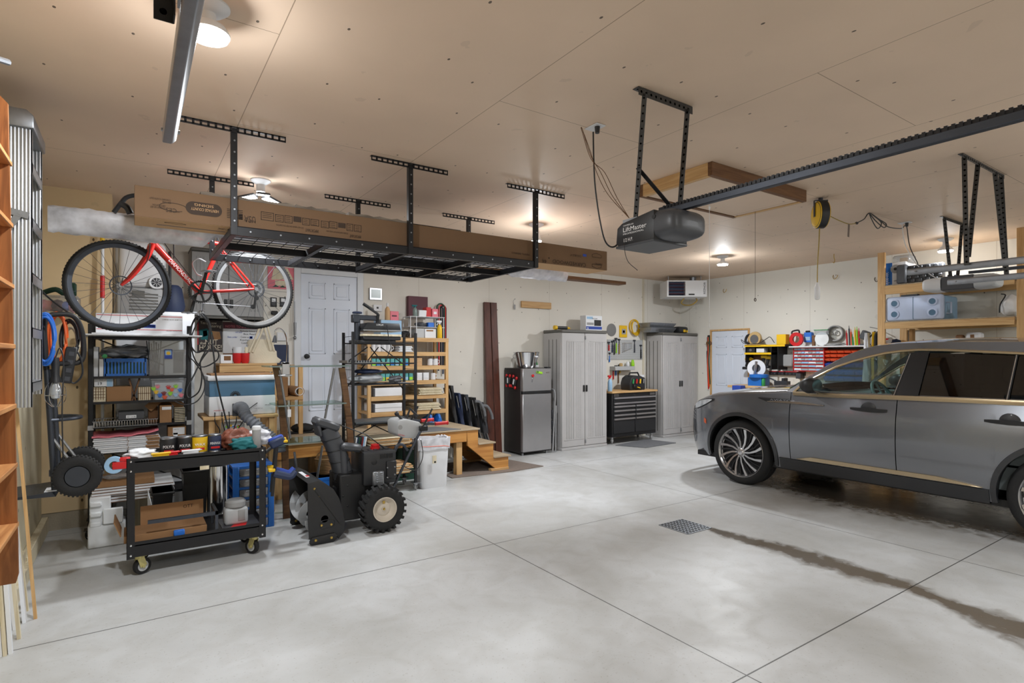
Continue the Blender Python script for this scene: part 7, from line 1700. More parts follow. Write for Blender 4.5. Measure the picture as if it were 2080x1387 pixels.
c=PY(762,905,5.0);q=B();q.lathe([(0.035,-0.012),(0.04,0.0),(0.038,0.012),(0.02,0.016),(0,0.016)],(c.x,5.0,ez1+0.03),n=16);q.cyl((c.x,5.0,ez1-0.01),(c.x,5.0,ez1+0.02),0.045);q.done('fuel_cap','red_plastic',sb)
q=B();q.box((ex0-0.06,4.98,ez1-0.01),(ex0+0.02,5.06,ez1+0.03),bev=0.01);q.done('dipstick','yellow_plastic',sb)
xg0,xg1=PY(690,1000,4.9).x,PY(738,1000,4.9).x
q=B();q.box((xg0,4.90,0.10),(xg1+0.02,5.22,ez0+0.12),bev=0.012);q.box((xg1,4.92,0.16),(ex1-0.04,5.2,ez0+0.01),bev=0.01)
for k in range(4):q.lathe([(0.01,0),(0,0.006)],(xg0+0.03+0.04*(k%2),4.90,0.14+0.09*k),(0,-1,0),8)
q.done('gear_case','black_satin',sb)
wc=V((1.82,0,0.205));wc.x=PY(775,1035,4.78).x
for y,s in((4.75,-1),(5.32,1)):
 o=V((wc.x,y,wc.z));ax=V((0,s,0));q=B()
 q.lathe([(0.105,0.05),(0.125,0.06),(0.165,0.06),(0.185,0.045),(0.187,0.0),(0.185,-0.06),(0.16,-0.075),(0.105,-0.06)],o,ax,48,cap=False)
 for k in range(22):
  a=2*PI*k/22
  for h_ in(-1,1):
   a2=a+(0.07 if h_>0 else-0.07);u=V((math.cos(a),0,math.sin(a)));u2=V((math.cos(a2),0,math.sin(a2)))
   q.beam(o+u*0.193+ax*(-0.008),o+u2*0.188+ax*(-0.008+h_*0.065),0.022,0.028,up=u)
 w=q.done('wheel','black_rubber',sb)
 q=B();q.lathe([(0.0,0.03),(0.018,0.032),(0.02,0.02),(0.055,0.02),(0.065,0.012),(0.09,0.03),(0.10,0.058),(0.108,0.058),(0.108,-0.05)],o,ax,40);q.done('wheel_rim','hub_beige',w)
 q=B();q.lathe([(0.012,0.033),(0.008,0.042),(0,0.043)],o,ax,12);q.box(o+ax*0.02+V((-0.01,-0.005,0.045)),o+ax*0.028+V((0.012,0.005,0.07)));q.done('axle_bolt','brass',w)
q=B();q.cyl((wc.x,4.75,wc.z),(wc.x,5.32,wc.z),0.018);q.done('axle','steel',sb)
for y,k in((4.90,0),(5.22,1)):
 q=B();q.tube(spline([V((ex1-0.06,y,0.26)),PY(806,975,4.9)+V((0,y-4.9,0)),PY(832,920,4.9)+V((0,y-4.9,0)),PY(852,880,4.9)+V((0,y-4.9,0)),PY(866,862,4.9)+V((0.0,y-4.9,0)),PY(878,861,4.9)+V((0.02,y-4.9,0))],5),0.013,8);q.done('handlebar','gunmetal',sb)
 a=PY(880,861,4.9)+V((0.02,y-4.9,0));q=B();q.cyl(a,a+V((0.13,0,0.002)),0.018,0.017,n=14);q.lathe([(0.021,0),(0.021,0.006),(0.0,0.008)],a+V((0.13,0,0.002)),(1,0,0),14);q.done('grip','red_plastic',sb)
 q=B();b_=PY(858,869,4.9)+V((0,y-4.9,0));q.beam(b_,PY(878,830,4.9)+V((0,y-4.9,0)),0.02,0.012,bev=0.003);q.box(b_-V((0.03,0.02,0.03)),b_+V((0.05,0.02,0.02)),bev=0.006);q.done('lever','black_satin',sb)
q=B();q.tube(spline([PY(800,925,4.9),PY(805,906,4.9),PY(818,903,4.9),PY(828,915,4.9)],5),0.013,8);q.done('loop_bar','gunmetal',sb)
pa,pb=PY(806,880,4.95),PY(860,870,4.95)
q=B();q.prism([SP(806,858,4.95),SP(812,853,4.95),SP(826,851,4.95),SP(852,857,4.95),SP(860,870,4.95),SP(845,890,4.95),SP(820,890,4.95),SP(807,884,4.95)],'y',4.93,5.20,bev=0.018)
pn=q.done('control_panel','light_grey_plastic',sb)
q=B();e=SP(813,868,4.93);q.lathe([(0.022,0.001),(0,0.002)],(e[0],4.93,e[1]),(0,-1,0),16,0);q.text('CRAFTSMAN',(SP(806,885,4.93)[0]+0.01,4.926,SP(806,884,4.93)[1]),(1,0,-0.25),(0,0,1),0.014,1,fit=0.07);q.done('panel_marks',['grey_plastic','text_red'],pn)
q=B();a=PY(830,836,5.1);q.tube([PY(826,850,5.1),PY(833,830,5.1),PY(848,845,5.1)],0.014,8);q.done('chute_lever','black_plastic',sb)
q=B();a=PY(806,840,5.0);q.tube([a,PY(816,852,5.0)],0.012,8);q.blob(a,0.022,sub=2);q.done('shift_knob','black_plastic',sb)
q=B();q.tube([PY(688,862,cy),PY(745,883,5.0),PY(780,910,4.98)],0.005,6);q.tube(spline([PY(855,893,4.92),PY(859,920,4.9),PY(855,940,4.9),PY(842,955,4.9),PY(815,945,4.9)],5),0.004,6);q.done('control_cable','black_plastic',sb)
a=PY(851,986,5.98).x+0.025;b=PY(911,984,5.98).x;zt=PY(882,893,5.95).z;yc=6.08
t=TH('trash_can','tall white plastic trash can with a liner in front of the landing','trash can',((a+b)/2,yc,0))
q=B();rows=[];xm=(a+b)/2
for z,sx,sy in((0.0,0.9,0.9),(0.02,0.93,0.93),(zt-0.06,1.08,1.0),(zt-0.055,1.14,1.06),(zt,1.16,1.08),(zt+0.001,1.08,1.0),(0.05,0.86,0.86)):
 rows.append([V((xm+(b-a)/2*sx*math.copysign(abs(math.cos(k))**0.35,math.cos(k)),yc+0.115*sy*math.copysign(abs(math.sin(k))**0.35,math.sin(k)),z))for k in[2*PI*i/40 for i in range(40)]])
q.grid(rows,closed=True);q.face(rows[0]);q.face(rows[-1]);q.done('bin','white_plastic',t)
q=B();q.grid([[V((xm+(p.x-xm)*f,yc+(p.y-yc)*f,z+0.008*math.sin(i*1.9)))for i,p in enumerate(rows[4])]for z,f in((zt-0.12,1.0),(zt-0.04,1.02),(zt+0.012,1.03),(zt+0.01,0.93),(zt-0.15,0.8))],closed=True);q.done('liner','poly_sheet',t)
q=B();q.tube([V((xm+(p.x-xm)*1.0,yc+(p.y-yc)*1.02,zt-0.085+0.015*math.sin(i*0.3)))for i,p in enumerate(rows[3])],0.004,5,closed=True);q.done('draw_tape','orange_plastic',t)
q=B();e=PY(881,925,5.94);q.box(e+V((-0.02,-0.012,-0.09)),e+V((0.03,-0.006,0.0)));q.box(e+V((0.0,-0.0135,-0.085)),e+V((0.022,-0.012,-0.065)),1);q.done('sticker',['cream_board','text_black'],t)
YW0,YW1=6.0,6.33;wx0,wx1=PY(717,800,YW0).x,PY(844,800,YW0).x
zw=[PY(780,v,YW0).z for v in(696,737,779,858,905,965)]
t=TH('wire_rack','black folding wire rack on casters standing in front of the landing','rack',((wx0+wx1)/2,6.16,0))
zt=PY(780,675,YW0).z
for x in(wx0,wx1):
 for y in(YW0,YW1):
  q=B();q.box((x-0.016,y-0.01,0.09),(x+0.016,y+0.01,zt),bev=0.003);q.done('post','black_metal',t);caster(t,x,y,0.092,0.038,1.0,'grey_plastic','steel','light_grey_plastic',0.02)
 q=B()
 for k in range(9):z=0.3+(zt-0.35)*k/8;q.tube([V((x,YW0,z)),V((x,YW1,z))],0.003,5)
 q.done('side_rungs','black_metal',t)
for z in zw:
 q=B();q.box((wx0,YW0-0.006,z-0.014),(wx1,YW0,z));q.box((wx0,YW1,z-0.014),(wx1,YW1+0.006,z))
 for k in range(9):y=YW0+(YW1-YW0)*(k+0.5)/9;q.tube([V((wx0,y,z-0.006)),V((wx1,y,z-0.006))],0.003,5)
 q.done('wire_shelf','black_metal',t)
xm=(wx0+wx1)/2
for za,zb in((PY(780,797,YW0).z,PY(780,704,YW0).z),(PY(780,905,YW0).z,PY(780,866,YW0).z)):
 q=B()
 for s in(-1,1):
  e=(wx1-wx0)/2;q.beam((xm+s*e,YW1+0.012,za),(xm-s*0.05,YW1+0.012,zb),0.006,0.012);q.beam((xm+s*e,YW1+0.014,(za+zb)/2+0.05),(xm+s*0.08,YW1+0.014,zb),0.006,0.012)
 q.done('cross_brace','black_metal',t)
z0=zw[0]
hx=PY(728,680,6.12).x;pt_=TH('heat_press','grey and black heat press with a raised handle on top of the wire rack','press',(xm-0.1,6.16,z0))
q=B();q.box((hx-0.05,6.06,z0),(PY(800,690,6.12).x,6.30,z0+0.03),bev=0.006);q.done('base','dark_grey_plastic',pt_)
q=B();q.cyl((hx,6.16,z0+0.03),(hx,6.16,PY(728,642,6.16).z),0.034,n=20);q.done('column','gunmetal',pt_)
q=B();zc=PY(728,637,6.16).z
q.lathe([(0.05,0),(0.055,0.008),(0.05,0.02),(0.03,0.024),(0,0.025)],(hx,6.16,zc),n=12);q.done('pressure_knob','navy',pt_)
q=B();za_=PY(745,645,6.16).z;q.box((hx-0.06,6.12,za_-0.06),(hx+0.02,6.20,za_+0.03),bev=0.006);q.box((hx,6.13,za_-0.03),(PY(766,645,6.12).x,6.19,za_+0.025),bev=0.006);q.done('arm','gunmetal',pt_)
q=B();q.beam((PY(768,655,6.12).x,6.16,za_-0.08),PY(768,638,6.12),0.03,0.02);q.beam(PY(768,638,6.12),PY(750,626,6.12),0.03,0.02);q.cyl(PY(758,630,6.12),PY(738,617,6.12),0.018,n=10);q.done('lever','black_plastic',pt_)
xa,xb_=PY(737,665,6.05).x,PY(813,665,6.05).x;z1,z2,z3=PY(775,681,6.05).z,PY(775,671,6.05).z,PY(775,656,6.05).z
q=B();q.box((xa,6.03,z0+0.03),(xb_,6.33,z1-0.012),bev=0.006);q.box((xa-0.005,6.02,z1-0.012),(xb_+0.005,6.34,z1+0.012),1,bev=0.004);q.done('platen',['black_plastic','cream_board'],pt_)
q=B();q.box((xa,6.03,z2-0.01),(xb_+0.005,6.33,z2+0.008),bev=0.003);q.prism([(xa,z2+0.008),(xb_+0.005,z2+0.008),(xb_-0.01,z3),(xa+0.05,z3)],'y',6.04,6.32,1,bev=0.008);q.text('LOKLIK',(xa+0.15,6.036,z3-0.03),(1,0,0),(0,0,1),0.018,2);q.cyl(((xa+xb_)/2,6.16,z3-0.005),((xa+xb_)/2,6.16,za_-0.02),0.03,m=1);q.done('hot_plate',['steel','black_plastic','text_white'],pt_)
q=B();q.tube(spline([PY(786,660,6.02),PY(790,690,5.98),PY(794,705,5.98),PY(788,722,5.98),PY(784,735,6.0)],5),0.005,6);q.done('cord','black_plastic',pt_)
z=zw[1];q=B();a,b=PY(706,733,6.0).x,PY(793,733,6.0).x;q.box((a,6.01,z),(b,6.30,z+0.008));
for k in range(10):q.box((a+0.03*k,6.01,z+0.008),(a+0.03*k+0.012,6.30,z+0.028))
q.done('metal_tray','steel',None,'slotted grey metal tray on the second shelf of the wire rack','tray')
z=zw[2];q=B();c=V((PY(748,760,6.1).x,6.17,z+0.055));q.blob(c,(0.20,0.13,0.054),seed=12,amp=0.12,sub=4);q.done('silver_pack','clear_plastic',None,'crinkled clear and silver plastic pack on the third shelf of the wire rack','pack')
q=B();q.blob(c-V((0,0,0.0)),(0.185,0.115,0.045),seed=12,amp=0.1);q.done('silver_filling','light_grey_plastic',bpy.data.objects['silver_pack'])
q=B();q.blob((c.x+0.02,6.17,z+0.135),(0.17,0.11,0.028),seed=14,amp=0.08);q.done('dark_bundle','navy',None,'flat dark navy bundle lying on the crinkled silver pack','bundle')
q=B();q.blob((PY(806,770,6.1).x,6.15,z+0.04),(0.09,0.08,0.038),seed=15,amp=0.25);q.done('mixed_pack','grey_mat',None,'small crumpled pack at the right of the third wire shelf','pack')
z=zw[3];sbox('dark_board','wide dark grey board lying on the fourth shelf of the wire rack','board',(wx0-0.0+0.02,YW0-0.03,z+0.001),(wx1-0.02,YW1,z+0.022),'dark_grey_plastic')
for s_,zz,n,lab in((0,zw[4],8,'upper'),(1,zw[5],9,'lower')):
 rd=random.Random(s_)
 for k in range(n):
  a=wx0+0.17+rd.random()*0.05 if s_==0 else wx0+0.05+rd.random()*0.06;b=wx1-0.03-rd.random()*0.06
  sbox('wood_sheet',f'thin raw wood sheet in the {lab} stack on the wire rack','wood sheet',(a,YW0-0.01-rd.random()*0.02,zz+0.001+k*0.011),(b,YW1-0.02,zz+0.009+k*0.011),['pine','cream_board','cardboard_pale'][k%3],f'thin wood sheets in the {lab} stack of the wire rack',bev=0.001)
for k in range(7):
 x=wx0+0.03+k*0.018;q=B();q.box((x,YW0+0.01,zw[4]+0.001),(x+0.014,YW0+0.14,zw[4]+0.115),R=rot('Y',10),bev=0.002);q.done('disc_case',['paper_white','navy','dark_green','black_satin','dark_red','pale_blue','paper_white'][k],None,'slim leaning case in the row at the left of the wire rack','case','slim cases leaning on the wire rack')
YS0,YS1=7.14,7.56;qx0,qx1=PY(747,800,YS0).x,PY(911,800,YS0).x
zs=[PY(905,v,YS0).z for v in(687,715,742,771,800,830)]
t=TH('pine_shelf','open pine shelf with six boards standing on the landing','shelf',((qx0+qx1)/2,7.35,ZP))
for x in(qx0,qx1-0.045):
 for y in(YS0,YS1-0.04):q=B();q.box((x,y,ZP),(x+0.045,y+0.04,zs[0]-0.001),bev=0.002);q.done('post','pine_z',t)
for z in zs:
 q=B();q.box((qx0+0.045 if z<zs[0]else qx0,YS0-0.004,z-0.055),(qx1-0.045 if z<zs[0]else qx1,YS0+0.03,z));q.box((qx0+0.002,YS0+0.03,z-0.02),(qx1-0.002,YS1,z));q.done('shelf_board','pine',t)
def at(u):return PY(u,700,YS0).x
def row(name,lab,grp,cat,us,w,h,m,k,ms=None,d=0.16):
 for i,u in enumerate(us):
  x=at(u);q=B();q.box((x,YS0+0.03,zs[k]+0.001),(x+w,YS0+0.03+d,zs[k]+h),bev=0.003)
  if ms:q.box((x+0.003,YS0+0.029,zs[k]+0.01),(x+w-0.003,YS0+0.03,zs[k]+h*0.5),1)
  q.done(name,[m]+([ms[i%len(ms)]]if ms else[]),None,lab,cat,grp)
mat('holo',(110,190,225),0.2,0.6,vary=0.28,scale=9)
row('holographic_pack','shimmering blue and green pack in the row on the third pine shelf','shimmering packs on the third pine shelf','pack',[757+9.5*i for i in range(8)],0.055,0.10,'holo',2,['lime','bright_blue','pale_blue'])
row('holographic_pack','shimmering blue and green pack in the row on the fourth pine shelf','shimmering packs on the fourth pine shelf','pack',[776+9.5*i for i in range(7)],0.055,0.10,'holo',3,['lime','yellow_plastic','pale_blue'])
for k,us,m,lab in((2,(834,862-14),'cardboard_pale','third'),(3,(848,862),'paper_white','fourth')):
 for u in us:
  for j in range(5):x=at(u);sbox('small_box',f'small flat box stacked at the right of the {lab} pine shelf','box',(x,YS0+0.03,zs[k]+0.001+j*0.021),(x+0.085,YS0+0.15,zs[k]+0.020+j*0.021),m,f'small flat boxes on the {lab} pine shelf',bev=0.002)
def mug(u,k,lab,ph=0.0,m='white_plastic'):
 c=V((at(u),YS0+0.09,zs[k]+0.001));t=TH('mug',lab,'mug',c,0,'white mugs on the pine shelf')
 q=B();q.lathe([(0.034,0),(0.038,0.004),(0.038,0.095),(0.034,0.095),(0.032,0.008),(0,0.006)],c,n=24);q.done('cup',m,t)
 q=B();q.tube([c+V((0.036,0,0.075)),c+V((0.062,0,0.07)),c+V((0.066,0,0.045)),c+V((0.05,0,0.025)),c+V((0.036,0,0.022))],0.006,8);q.done('handle',m,t)
mug(879,2,'white mug on the third pine shelf, left one');mug(890,2,'white mug on the third pine shelf, right one nearest the post');mug(885,3,'white mug on the fourth pine shelf beside the small boxes')
for i in range(4):mug(762+11*i,1,'white patterned mug in the row at the left of the second pine shelf')
for k,(a_,b_,n,th,m)in{1:(808,838,5,0.014,'paper_white'),4:(849,899,6,0.014,'cream_board'),5:(840,895,6,0.014,'cream_board')}.items():
 for j in range(n):sbox('flat_sheet',['','thin white card in the stack on the second pine shelf','','','pale flat panel in the stack on the fifth pine shelf','pale flat panel in the stack on the sixth pine shelf'][k],'panel',(at(a_+(j*3)%5),YS0-0.02+0.01*(j%2),zs[k]+0.001+j*(th+0.002)),(at(b_-(j*2)%6),YS1-0.05,zs[k]+0.001+j*(th+0.002)+th),m,f'flat sheets stacked on pine shelf level {["", "two", "", "", "five", "six"][k]}',bev=0.002)
for k,lab in((4,'wide white box at the left of the fifth pine shelf'),(5,'wide white box at the left of the sixth pine shelf')):
 q=B();q.box((at(760),YS0+0.02,zs[k]+0.001),(at(818),YS1-0.03,zs[k]+0.115),bev=0.004);q.box((at(760)-0.002,YS0+0.019,zs[k]+0.002),(at(760)+0.02,YS0+0.1,zs[k]+0.113),1)
 if k==5:q.box((at(762),YS0+0.0185,zs[k]+0.054),(at(818),YS0+0.02,zs[k]+0.057),1)
 q.done('white_carton',['paper_white','dark_grey_plastic'],None,lab,'box')
for u,lab in((873,'blue and white running shoe on the landing under the pine shelf, left one'),(890,'blue and white running shoe on the landing under the pine shelf, right one')):
 x=at(u);t=TH('running_shoe',lab,'shoe',(x,7.2,ZP));q=B();rows=[]
 for f,w,h in((0,0.03,0.05),(0.1,0.038,0.10),(0.35,0.04,0.11),(0.6,0.046,0.075),(0.85,0.046,0.055),(1,0.025,0.04)):rows.append([V((x+w*c,7.08+0.27*f,ZP+0.028+h*s))for c,s in((-1,0),(-0.9,0.5),(-0.4,1),(0.4,1),(0.9,0.5),(1,0))])
 q.grid(rows);q.face(rows[0]);q.face(rows[-1]);q.done('upper','blue_plastic',t)
 q=B();q.box((x-0.046,7.075,ZP+0.001),(x+0.046,7.355,ZP+0.03),bev=0.012);q.done('sole','paper_white',t)
Z=zs[0]+0.001;X=lambda u:PY(u,680,7.25).x
def bottle(u,Y,h,r,m,capm,lab,trig=False,z=None):
 c=V((PY(u,680,Y).x,Y,z or Z));t=TH('spray_bottle' if trig else 'bottle',lab,'bottle',c)
 q=B();q.lathe([(r*0.9,0),(r,0.006),(r,h*0.55),(r*0.75,h*0.68),(r*0.35,h*0.76),(r*0.35,h*0.8)],c,n=24);q.done('body',m,t)
 q=B()
 if trig:q.box(c+V((-0.05,-0.014,h*0.88)),c+V((0.03,0.014,h)),bev=0.006);q.cyl(c+V((0,0,h*0.78)),c+V((0,0,h*0.9)),0.014);q.beam(c+V((-0.02,0,h*0.88)),c+V((-0.045,0,h*0.74)),0.012,0.008)
 else:q.lathe([(r*0.45,h*0.78),(r*0.45,h*0.93),(r*0.2,h)],c,n=16)
 q.done('cap',capm,t)
sbox('riser_box','clear grey plastic drawer box behind the heat press on the pine shelf','box',(X(770),7.2,Z),(X(813),7.45,PY(790,650,7.2).z),'pale_blue');zz=PY(790,650,7.2).z+0.001
bottle(787,7.28,0.24,0.036,'cardboard_pale','white_plastic','tall bottle of amber liquid above the heat press',z=zz)
carton('pink_box','small pink box beside the amber bottle','box',793,632,810,648,7.26,0.1,'pink',z0=zz,seam=False,marks=((796,640,806,643,'maroon'),))
t=TH('white_riser','small white wire riser shelf on top of the pine shelf','shelf',(X(863),7.3,Z))
zr=PY(865,643,7.2).z;zm=PY(865,664,7.2).z
for z in(zr,zm):q=B();q.box((X(829),7.18,z-0.008),(X(899),7.45,z),bev=0.003);q.done('deck','white_plastic',t)
for u in(830,842,897):
 for y in(7.185,7.44):q=B();q.cyl((X(u),y,Z),(X(u),y,zr-0.008),0.006,n=8);q.done('leg','white_plastic',t)
bottle(843,7.25,0.16,0.032,'screen_grey','teal_cloth','small grey spray bottle with a teal trigger on the white riser',True,zr+0.001)
carton('white_packet','crumpled white packet on the white riser','packet',851,629,866,643,7.22,0.06,'paper_white',z0=zr+0.001,seam=False,lean=8)
carton('red_box','red box on the white riser in front of the maroon board','box',866,624,876,643,7.24,0.12,'red_plastic',z0=zr+0.001,seam=False)
carton('pink_box','pink box with a round white mark at the right end of the white riser','box',878,627,890,644,7.22,0.1,'pink',z0=zr+0.001,seam=False,marks=((881,633,887,638,'paper_white'),))
q=B();q.blob((X(856),7.27,zm+0.035),(0.09,0.06,0.033),seed=21,amp=0.2);q.done('cloth_bundle','dark_grey_plastic',None,'dark crumpled bundle on the lower deck of the white riser','bundle')
carton('blue_box','small bright blue box on the lower deck of the white riser','box',870,655,882,664,7.2,0.08,'bright_blue',z0=zm+0.001,seam=False)
carton('clear_box','small grey plastic box under the white riser','box',844,667,862,683,7.2,0.15,'light_grey_plastic',z0=Z,seam=False)
carton('white_stack','white paper box under the right of the white riser','box',863,668,886,683,7.2,0.15,'paper_white',z0=Z,seam=False,marks=((866,670,880,673,'cardboard'),))
bottle(893,7.165,0.25,0.036,'yellow_plastic','white_plastic','yellow spray bottle at the right end of the pine shelf',True)
q=B();q.blob((X(822),7.25,Z+0.05),(0.07,0.08,0.048),seed=23,amp=0.2);q.done('black_camera_bag','black_plastic',None,'small black bag behind the right end of the heat press','bag')
for k,(u,top,tilt)in enumerate(((914,782,0.0),(929,797,0.03),(945,800,0.05),(961,806,0.07),(976,815,0.08))):
 x=PY(u,850,7.35).x;z=PY(u,top,7.45).z;t=TH('camp_chair',['folded dark camp chair nearest the pine shelf','second folded camp chair from the pine shelf, blue grey cloth','third folded camp chair from the pine shelf','fourth folded camp chair from the pine shelf, with grey arm strap','folded camp chair nearest the maroon boards'][k],'camp chair',(x+0.08,7.35,0),0,'folded camp chairs leaning on the back wall')
 for s in range(4):
  y=7.22+0.08*s;q=B();q.tube(spline([V((x+0.10+0.02*s+tilt,y,0.0)),V((x+0.05+0.02*s,y+0.05,z*0.5)),V((x-0.03+0.012*s,y+0.10,z*0.96))],4),0.010,8);q.lathe([(0.018,0),(0.018,0.02)],(x+0.10+0.02*s+tilt,y,0.0),n=10,m=1);q.done('tube_leg',['gunmetal' if s%2 else 'steel','black_plastic'],t)
 q=B();rows=[]
 for i in range(9):
  f=i/8;zz=z*(0.45+0.55*f);xx=x+0.05*(1-f);rows.append([V((xx+0.036*math.cos(a)*(1.1-0.3*f)+0.012*math.sin(5*a+i+k),7.33+0.06*f+0.11*math.sin(a),zz))for a in[2*PI*j/20 for j in range(20)]])
 q.grid(rows,closed=True);q.face(rows[0]);q.face(rows[-1]);q.done('seat_cloth',['black_plastic','navy','gunmetal','black_plastic','dark_grey_plastic'][k],t)
 if k in(1,2):q=B();q.cyl((x+0.075,7.20,z*0.38),(x+0.07,7.20,z*0.42),0.022,n=12);q.done('joint_cap','yellow_plastic',t)
 if k in(3,4):q=B();q.tube(spline([V((x-0.05,7.21,z*0.95)),V((x+0.03,7.2,z*0.93)),V((x+0.10,7.2,z*0.80)),V((x+0.12,7.2,z*0.70))],4),0.022,8);q.done('arm_strap','grey_mat',t)
x=PY(668,955,6.0).x;t=TH('wicker_basket','small wicker basket standing in a blue box behind the snow blower','basket',(x,6.15,0.0))
q=B()
for k in range(9):zz=0.30+k*0.018;q.torus((x,6.15,zz),(0,0,1),0.075+0.003*k,0.009,20,6)
q.lathe([(0.07,0.28),(0.078,0.30),(0.095,0.44)],(x,6.15,0),n=20);q.done('bowl','cardboard',t)
q=B();q.tube(arc((x,6.15,0.44),0.09,0,180,14,'xz'),0.009,6);q.done('handle','cardboard',t)
q=B();q.box((x-0.16,6.0,0),(x+0.16,6.32,0.27),bev=0.006);q.box((x-0.165,5.995,0.24),(x+0.165,6.325,0.27),bev=0.004);q.done('blue_box','blue_plastic',None,'blue box on the floor under the basket behind the snow blower','box')
x=PY(830,950,6.5).x;sbox('green_bin','dark green bin under the landing behind the wire rack','bin',(x-0.12,6.55,0),(x+0.2,6.85,0.42),'dark_green')
q=B();p=PZ(900,940,0);q.tube(spline([(3.2,6.6,0.05),(3.35,6.55,0.02),(3.5,6.6,0.015),(3.6,6.75,0.015)],5),0.012,8);q.done('grey_cable','grey_plastic',None,'grey cable on the floor under the wooden steps','cable')
#right
def one(name,label,cat,fn,m,group=None,parent=None,ang=40):
 q=B();fn(q);return q.done(name,m,parent,label,cat,group,ang=ang)
def rbx(name,label,cat,px,X,d,m,bev=0.004,extra=None,group=None,z0=None):
 a,b=rb(*px,X,d)
 if z0 is not None:a.z=z0
 def f(q):
  q.box(a,b,bev=bev)
  if extra:extra(q,a,b)
 return one(name,label,cat,f,m,group)
XB=8.85
bz=PX(1530,784,XB).z
t=TH('workbench','long pine workbench along the right wall behind the car','workbench',(9.1,4.6,0))
for a,b,nme in(((XB-0.05,3.68,bz-0.04),(XR,6.15,bz),'top'),((XB,3.75,0.25),(XR,6.05,0.28),'lower_shelf')):one(nme,None,None,lambda q:q.box(a,b,bev=0.004),'pine_y',parent=t)
for y in(3.75,4.9,6.0):
 for x in(XB,XR-0.1):one('leg',None,None,lambda q:q.box((x,y,0),(x+0.09,y+0.09,bz-0.04)),'pine_z',parent=t)
X0,ya,yb=8.60,2.165,3.56
t=TH('storage_shelf','tall pine two by four storage shelf against the right wall above the car','shelf',(8.97,2.83,0))
zu0,zu1,zl0,zl1=PX(1800,598,X0).z,PX(1800,581,X0).z,PX(1800,668,X0).z,PX(1800,655,X0).z
for y in(ya-0.09,yb):
 for x in(X0,XR-0.05):one('post',None,None,lambda q:q.box((x,y-0.02,0),(x+0.04,y+0.07,2.98 if y>3 else CEIL),bev=0.003),'pine_z',parent=t)
for z0,z1 in((zu0,zu1),(zl0,zl1)):
 for x in(X0+0.002,XR-0.05):one('rail',None,None,lambda q:q.box((x,ya,z0),(x+0.038,yb-0.02,z1),bev=0.003),'pine_y',parent=t)
 one('deck',None,None,lambda q:q.box((X0,ya,z1),(XR-0.012,yb-0.02,z1+0.012)),'ply_top',parent=t)
for y in(3.3,):one('strut',None,None,lambda q:q.box((X0+0.25,y,0),(X0+0.34,y+0.04,zl0)),'pine_z',parent=t)
zu,zl=zu1+0.013,zl1+0.013
a,b=rb(1798,600,1915,654,8.62,0.40);a.z=zl
t=TH('cooler','blue cooler lying with its white four cup lid towards the room on the pine shelf','cooler',(8.8,(a.y+b.y)/2,zl))
one('body',None,None,lambda q:q.box((8.70,a.y+0.02,zl),(9.2,b.y-0.02,b.z-0.01),bev=0.03,seg=2),'pale_blue',parent=t)
def f(q):
 q.box((8.62,a.y,zl),(8.71,b.y,b.z),bev=0.035,seg=3);q.box((8.618,(a.y+b.y)/2-0.003,zl+0.02),(8.625,(a.y+b.y)/2+0.003,b.z-0.02),1)
 for fy in(0.17,0.83):
  for fz in(0.28,0.72):
   c=(8.618,a.y+(b.y-a.y)*fy,zl+(b.z-zl)*fz);q.lathe([(0.055,0),(0.058,0.004),(0.04,0.006),(0.038,0.001)],c,(-1,0,0),24);q.lathe([(0,0.002),(0.038,0.002)],c,(-1,0,0),20,1)
one('lid',None,None,f,['lid_blue','laser_blue'],parent=t)
for y,s in((a.y,-1),(b.y,1)):one('handle',None,None,lambda q:q.tube([(8.74,y,zl+0.08),(8.74,y+s*0.05,zl+0.08),(8.74,y+s*0.05,zl+0.22),(8.74,y,zl+0.22)],0.011,8),'lid_blue',parent=t)
one('latch',None,None,lambda q:q.box((8.63,(a.y+b.y)/2-0.05,b.z-0.002),(8.70,(a.y+b.y)/2+0.15,b.z+0.02),bev=0.004),'dark_grey_plastic',parent=t)
def f(q,a,b):
 q.box((a.x-0.002,b.y-0.10,a.z),(a.x+0.002,b.y,b.z),1);q.text('shop-vac',(a.x-0.004,b.y-0.02,a.z+0.02),(0,0,1),(0,-1,0),0.055,0,fit=0.17);q.lathe([(0,0.004),(0.06,0.003)],(a.x,b.y-0.14,b.z-0.09),(-1,0,0),20,2);q.text('WET DRY',(a.x-0.003,b.y-0.12,a.z+0.05),(0,-1,0),(0,0,1),0.02,3)
 q.lathe([(0,0.006),(0.02,0.005)],(a.x-0.002,b.y-0.14,b.z-0.09),(-1,0,0),16,3)
rbx('vacuum_box','white and blue shop vacuum carton on the top pine shelf','box',(1796,533,1840,583),8.71,0.35,['paper_white','blue_plastic','grey_plastic','text_black'],extra=f,z0=zu)
a=PX(1822,560,8.60)
rbx('black_case','upright black plastic case in front of the vacuum carton','case',(1820,537,1841,580),8.605,0.09,'dark_grey_plastic',bev=0.02,z0=zu)
a,b=rb(1842,536,1916,579,8.64,0.08);a.z=zu
def f(q):
 q.box(a,b,bev=0.01)
 for i in range(9):
  for j in range(5):
   y=a.y+0.03+(b.y-a.y-0.06)*i/8;z=a.z+0.03+(b.z-a.z-0.06)*j/4
   if(i+j)%2:q.box((a.x-0.02,y-0.022,z-0.02),(a.x+0.005,y+0.022,z+0.02),bev=0.005)
one('traction_board','black knobbly traction boards standing on the top pine shelf','traction board',f,'black_plastic')
c=PX(1835,525,8.8);sbox('clear_pack','clear pack of grey parts on top of the vacuum carton','pack',(8.75,c.y-0.10,PX(1820,533,8.62).z+0.001),(8.95,c.y+0.12,PX(1820,516,8.62).z),'clear_plastic',bev=0.02)
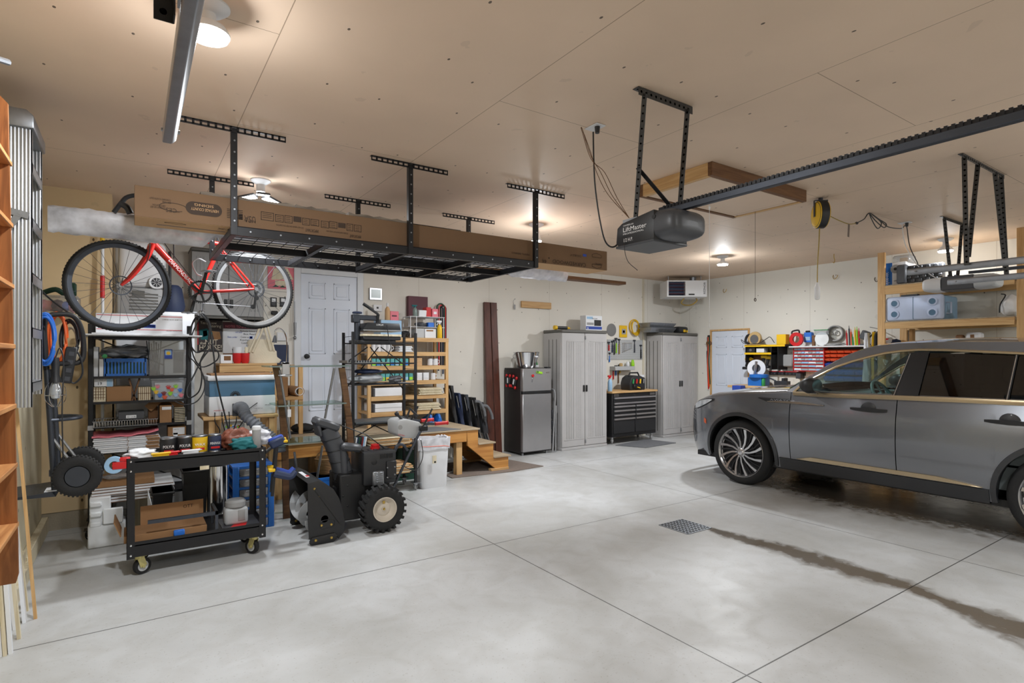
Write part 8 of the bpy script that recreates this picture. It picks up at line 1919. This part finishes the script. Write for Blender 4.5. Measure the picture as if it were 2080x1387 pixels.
c=PX(2056,625,8.8);q=B();q.blob((8.8,c.y,zl+0.13),(0.13,0.11,0.13),amp=0.12,seed=31);bg=q.done('white_bag','foam_white',None,'round white tied bag at the right end of the lower pine shelf','bag')
q=B();q.tube(spline([(8.69,c.y+0.09,zl+0.05),(8.68,c.y+0.08,zl+0.15),(8.75,c.y+0.05,zl+0.26),(8.74,c.y+0.09,zl+0.28)],4),0.007,6);q.done('tie_cord','black_plastic',bg)
XS=9.05
a,b=rb(1512,700,1594,704,XS,XR-XS);a2,b2=rb(1512,716,1566,720,XS,XR-XS)
t=TH('tool_shelf','black and yellow wall shelf for power tools beside the white side door','shelf',(9.2,(a.y+b.y)/2,a2.z-0.2))
for p_,r_ in((a,b),(a2,b2)):one('deck',None,None,lambda q:(q.box((XS+0.01,p_.y,p_.z),r_),q.box((XS,p_.y,p_.z),(XS+0.01,r_.y,r_.z),1)),['black_metal','yellow_plastic'],parent=t)
for y,zb in((b.y-0.02,a2.z-0.14),(a2.y+0.0,a2.z-0.26),(a2.y-0.12,a2.z-0.26)):one('side_panel',None,None,lambda q:q.box((XS+0.02,y,zb),(XR,y+0.015,a.z)),'black_metal',parent=t)
zs1,zs2=b.z+0.001,b2.z+0.001
c=PX(1533,690,9.15)
t=TH('circular_saw','tan circular saw resting on the yellow edged shelf','saw',(9.15,c.y,zs1))
one('blade_guard',None,None,lambda q:(q.lathe([(0.0,-0.02),(0.115,-0.02),(0.12,0.0),(0.115,0.03),(0,0.03)],(9.12,c.y-0.03,zs1+0.115),(-1,0,0),32),q.box((9.03,c.y-0.18,zs1),(9.25,c.y+0.12,zs1+0.008))),'tan_tape',parent=t)
one('saw_blade',None,None,lambda q:q.lathe([(0,0.032),(0.08,0.032),(0.08,0.03)],(9.12,c.y-0.03,zs1+0.10),(-1,0,0),30),'steel',parent=t)
one('handle',None,None,lambda q:q.tube(spline([(9.15,c.y+0.04,zs1+0.18),(9.15,c.y+0.14,zs1+0.17),(9.15,c.y+0.18,zs1+0.07),(9.15,c.y+0.12,zs1+0.02)],4),0.022,8),'black_plastic',parent=t)
one('cord',None,None,lambda q:q.tube(spline([(9.1,c.y+0.14,zs1+0.03),(9.08,c.y+0.22,zs1+0.10),(9.08,c.y+0.16,zs1+0.03),(9.08,c.y-0.1,zs1+0.02),(9.1,c.y-0.25,zs1+0.1),(9.1,c.y-0.32,zs1+0.13),(9.1,c.y-0.4,zs1+0.03)],5),0.006,6),'black_plastic',parent=t)
rbx('yellow_box','plain yellow box on the right of the yellow edged shelf','box',(1577,679,1596,696),9.1,0.12,'yellow_plastic',z0=zs1)
rbx('outlet_box','small grey electrical box on the wall right of the yellow box','electrical box',(1593,688,1602,699),9.28,0.07,'light_grey_plastic')
rbx('radio','small black and silver radio on the second tool shelf','radio',(1516,706,1533,716),9.1,0.12,['black_plastic','steel'],z0=zs2,extra=lambda q,a,b:q.lathe([(0,0.003),(0.025,0.001)],(a.x,(a.y+b.y)/2,(a.z+b.z)/2),(-1,0,0),16,1))
rbx('white_box','white box lying on the second tool shelf','box',(1536,707,1552,716),9.1,0.12,'paper_white',z0=zs2)
def drill(u,v,lab):
 c=PX(u,v,9.2);t=TH('cordless_drill',lab,'drill',c)
 one('motor_housing',None,None,lambda q:(q.cyl((9.2,c.y+0.06,c.z),(9.2,c.y-0.05,c.z),0.032),q.cyl((9.2,c.y-0.05,c.z),(9.2,c.y-0.09,c.z),0.022,0.012)),'yellow_plastic',parent=t)
 one('grip',None,None,lambda q:(q.beam((9.2,c.y+0.02,c.z-0.02),(9.2,c.y+0.05,c.z-0.14),0.034,0.045,bev=0.008),q.box((9.16,c.y+0.0,c.z-0.19),(9.24,c.y+0.11,c.z-0.14),bev=0.008)),'black_plastic',parent=t)
drill(1521,729,'yellow and black cordless drill hanging at the left under the tool shelf');drill(1554,724,'yellow cordless drill hanging in the middle under the tool shelf');drill(1563,726,'yellow cordless drill hanging at the right under the tool shelf')
rbx('saw_stand','dark brown board hanging behind the drills','board',(1528,720,1550,733),9.3,0.05,'cardboard_dark')
zb1=bz+0.001
c=PX(1540,750,9.1);t=TH('mitre_saw','white and blue mitre saw standing on a stand at the end of the workbench','saw',(9.1,c.y,bz))
one('blade_guard',None,None,lambda q:(q.lathe([(0,-0.03),(0.15,-0.03),(0.15,0.03),(0,0.03)],(9.1,c.y+0.03,c.z+0.02),(-0.9,-0.4,0),32),q.lathe([(0,0.032),(0.07,0.032)],(9.1,c.y+0.03,c.z+0.02),(-0.9,-0.4,0),24,1)),['paper_white','dark_grey_plastic'],parent=t)
one('saw_base',None,None,lambda q:(q.lathe([(0.16,0),(0.16,0.05),(0.1,0.06),(0,0.06)],(9.05,c.y-0.05,c.z-0.14),n=32),q.box((8.95,c.y-0.15,bz),(9.2,c.y+0.1,c.z-0.14))),'blue_plastic',parent=t)
one('saw_arm',None,None,lambda q:q.beam((9.02,c.y+0.02,c.z-0.10),(9.0,c.y-0.03,c.z+0.14),0.03,0.03),'aluminium',parent=t)
rbx('breaker_box','grey plastic box on the wall between the tool shelf and the red drawers','electrical box',(1582,720,1610,745),9.22,0.13,'grey_plastic',bev=0.02)
a,b=rb(1611,706,1674,754,9.18,0.17)
t=TH('parts_cabinet','red cabinet of small clear drawers on the right wall','drawers',(9.26,(a.y+b.y)/2,a.z))
def f(q):
 q.box((a.x+0.03,a.y,a.z),b)
 w=0.012
 for y in(a.y,b.y-w):q.box((a.x,y,a.z),(a.x+0.03,y+w,b.z))
 for z in(a.z,b.z-w):q.box((a.x,a.y,z),(a.x+0.03,b.y,z+w))
 for r in range(1,7):z=a.z+(b.z-a.z)*r/7;q.box((a.x+0.003,a.y,z-0.005),(a.x+0.03,b.y,z+0.005))
one('case',None,None,f,'red_plastic',parent=t)
for r in range(7):
 n=8 if r>2 else 4
 for k in range(n):
  y0=a.y+0.014+(b.y-a.y-0.028)*k/n;y1=a.y+0.014+(b.y-a.y-0.028)*(k+1)/n-0.005;z0=a.z+(b.z-a.z)*r/7+0.012;z1=a.z+(b.z-a.z)*(r+1)/7-0.010
  one('drawer',None,None,lambda q:(q.box((a.x,y0,z0),(a.x+0.028,y1,z1),(k*5+r*3)%4),q.box((a.x-0.01,y0+0.01,z0+0.005),(a.x,y1-0.01,z0+0.012))),['pale_blue','light_grey_plastic','grey_plastic','paper_white'],parent=t)
a,b=rb(1676,706,1768,778,9.30,0.045)
t=TH('bin_rack','dark wall panel of red and blue hanging bins half hidden by the car roof','bins',(9.3,(a.y+b.y)/2,a.z))
one('back_panel',None,None,lambda q:q.box(a,b),'black_plastic',parent=t)
def hb_(y,w,z,m,h=0.055):
 def f(q):q.prism([(9.30,z),(9.22,z),(9.19,z+h*0.6),(9.23,z+h*0.7),(9.30,z+h)],'y',y+0.004,y+w-0.004,bev=0.003)
 one('hanging_bin',None,None,f,m,parent=t)
for i,(v,n,m)in enumerate(((713,6,'orange_plastic'),(721.5,6,'orange_plastic'),(730,6,'orange_plastic'),(742,4,'text_blue'),(757,4,'bright_blue'),(770,4,'bright_blue'))):
 z=PX(1700,v,9.2).z-0.03;w=(b.y-a.y-0.04)/n
 for k in range(n):hb_(a.y+0.02+w*k,w,z,m,0.06 if n>4 else 0.09)
a,b=rb(1602,702,1768,705,9.10,0.25);zt=b.z+0.001
sbox('white_shelf','long thin white shelf above the red drawers on the right wall','shelf',a,b,'white_plastic')
c=PX(1618,683,9.2);t=TH('fish_tape','round red fish tape reel with black handle on the white shelf','reel',(9.2,c.y,zt));rz_=c.z+0.0
one('reel',None,None,lambda q:q.lathe([(0.06,-0.02),(0.115,-0.02),(0.115,0.02),(0.06,0.02)],(9.2,c.y,zt+0.116),(-1,0,0),36,closed=True),'orange_plastic' if 0 else 'red_plastic',parent=t)
one('handle',None,None,lambda q:q.tube(spline([(9.2,c.y+0.08,zt+0.20),(9.2,c.y+0.07,zt+0.25),(9.2,c.y-0.03,zt+0.265),(9.2,c.y-0.05,zt+0.22)],4),0.014,8),'black_plastic',parent=t)
rbx('blue_pack','bright blue hanging pack with a black top beside the red reel','pack',(1633,675,1648,695),9.28,0.0705,['bright_blue','black_satin','pale_blue'],extra=lambda q,a,b:(q.box((a.x,a.y+0.03,b.z),(a.x+0.03,b.y-0.02,b.z+0.03),1,bev=0.008),q.box((a.x-0.002,a.y+0.02,a.z+0.03),(a.x,b.y-0.02,a.z+0.09),2)))
rbx('brown_block','small brown wooden tool standing beside the blue pack','tool',(1649,681,1655,703),9.2,0.03,'brown_board',z0=zt)
c=PX(1669,687,9.2)
one('bag_of_plates','clear bag of round white plates on the white shelf','bag',lambda q:(q.lathe([(0,-0.02),(0.10,-0.02),(0.11,0.0),(0,0.02)],(9.2,c.y,zt+0.112),(-1,0,0.0),32),q.box((9.19,c.y-0.11,zt+0.18),(9.21,c.y+0.11,zt+0.25),1),q.box((9.185,c.y-0.1,zt+0.25),(9.215,c.y+0.12,zt+0.262),2)),['foam_white','clear_plastic','green_plastic'])
c=PX(1697,677,9.31)
def f(q):
 for k in range(4):q.torus((9.3395-0.018*k,c.y,c.z),(1,0.03*k,0.02),0.112+0.006*(k%2),0.011,36,8)
 q.torus((9.30,c.y-0.0,c.z+0.02),(1,0,0),0.035,0.008,20,6)
one('hose_coil','coil of grey hose hanging on the wall above the white shelf','hose',f,'grey_plastic')
c=PX(1697,698,9.2);one('cable_clips','low heap of grey cable and clips on the white shelf','clips',lambda q:q.blob((9.2,c.y,zt+0.022),(0.05,0.16,0.022),seed=41,amp=0.25),'grey_plastic')
for k,(u,top,m)in enumerate(((1721,670,'red_plastic'),(1726,661,'dark_grey_plastic'),(1730,668,'orange_plastic'),(1733,678,'green_plastic'),(1738,664,'yellow_plastic'),(1742,663,'lime'),(1746,666,'red_plastic'))):
 p=PX(u,top,9.2);one('marking_tool',['red handled tool leftmost in the upright row on the white shelf','dark tool second in the upright row','orange tool third in the upright row','short green tool fourth in the upright row','yellow tool fifth in the upright row','lime tool sixth in the upright row','red tool last in the upright row on the white shelf'][k],'tool',lambda q:(q.cyl((9.2,p.y,zt),(9.2,p.y+0.01,p.z-0.05),0.012,n=10),q.cyl((9.2,p.y+0.01,p.z-0.05),(9.2,p.y+0.012,p.z),0.007,0.003,n=8)),m)
c=PX(1757,680,9.15);one('black_scoop','tilted black plastic scoop at the right of the white shelf','scoop',lambda q:(q.box((9.1,c.y-0.05,c.z-0.07),(9.2,c.y+0.05,c.z+0.06),R=rot('X',25),bev=0.012),q.beam((9.15,c.y-0.02,c.z-0.09),(9.15,c.y-0.14,c.z+0.05),0.04,0.012),q.box((9.1,c.y-0.06,zt),(9.2,c.y+0.06,zt+0.02))),'dark_grey_plastic')
def drape(name,lab,u0,v0,u1,v1,X,m,cat='cloth'):
 a,b=rb(u0,v0,u1,v1,X,0.1);a.z=bz+0.002;rows=[]
 for i in range(9):
  f_=i/8;w=(b.y-a.y)/2*(0.35+0.65*f_);y=(a.y+b.y)/2
  rows.append([V((X+0.05+0.05*math.sin(t_)+0.012*math.sin(6*t_+i),y+w*math.cos(t_),b.z+(a.z-b.z)*f_))for t_ in[2*PI*j/24 for j in range(24)]])
 one(name,lab,cat,lambda q:(q.grid(rows,closed=True),q.face(rows[0]),q.face(rows[-1])),m,ang=80)
drape('white_cloth','white cloth hanging behind the car roof',1748,676,1768,740,9.05,'paper_white');drape('safety_vest','yellow safety vest hanging beside the white cloth',1764,674,1782,740,9.1,'yellow_plastic','vest')
c=PX(1783,690,9.0);one('black_hose','thick black hose loop hanging left of the pine shelf','hose',lambda q:q.tube([V((9.05,c.y+0.045,bz+0.002))]+[V((9.05,c.y+0.045*math.cos(t_),c.z+0.05+0.06*math.sin(t_)))for t_ in[PI*k/8 for k in range(9)]]+[V((9.05,c.y-0.045,bz+0.002))],0.024,10),'black_rubber')
q=B();p=PX(1785,668,XR);q.tube([p,p+V((-0.3,0,0.02))],0.006,6);q.done('hose_peg','steel',None,'steel wall peg holding the vest and black hose','peg')
for u,v,m,lab in((1797,690,'red_plastic','red glove on the bench under the pine shelf'),(1808,692,'paper_white','white and green cap under the pine shelf'),(1820,692,'navy','navy cap under the pine shelf')):
 c=PX(u,v,8.75);one('baseball_cap',lab,'cap',lambda q:q.blob((8.75,c.y,c.z-0.02),(0.07,0.06,0.045),seed=u,amp=0.2),m)
rbx('cap_board','narrow board carrying the caps under the pine shelf','board',(1790,697,1850,700),8.63,0.25,'pine_y')
a,b=rb(1562,754,1634,762,9.30,0.05);t=TH('bench_power_strip','long black and red power strip under the red drawers','power strip',(9.32,(a.y+b.y)/2,a.z))
one('housing',None,None,lambda q:(q.box(a,b,bev=0.004),q.box((a.x-0.003,a.y,b.z-0.012),(a.x+0.002,b.y,b.z),1)),['black_plastic','red_plastic'],parent=t)
for k in range(9):y=a.y+0.04+(b.y-a.y-0.08)*k/8;one('socket',None,None,lambda q:q.box((a.x-0.004,y-0.012,a.z+0.012),(a.x+0.001,y+0.012,a.z+0.036)),'dark_grey_plastic',parent=t)
rbx('charger','dark charger plugged into the right end of the power strip','charger',(1616,758,1626,769),9.22,0.1305,'dark_grey_plastic')
rbx('tool_caddy','pine caddy of screwdrivers on the bench beside the white side door','caddy',(1524,764,1546,785),9.1,0.15,['pine_y','red_plastic','green_plastic','orange_plastic'],z0=zb1,extra=lambda q,a,b:[q.cyl((a.x+0.05,a.y+0.03+0.03*k,a.z),(a.x+0.04,a.y+0.03+0.035*k,b.z+0.05),0.012,m=1+k%3)for k in range(5)])
c=PX(1550,778,9.0);one('green_can','green topped spray can on the bench beside the caddy','can',lambda q:(q.lathe([(0.033,0),(0.035,0.004),(0.035,0.12),(0.02,0.14)],(9.0,c.y,zb1),n=20),q.lathe([(0.025,0.14),(0.025,0.18),(0,0.182)],(9.0,c.y,zb1),n=16,m=1)),['green_plastic','white_plastic'])
rbx('bench_vise','dark bench vise on the bench behind the car hood','vise',(1572,774,1598,785),9.0,0.12,'gunmetal',z0=zb1,extra=lambda q,a,b:(q.box((a.x,a.y+0.05,b.z),(b.x,a.y+0.09,b.z+0.05)),q.cyl((a.x+0.05,b.y,b.z),(a.x+0.05,b.y+0.12,b.z+0.05),0.012)))
rbx('blue_tub','blue plastic tub at the end of the bench in front of the white side door','tub',(1487,783,1504,793),8.64,0.14,'text_blue')
rbx('tub_stand','dark stand under the blue tub','stand',(1489,793,1507,860),8.64,0.14,'black_plastic',z0=0)
c=PX(1768,740,9.28);one('yellow_rope','hank of bright yellow rope hanging behind the car window','rope',lambda q:[q.torus((9.30,c.y+0.03*(k-1.5),c.z-0.02*(k%2)),(1,0,0.3*(k-1.5)),0.055,0.011,24,6)for k in range(4)],'yellow_plastic')
zc=bz+0.001
def onbench(u,v,X):return PX(u,v,X)
c=PX(1976,683,8.8);sbox('shelf_board','pale board under the lower pine shelf behind the car roof','board',(8.66,2.2,c.z-0.09),(9.3,3.2,c.z-0.07),'cream_board');zz=c.z-0.069
rbx('white_radio','white boxy appliance with a dark slot seen over the car roof','appliance',(1961,675,1991,694),8.75,0.15,['white_plastic','cardboard_dark'],bev=0.02,z0=zz,extra=lambda q,a,b:q.box((a.x-0.003,a.y+0.06,a.z+0.05),(a.x+0.001,b.y-0.05,a.z+0.09),1))
rbx('brown_bag','small brown folded bag left of the white appliance','bag',(1940,680,1955,694),8.75,0.1,'cardboard_dark',bev=0.015,z0=zz)
p=PX(1441,690,XR)
for k,(m,dy,zb,lab)in enumerate((('black_plastic',0.02,740,'black strap hanging left of the white side door'),('red_plastic',0.0,790,'red bungee cord hanging left of the white side door'),('orange_cord',-0.02,785,'orange bungee cord hanging left of the white side door'),('dark_green',-0.04,780,'green bungee cord hanging left of the white side door'))):
 e=PX(1441,zb,XR);one('bungee_cord',lab,'bungee cord',lambda q:q.tube(spline([(XR-0.02-0.01*k,p.y+dy+0.01,p.z+0.05),(XR-0.03-0.01*k,p.y+dy,p.z-0.2),(XR-0.025-0.01*k,p.y+dy+0.015,(p.z+e.z)/2),(XR-0.03,p.y+dy,e.z)],5),0.011,6),m)
one('strap_hook','round brown knob hook holding the bungee cords','hook',lambda q:(q.lathe([(0.05,0),(0.062,0.02),(0.05,0.05),(0,0.06)],(XR,p.y-0.01,p.z-0.07),(-1,0,0),20),q.box((XR-0.03,p.y-0.02,p.z-0.02),(XR,p.y+0.03,p.z+0.09),1,bev=0.008)),['brown_board','black_plastic'])
rbx('pine_block','short pine post standing against the right wall behind the car nose','post',(1416,825,1424,880),9.28,0.06,'pine_z',z0=0)
z1=c1h+0.001;p=PY(1140,665,7.3)
t=TH('flashlight','yellow and black flashlight lying on the tall cabinet beside the fridge','flashlight',(p.x,7.3,z1))
one('barrel',None,None,lambda q:q.cyl((p.x-0.10,7.3,z1+0.035),(p.x+0.12,7.3,z1+0.035),0.026),'black_plastic',parent=t);one('head',None,None,lambda q:(q.cyl((p.x-0.15,7.3,z1+0.035),(p.x-0.10,7.3,z1+0.035),0.036),q.cyl((p.x+0.12,7.3,z1+0.035),(p.x+0.19,7.3,z1+0.03),0.026,0.01)),'yellow_plastic',parent=t)
carton('printed_carton','white and purple printed carton picturing a black lamp on the tall cabinet','box',1190,641,1223,670,7.3,0.15,'paper_white',z0=z1,seam=False,marks=((1190.5,663,1222.5,669,'text_blue'),(1207,650,1221,662,'black_satin'),(1192,655,1206,660,'grey_plastic'),(1192,643,1204,648,'pale_blue'),('text','90',1192,668,0.03,'text_white'),('text','HALO LIGHT',1203,648,0.02,'text_black',0.12)))
z2=c2h+0.001
for k in range(2):
 zz=z2+0.002+k*0.09;a,b=PY(1318+k*-1,660,7.3).x,PY(1369,660,7.3).x
 one('metal_tray',['lower of two nested galvanised tapered trays on the corner cabinet','upper of two nested galvanised tapered trays on the corner cabinet'][k],'tray',lambda q:q.add([(a+0.03,7.30,zz),(b-0.03,7.30,zz),(b-0.03,7.5,zz),(a+0.03,7.5,zz),(a,7.24,zz+0.088),(b,7.24,zz+0.088),(b,7.56,zz+0.088),(a,7.56,zz+0.088)],[(0,3,2,1),(0,1,5,4),(1,2,6,5),(2,3,7,6),(3,0,4,7),(4,5,6,7)]),'galvanised')
p=PY(1386,665,7.3);one('tool_bag','black tool bag with yellow logo marks on the corner cabinet','bag',lambda q:(q.box((p.x-0.14,7.26,z2),(p.x+0.14,7.44,z2+0.13),bev=0.04,seg=2),q.box((p.x-0.02,7.257,z2+0.02),(p.x+0.05,7.262,z2+0.07),1),q.box((p.x+0.07,7.257,z2+0.02),(p.x+0.11,7.262,z2+0.06),1)),['black_plastic','yellow_plastic'])
p=PY(1406,660,7.45);one('grey_pack','shiny grey plastic pack leaning behind the tool bag on the corner cabinet','pack',lambda q:q.box((p.x-0.12,7.47,z2),(p.x+0.12,7.55,z2+0.22),bev=0.02,seg=2),'grey_plastic')
p=PY(1345,676,7.3);one('steel_bracket','loose steel bracket lying at the left edge of the corner cabinet','bracket',lambda q:(q.box((c2x0-0.02,7.3,z2),(c2x0+0.25,7.36,z2+0.02),bev=0.004),q.box((c2x0,7.3,z2+0.02),(c2x0+0.02,7.36,z2+0.10),bev=0.003)),'galvanised')
YWl=7.645
def wc(u,v):return PY(u,v,YWl)
c=wc(1242,670);one('cutting_disc','round steel saw blade hanging on the wall right of the tall cabinet','blade',lambda q:q.lathe([(0.012,0.004),(0.06,0.006),(0.118,0.004),(0.118,0)],c,(0,-1,0),48),'steel')
flat('blade_pack','yellow carded blade pack hanging on the wall beside the round saw blade','pack',1259,661,1274,685,'yellow_plastic',((1263,668,1271,679,'grey_plastic'),(1265,671,1269,676,'orange_plastic')),d=0.02)
c=wc(1288,663)
def f(q):
 for k in range(6):q.torus(c+V((0.004*k-0.01,-0.003-0.008*k,-0.006*k)),(0.05*k,-1,0.05),0.125+0.01*(k%3),0.008,36,6)
one('air_hose','coil of yellow air hose hanging on the wall between the cabinets','hose',f,'yellow_plastic')
a,b=fb(1234,690,1305,730,7.635,0.015)
t=TH('pegboard','grey steel pegboard between the tall cabinets','pegboard',((a.x+b.x)/2,7.64,a.z))
def f(q):
 q.box(a,b)
 for i in range(22):
  for j in range(10):q.lathe([(0,0.0008),(0.005,0.0005)],(a.x+0.02+(b.x-a.x-0.04)*i/21,a.y,a.z+0.02+(b.z-a.z-0.04)*j/9),(0,-1,0),6,1)
one('board',None,None,f,['light_grey_plastic','text_black'],parent=t)
tools=[(1237,694,712,'red_plastic','red pliers hanging at the left of the pegboard'),(1244,692,716,'navy','navy handled snips hanging on the pegboard'),(1248,690,720,'black_plastic','black handled tool hanging on the pegboard'),(1252,686,717,'lime','bright green handled hammer hanging on the pegboard'),(1258,688,719,'cardboard','wooden handled hammer hanging on the pegboard'),(1289,690,716,'gunmetal','dark adjustable wrench hanging on the pegboard'),(1238,716,735,'blue_plastic','blue handled tool hanging low on the pegboard'),(1302,700,728,'black_metal','black chain hanging at the right of the pegboard'),(1246,745,770,'red_plastic','red caulking gun hanging under the pegboard'),(1251,742,762,'bright_blue','blue handled screwdriver hanging under the pegboard'),(1259,740,758,'yellow_plastic','yellow handled screwdriver hanging under the pegboard'),(1256,745,778,'brown_board','long wooden handle hanging under the pegboard')]
for u,v0,v1,m,lab in tools:
 Yt=7.622 if v0<712 else 7.637;p,e=PY(u,v0,Yt),PY(u,v1,Yt)
 one('hand_tool',lab,'hand tool',lambda q:(q.cyl(e,p-V((0,0,(p.z-e.z)*0.35)),0.014,0.012,n=10),q.cyl(p-V((0,0,(p.z-e.z)*0.35)),p,0.007,n=8,m=1),q.box(p+V((-0.03,-0.012,-0.03)),p+V((0.025,0.02,0.0)),1,bev=0.006)),[m,'gunmetal'])
for k in range(8):
 p=PY(1265+2.5*k,697,7.631);h=0.17-0.01*k;one('spanner','bright spanner in the hanging row on the pegboard','spanner',lambda q:(q.beam(p,p-V((0,0,h)),0.009,0.004,up=(0,1,0)),q.torus(p,(0,1,0),0.009,0.004,12,6),q.torus(p-V((0,0,h)),(0,1,0),0.009,0.004,12,6)),'chrome','spanners hanging in a row on the pegboard')
a,b=fb(1250,744,1290,752,7.5,0.15);sbox('tray_shelf','narrow grey tray shelf on the wall below the pegboard','shelf',a,b,'light_grey_plastic')
for k,(u,m,lab)in enumerate(((1262,'tan_tape','roll of tan tape on the grey tray shelf'),(1276,'white_plastic','white tub on the grey tray shelf'),(1286,'lime','lime topped glue bottle on the grey tray shelf'))):
 p=PY(u,744,7.56);one('supply_tub',lab,'tub',lambda q:q.lathe([(0.03,0),(0.034,0.005),(0.034,0.05),(0.02,0.06+0.03*k),(0,0.062+0.03*k)],(p.x,7.57,b.z),n=20),m)
zk=tz(797)+0.036
p=PY(1290,775,7.25);t=TH('jobsite_bag','black round ended tool bag full of tools on the tool chest','tool bag',(p.x,7.3,zk))
one('bag',None,None,lambda q:q.prism([(p.x-0.20,zk),(p.x+0.20,zk),(p.x+0.20,zk+0.22),(p.x+0.08,zk+0.25),(p.x-0.08,zk+0.27),(p.x-0.17,zk+0.22),(p.x-0.21,zk+0.12)],'y',7.18,7.42,bev=0.02),'black_plastic',parent=t)
one('handle',None,None,lambda q:q.tube([(p.x-0.12,7.3,zk+0.25),(p.x-0.08,7.3,zk+0.31),(p.x+0.12,7.3,zk+0.31),(p.x+0.16,7.3,zk+0.24)],0.014,8),'black_satin',parent=t)
for k,m in enumerate(('green_plastic','red_plastic','yellow_plastic','steel')):one('pocket_tool',None,None,lambda q:q.cyl((p.x-0.14+0.09*k,7.165,zk+0.12),(p.x-0.13+0.09*k,7.165,zk+0.20),0.015),m,parent=t)
one('shoulder_pad',None,None,lambda q:(q.box((p.x-0.14,7.14,zk+0.02),(p.x+0.08,7.17,zk+0.08),R=rot('Y',14),bev=0.01),q.box((p.x-0.06,7.136,zk+0.04),(p.x+0.02,7.142,zk+0.055),1,R=rot('Y',14))),['black_satin','yellow_plastic'],parent=t)
bottle(1239,7.2,0.28,0.04,'pale_blue','red_plastic','pale blue bottle with a red trigger at the left of the tool chest top',True,zk)
p=PY(1302,760,7.5);sbox('white_carton','white and green box behind the tool bag on the chest','box',(p.x-0.05,7.46,zk),(p.x+0.05,7.54,zk+0.26),'paper_white')
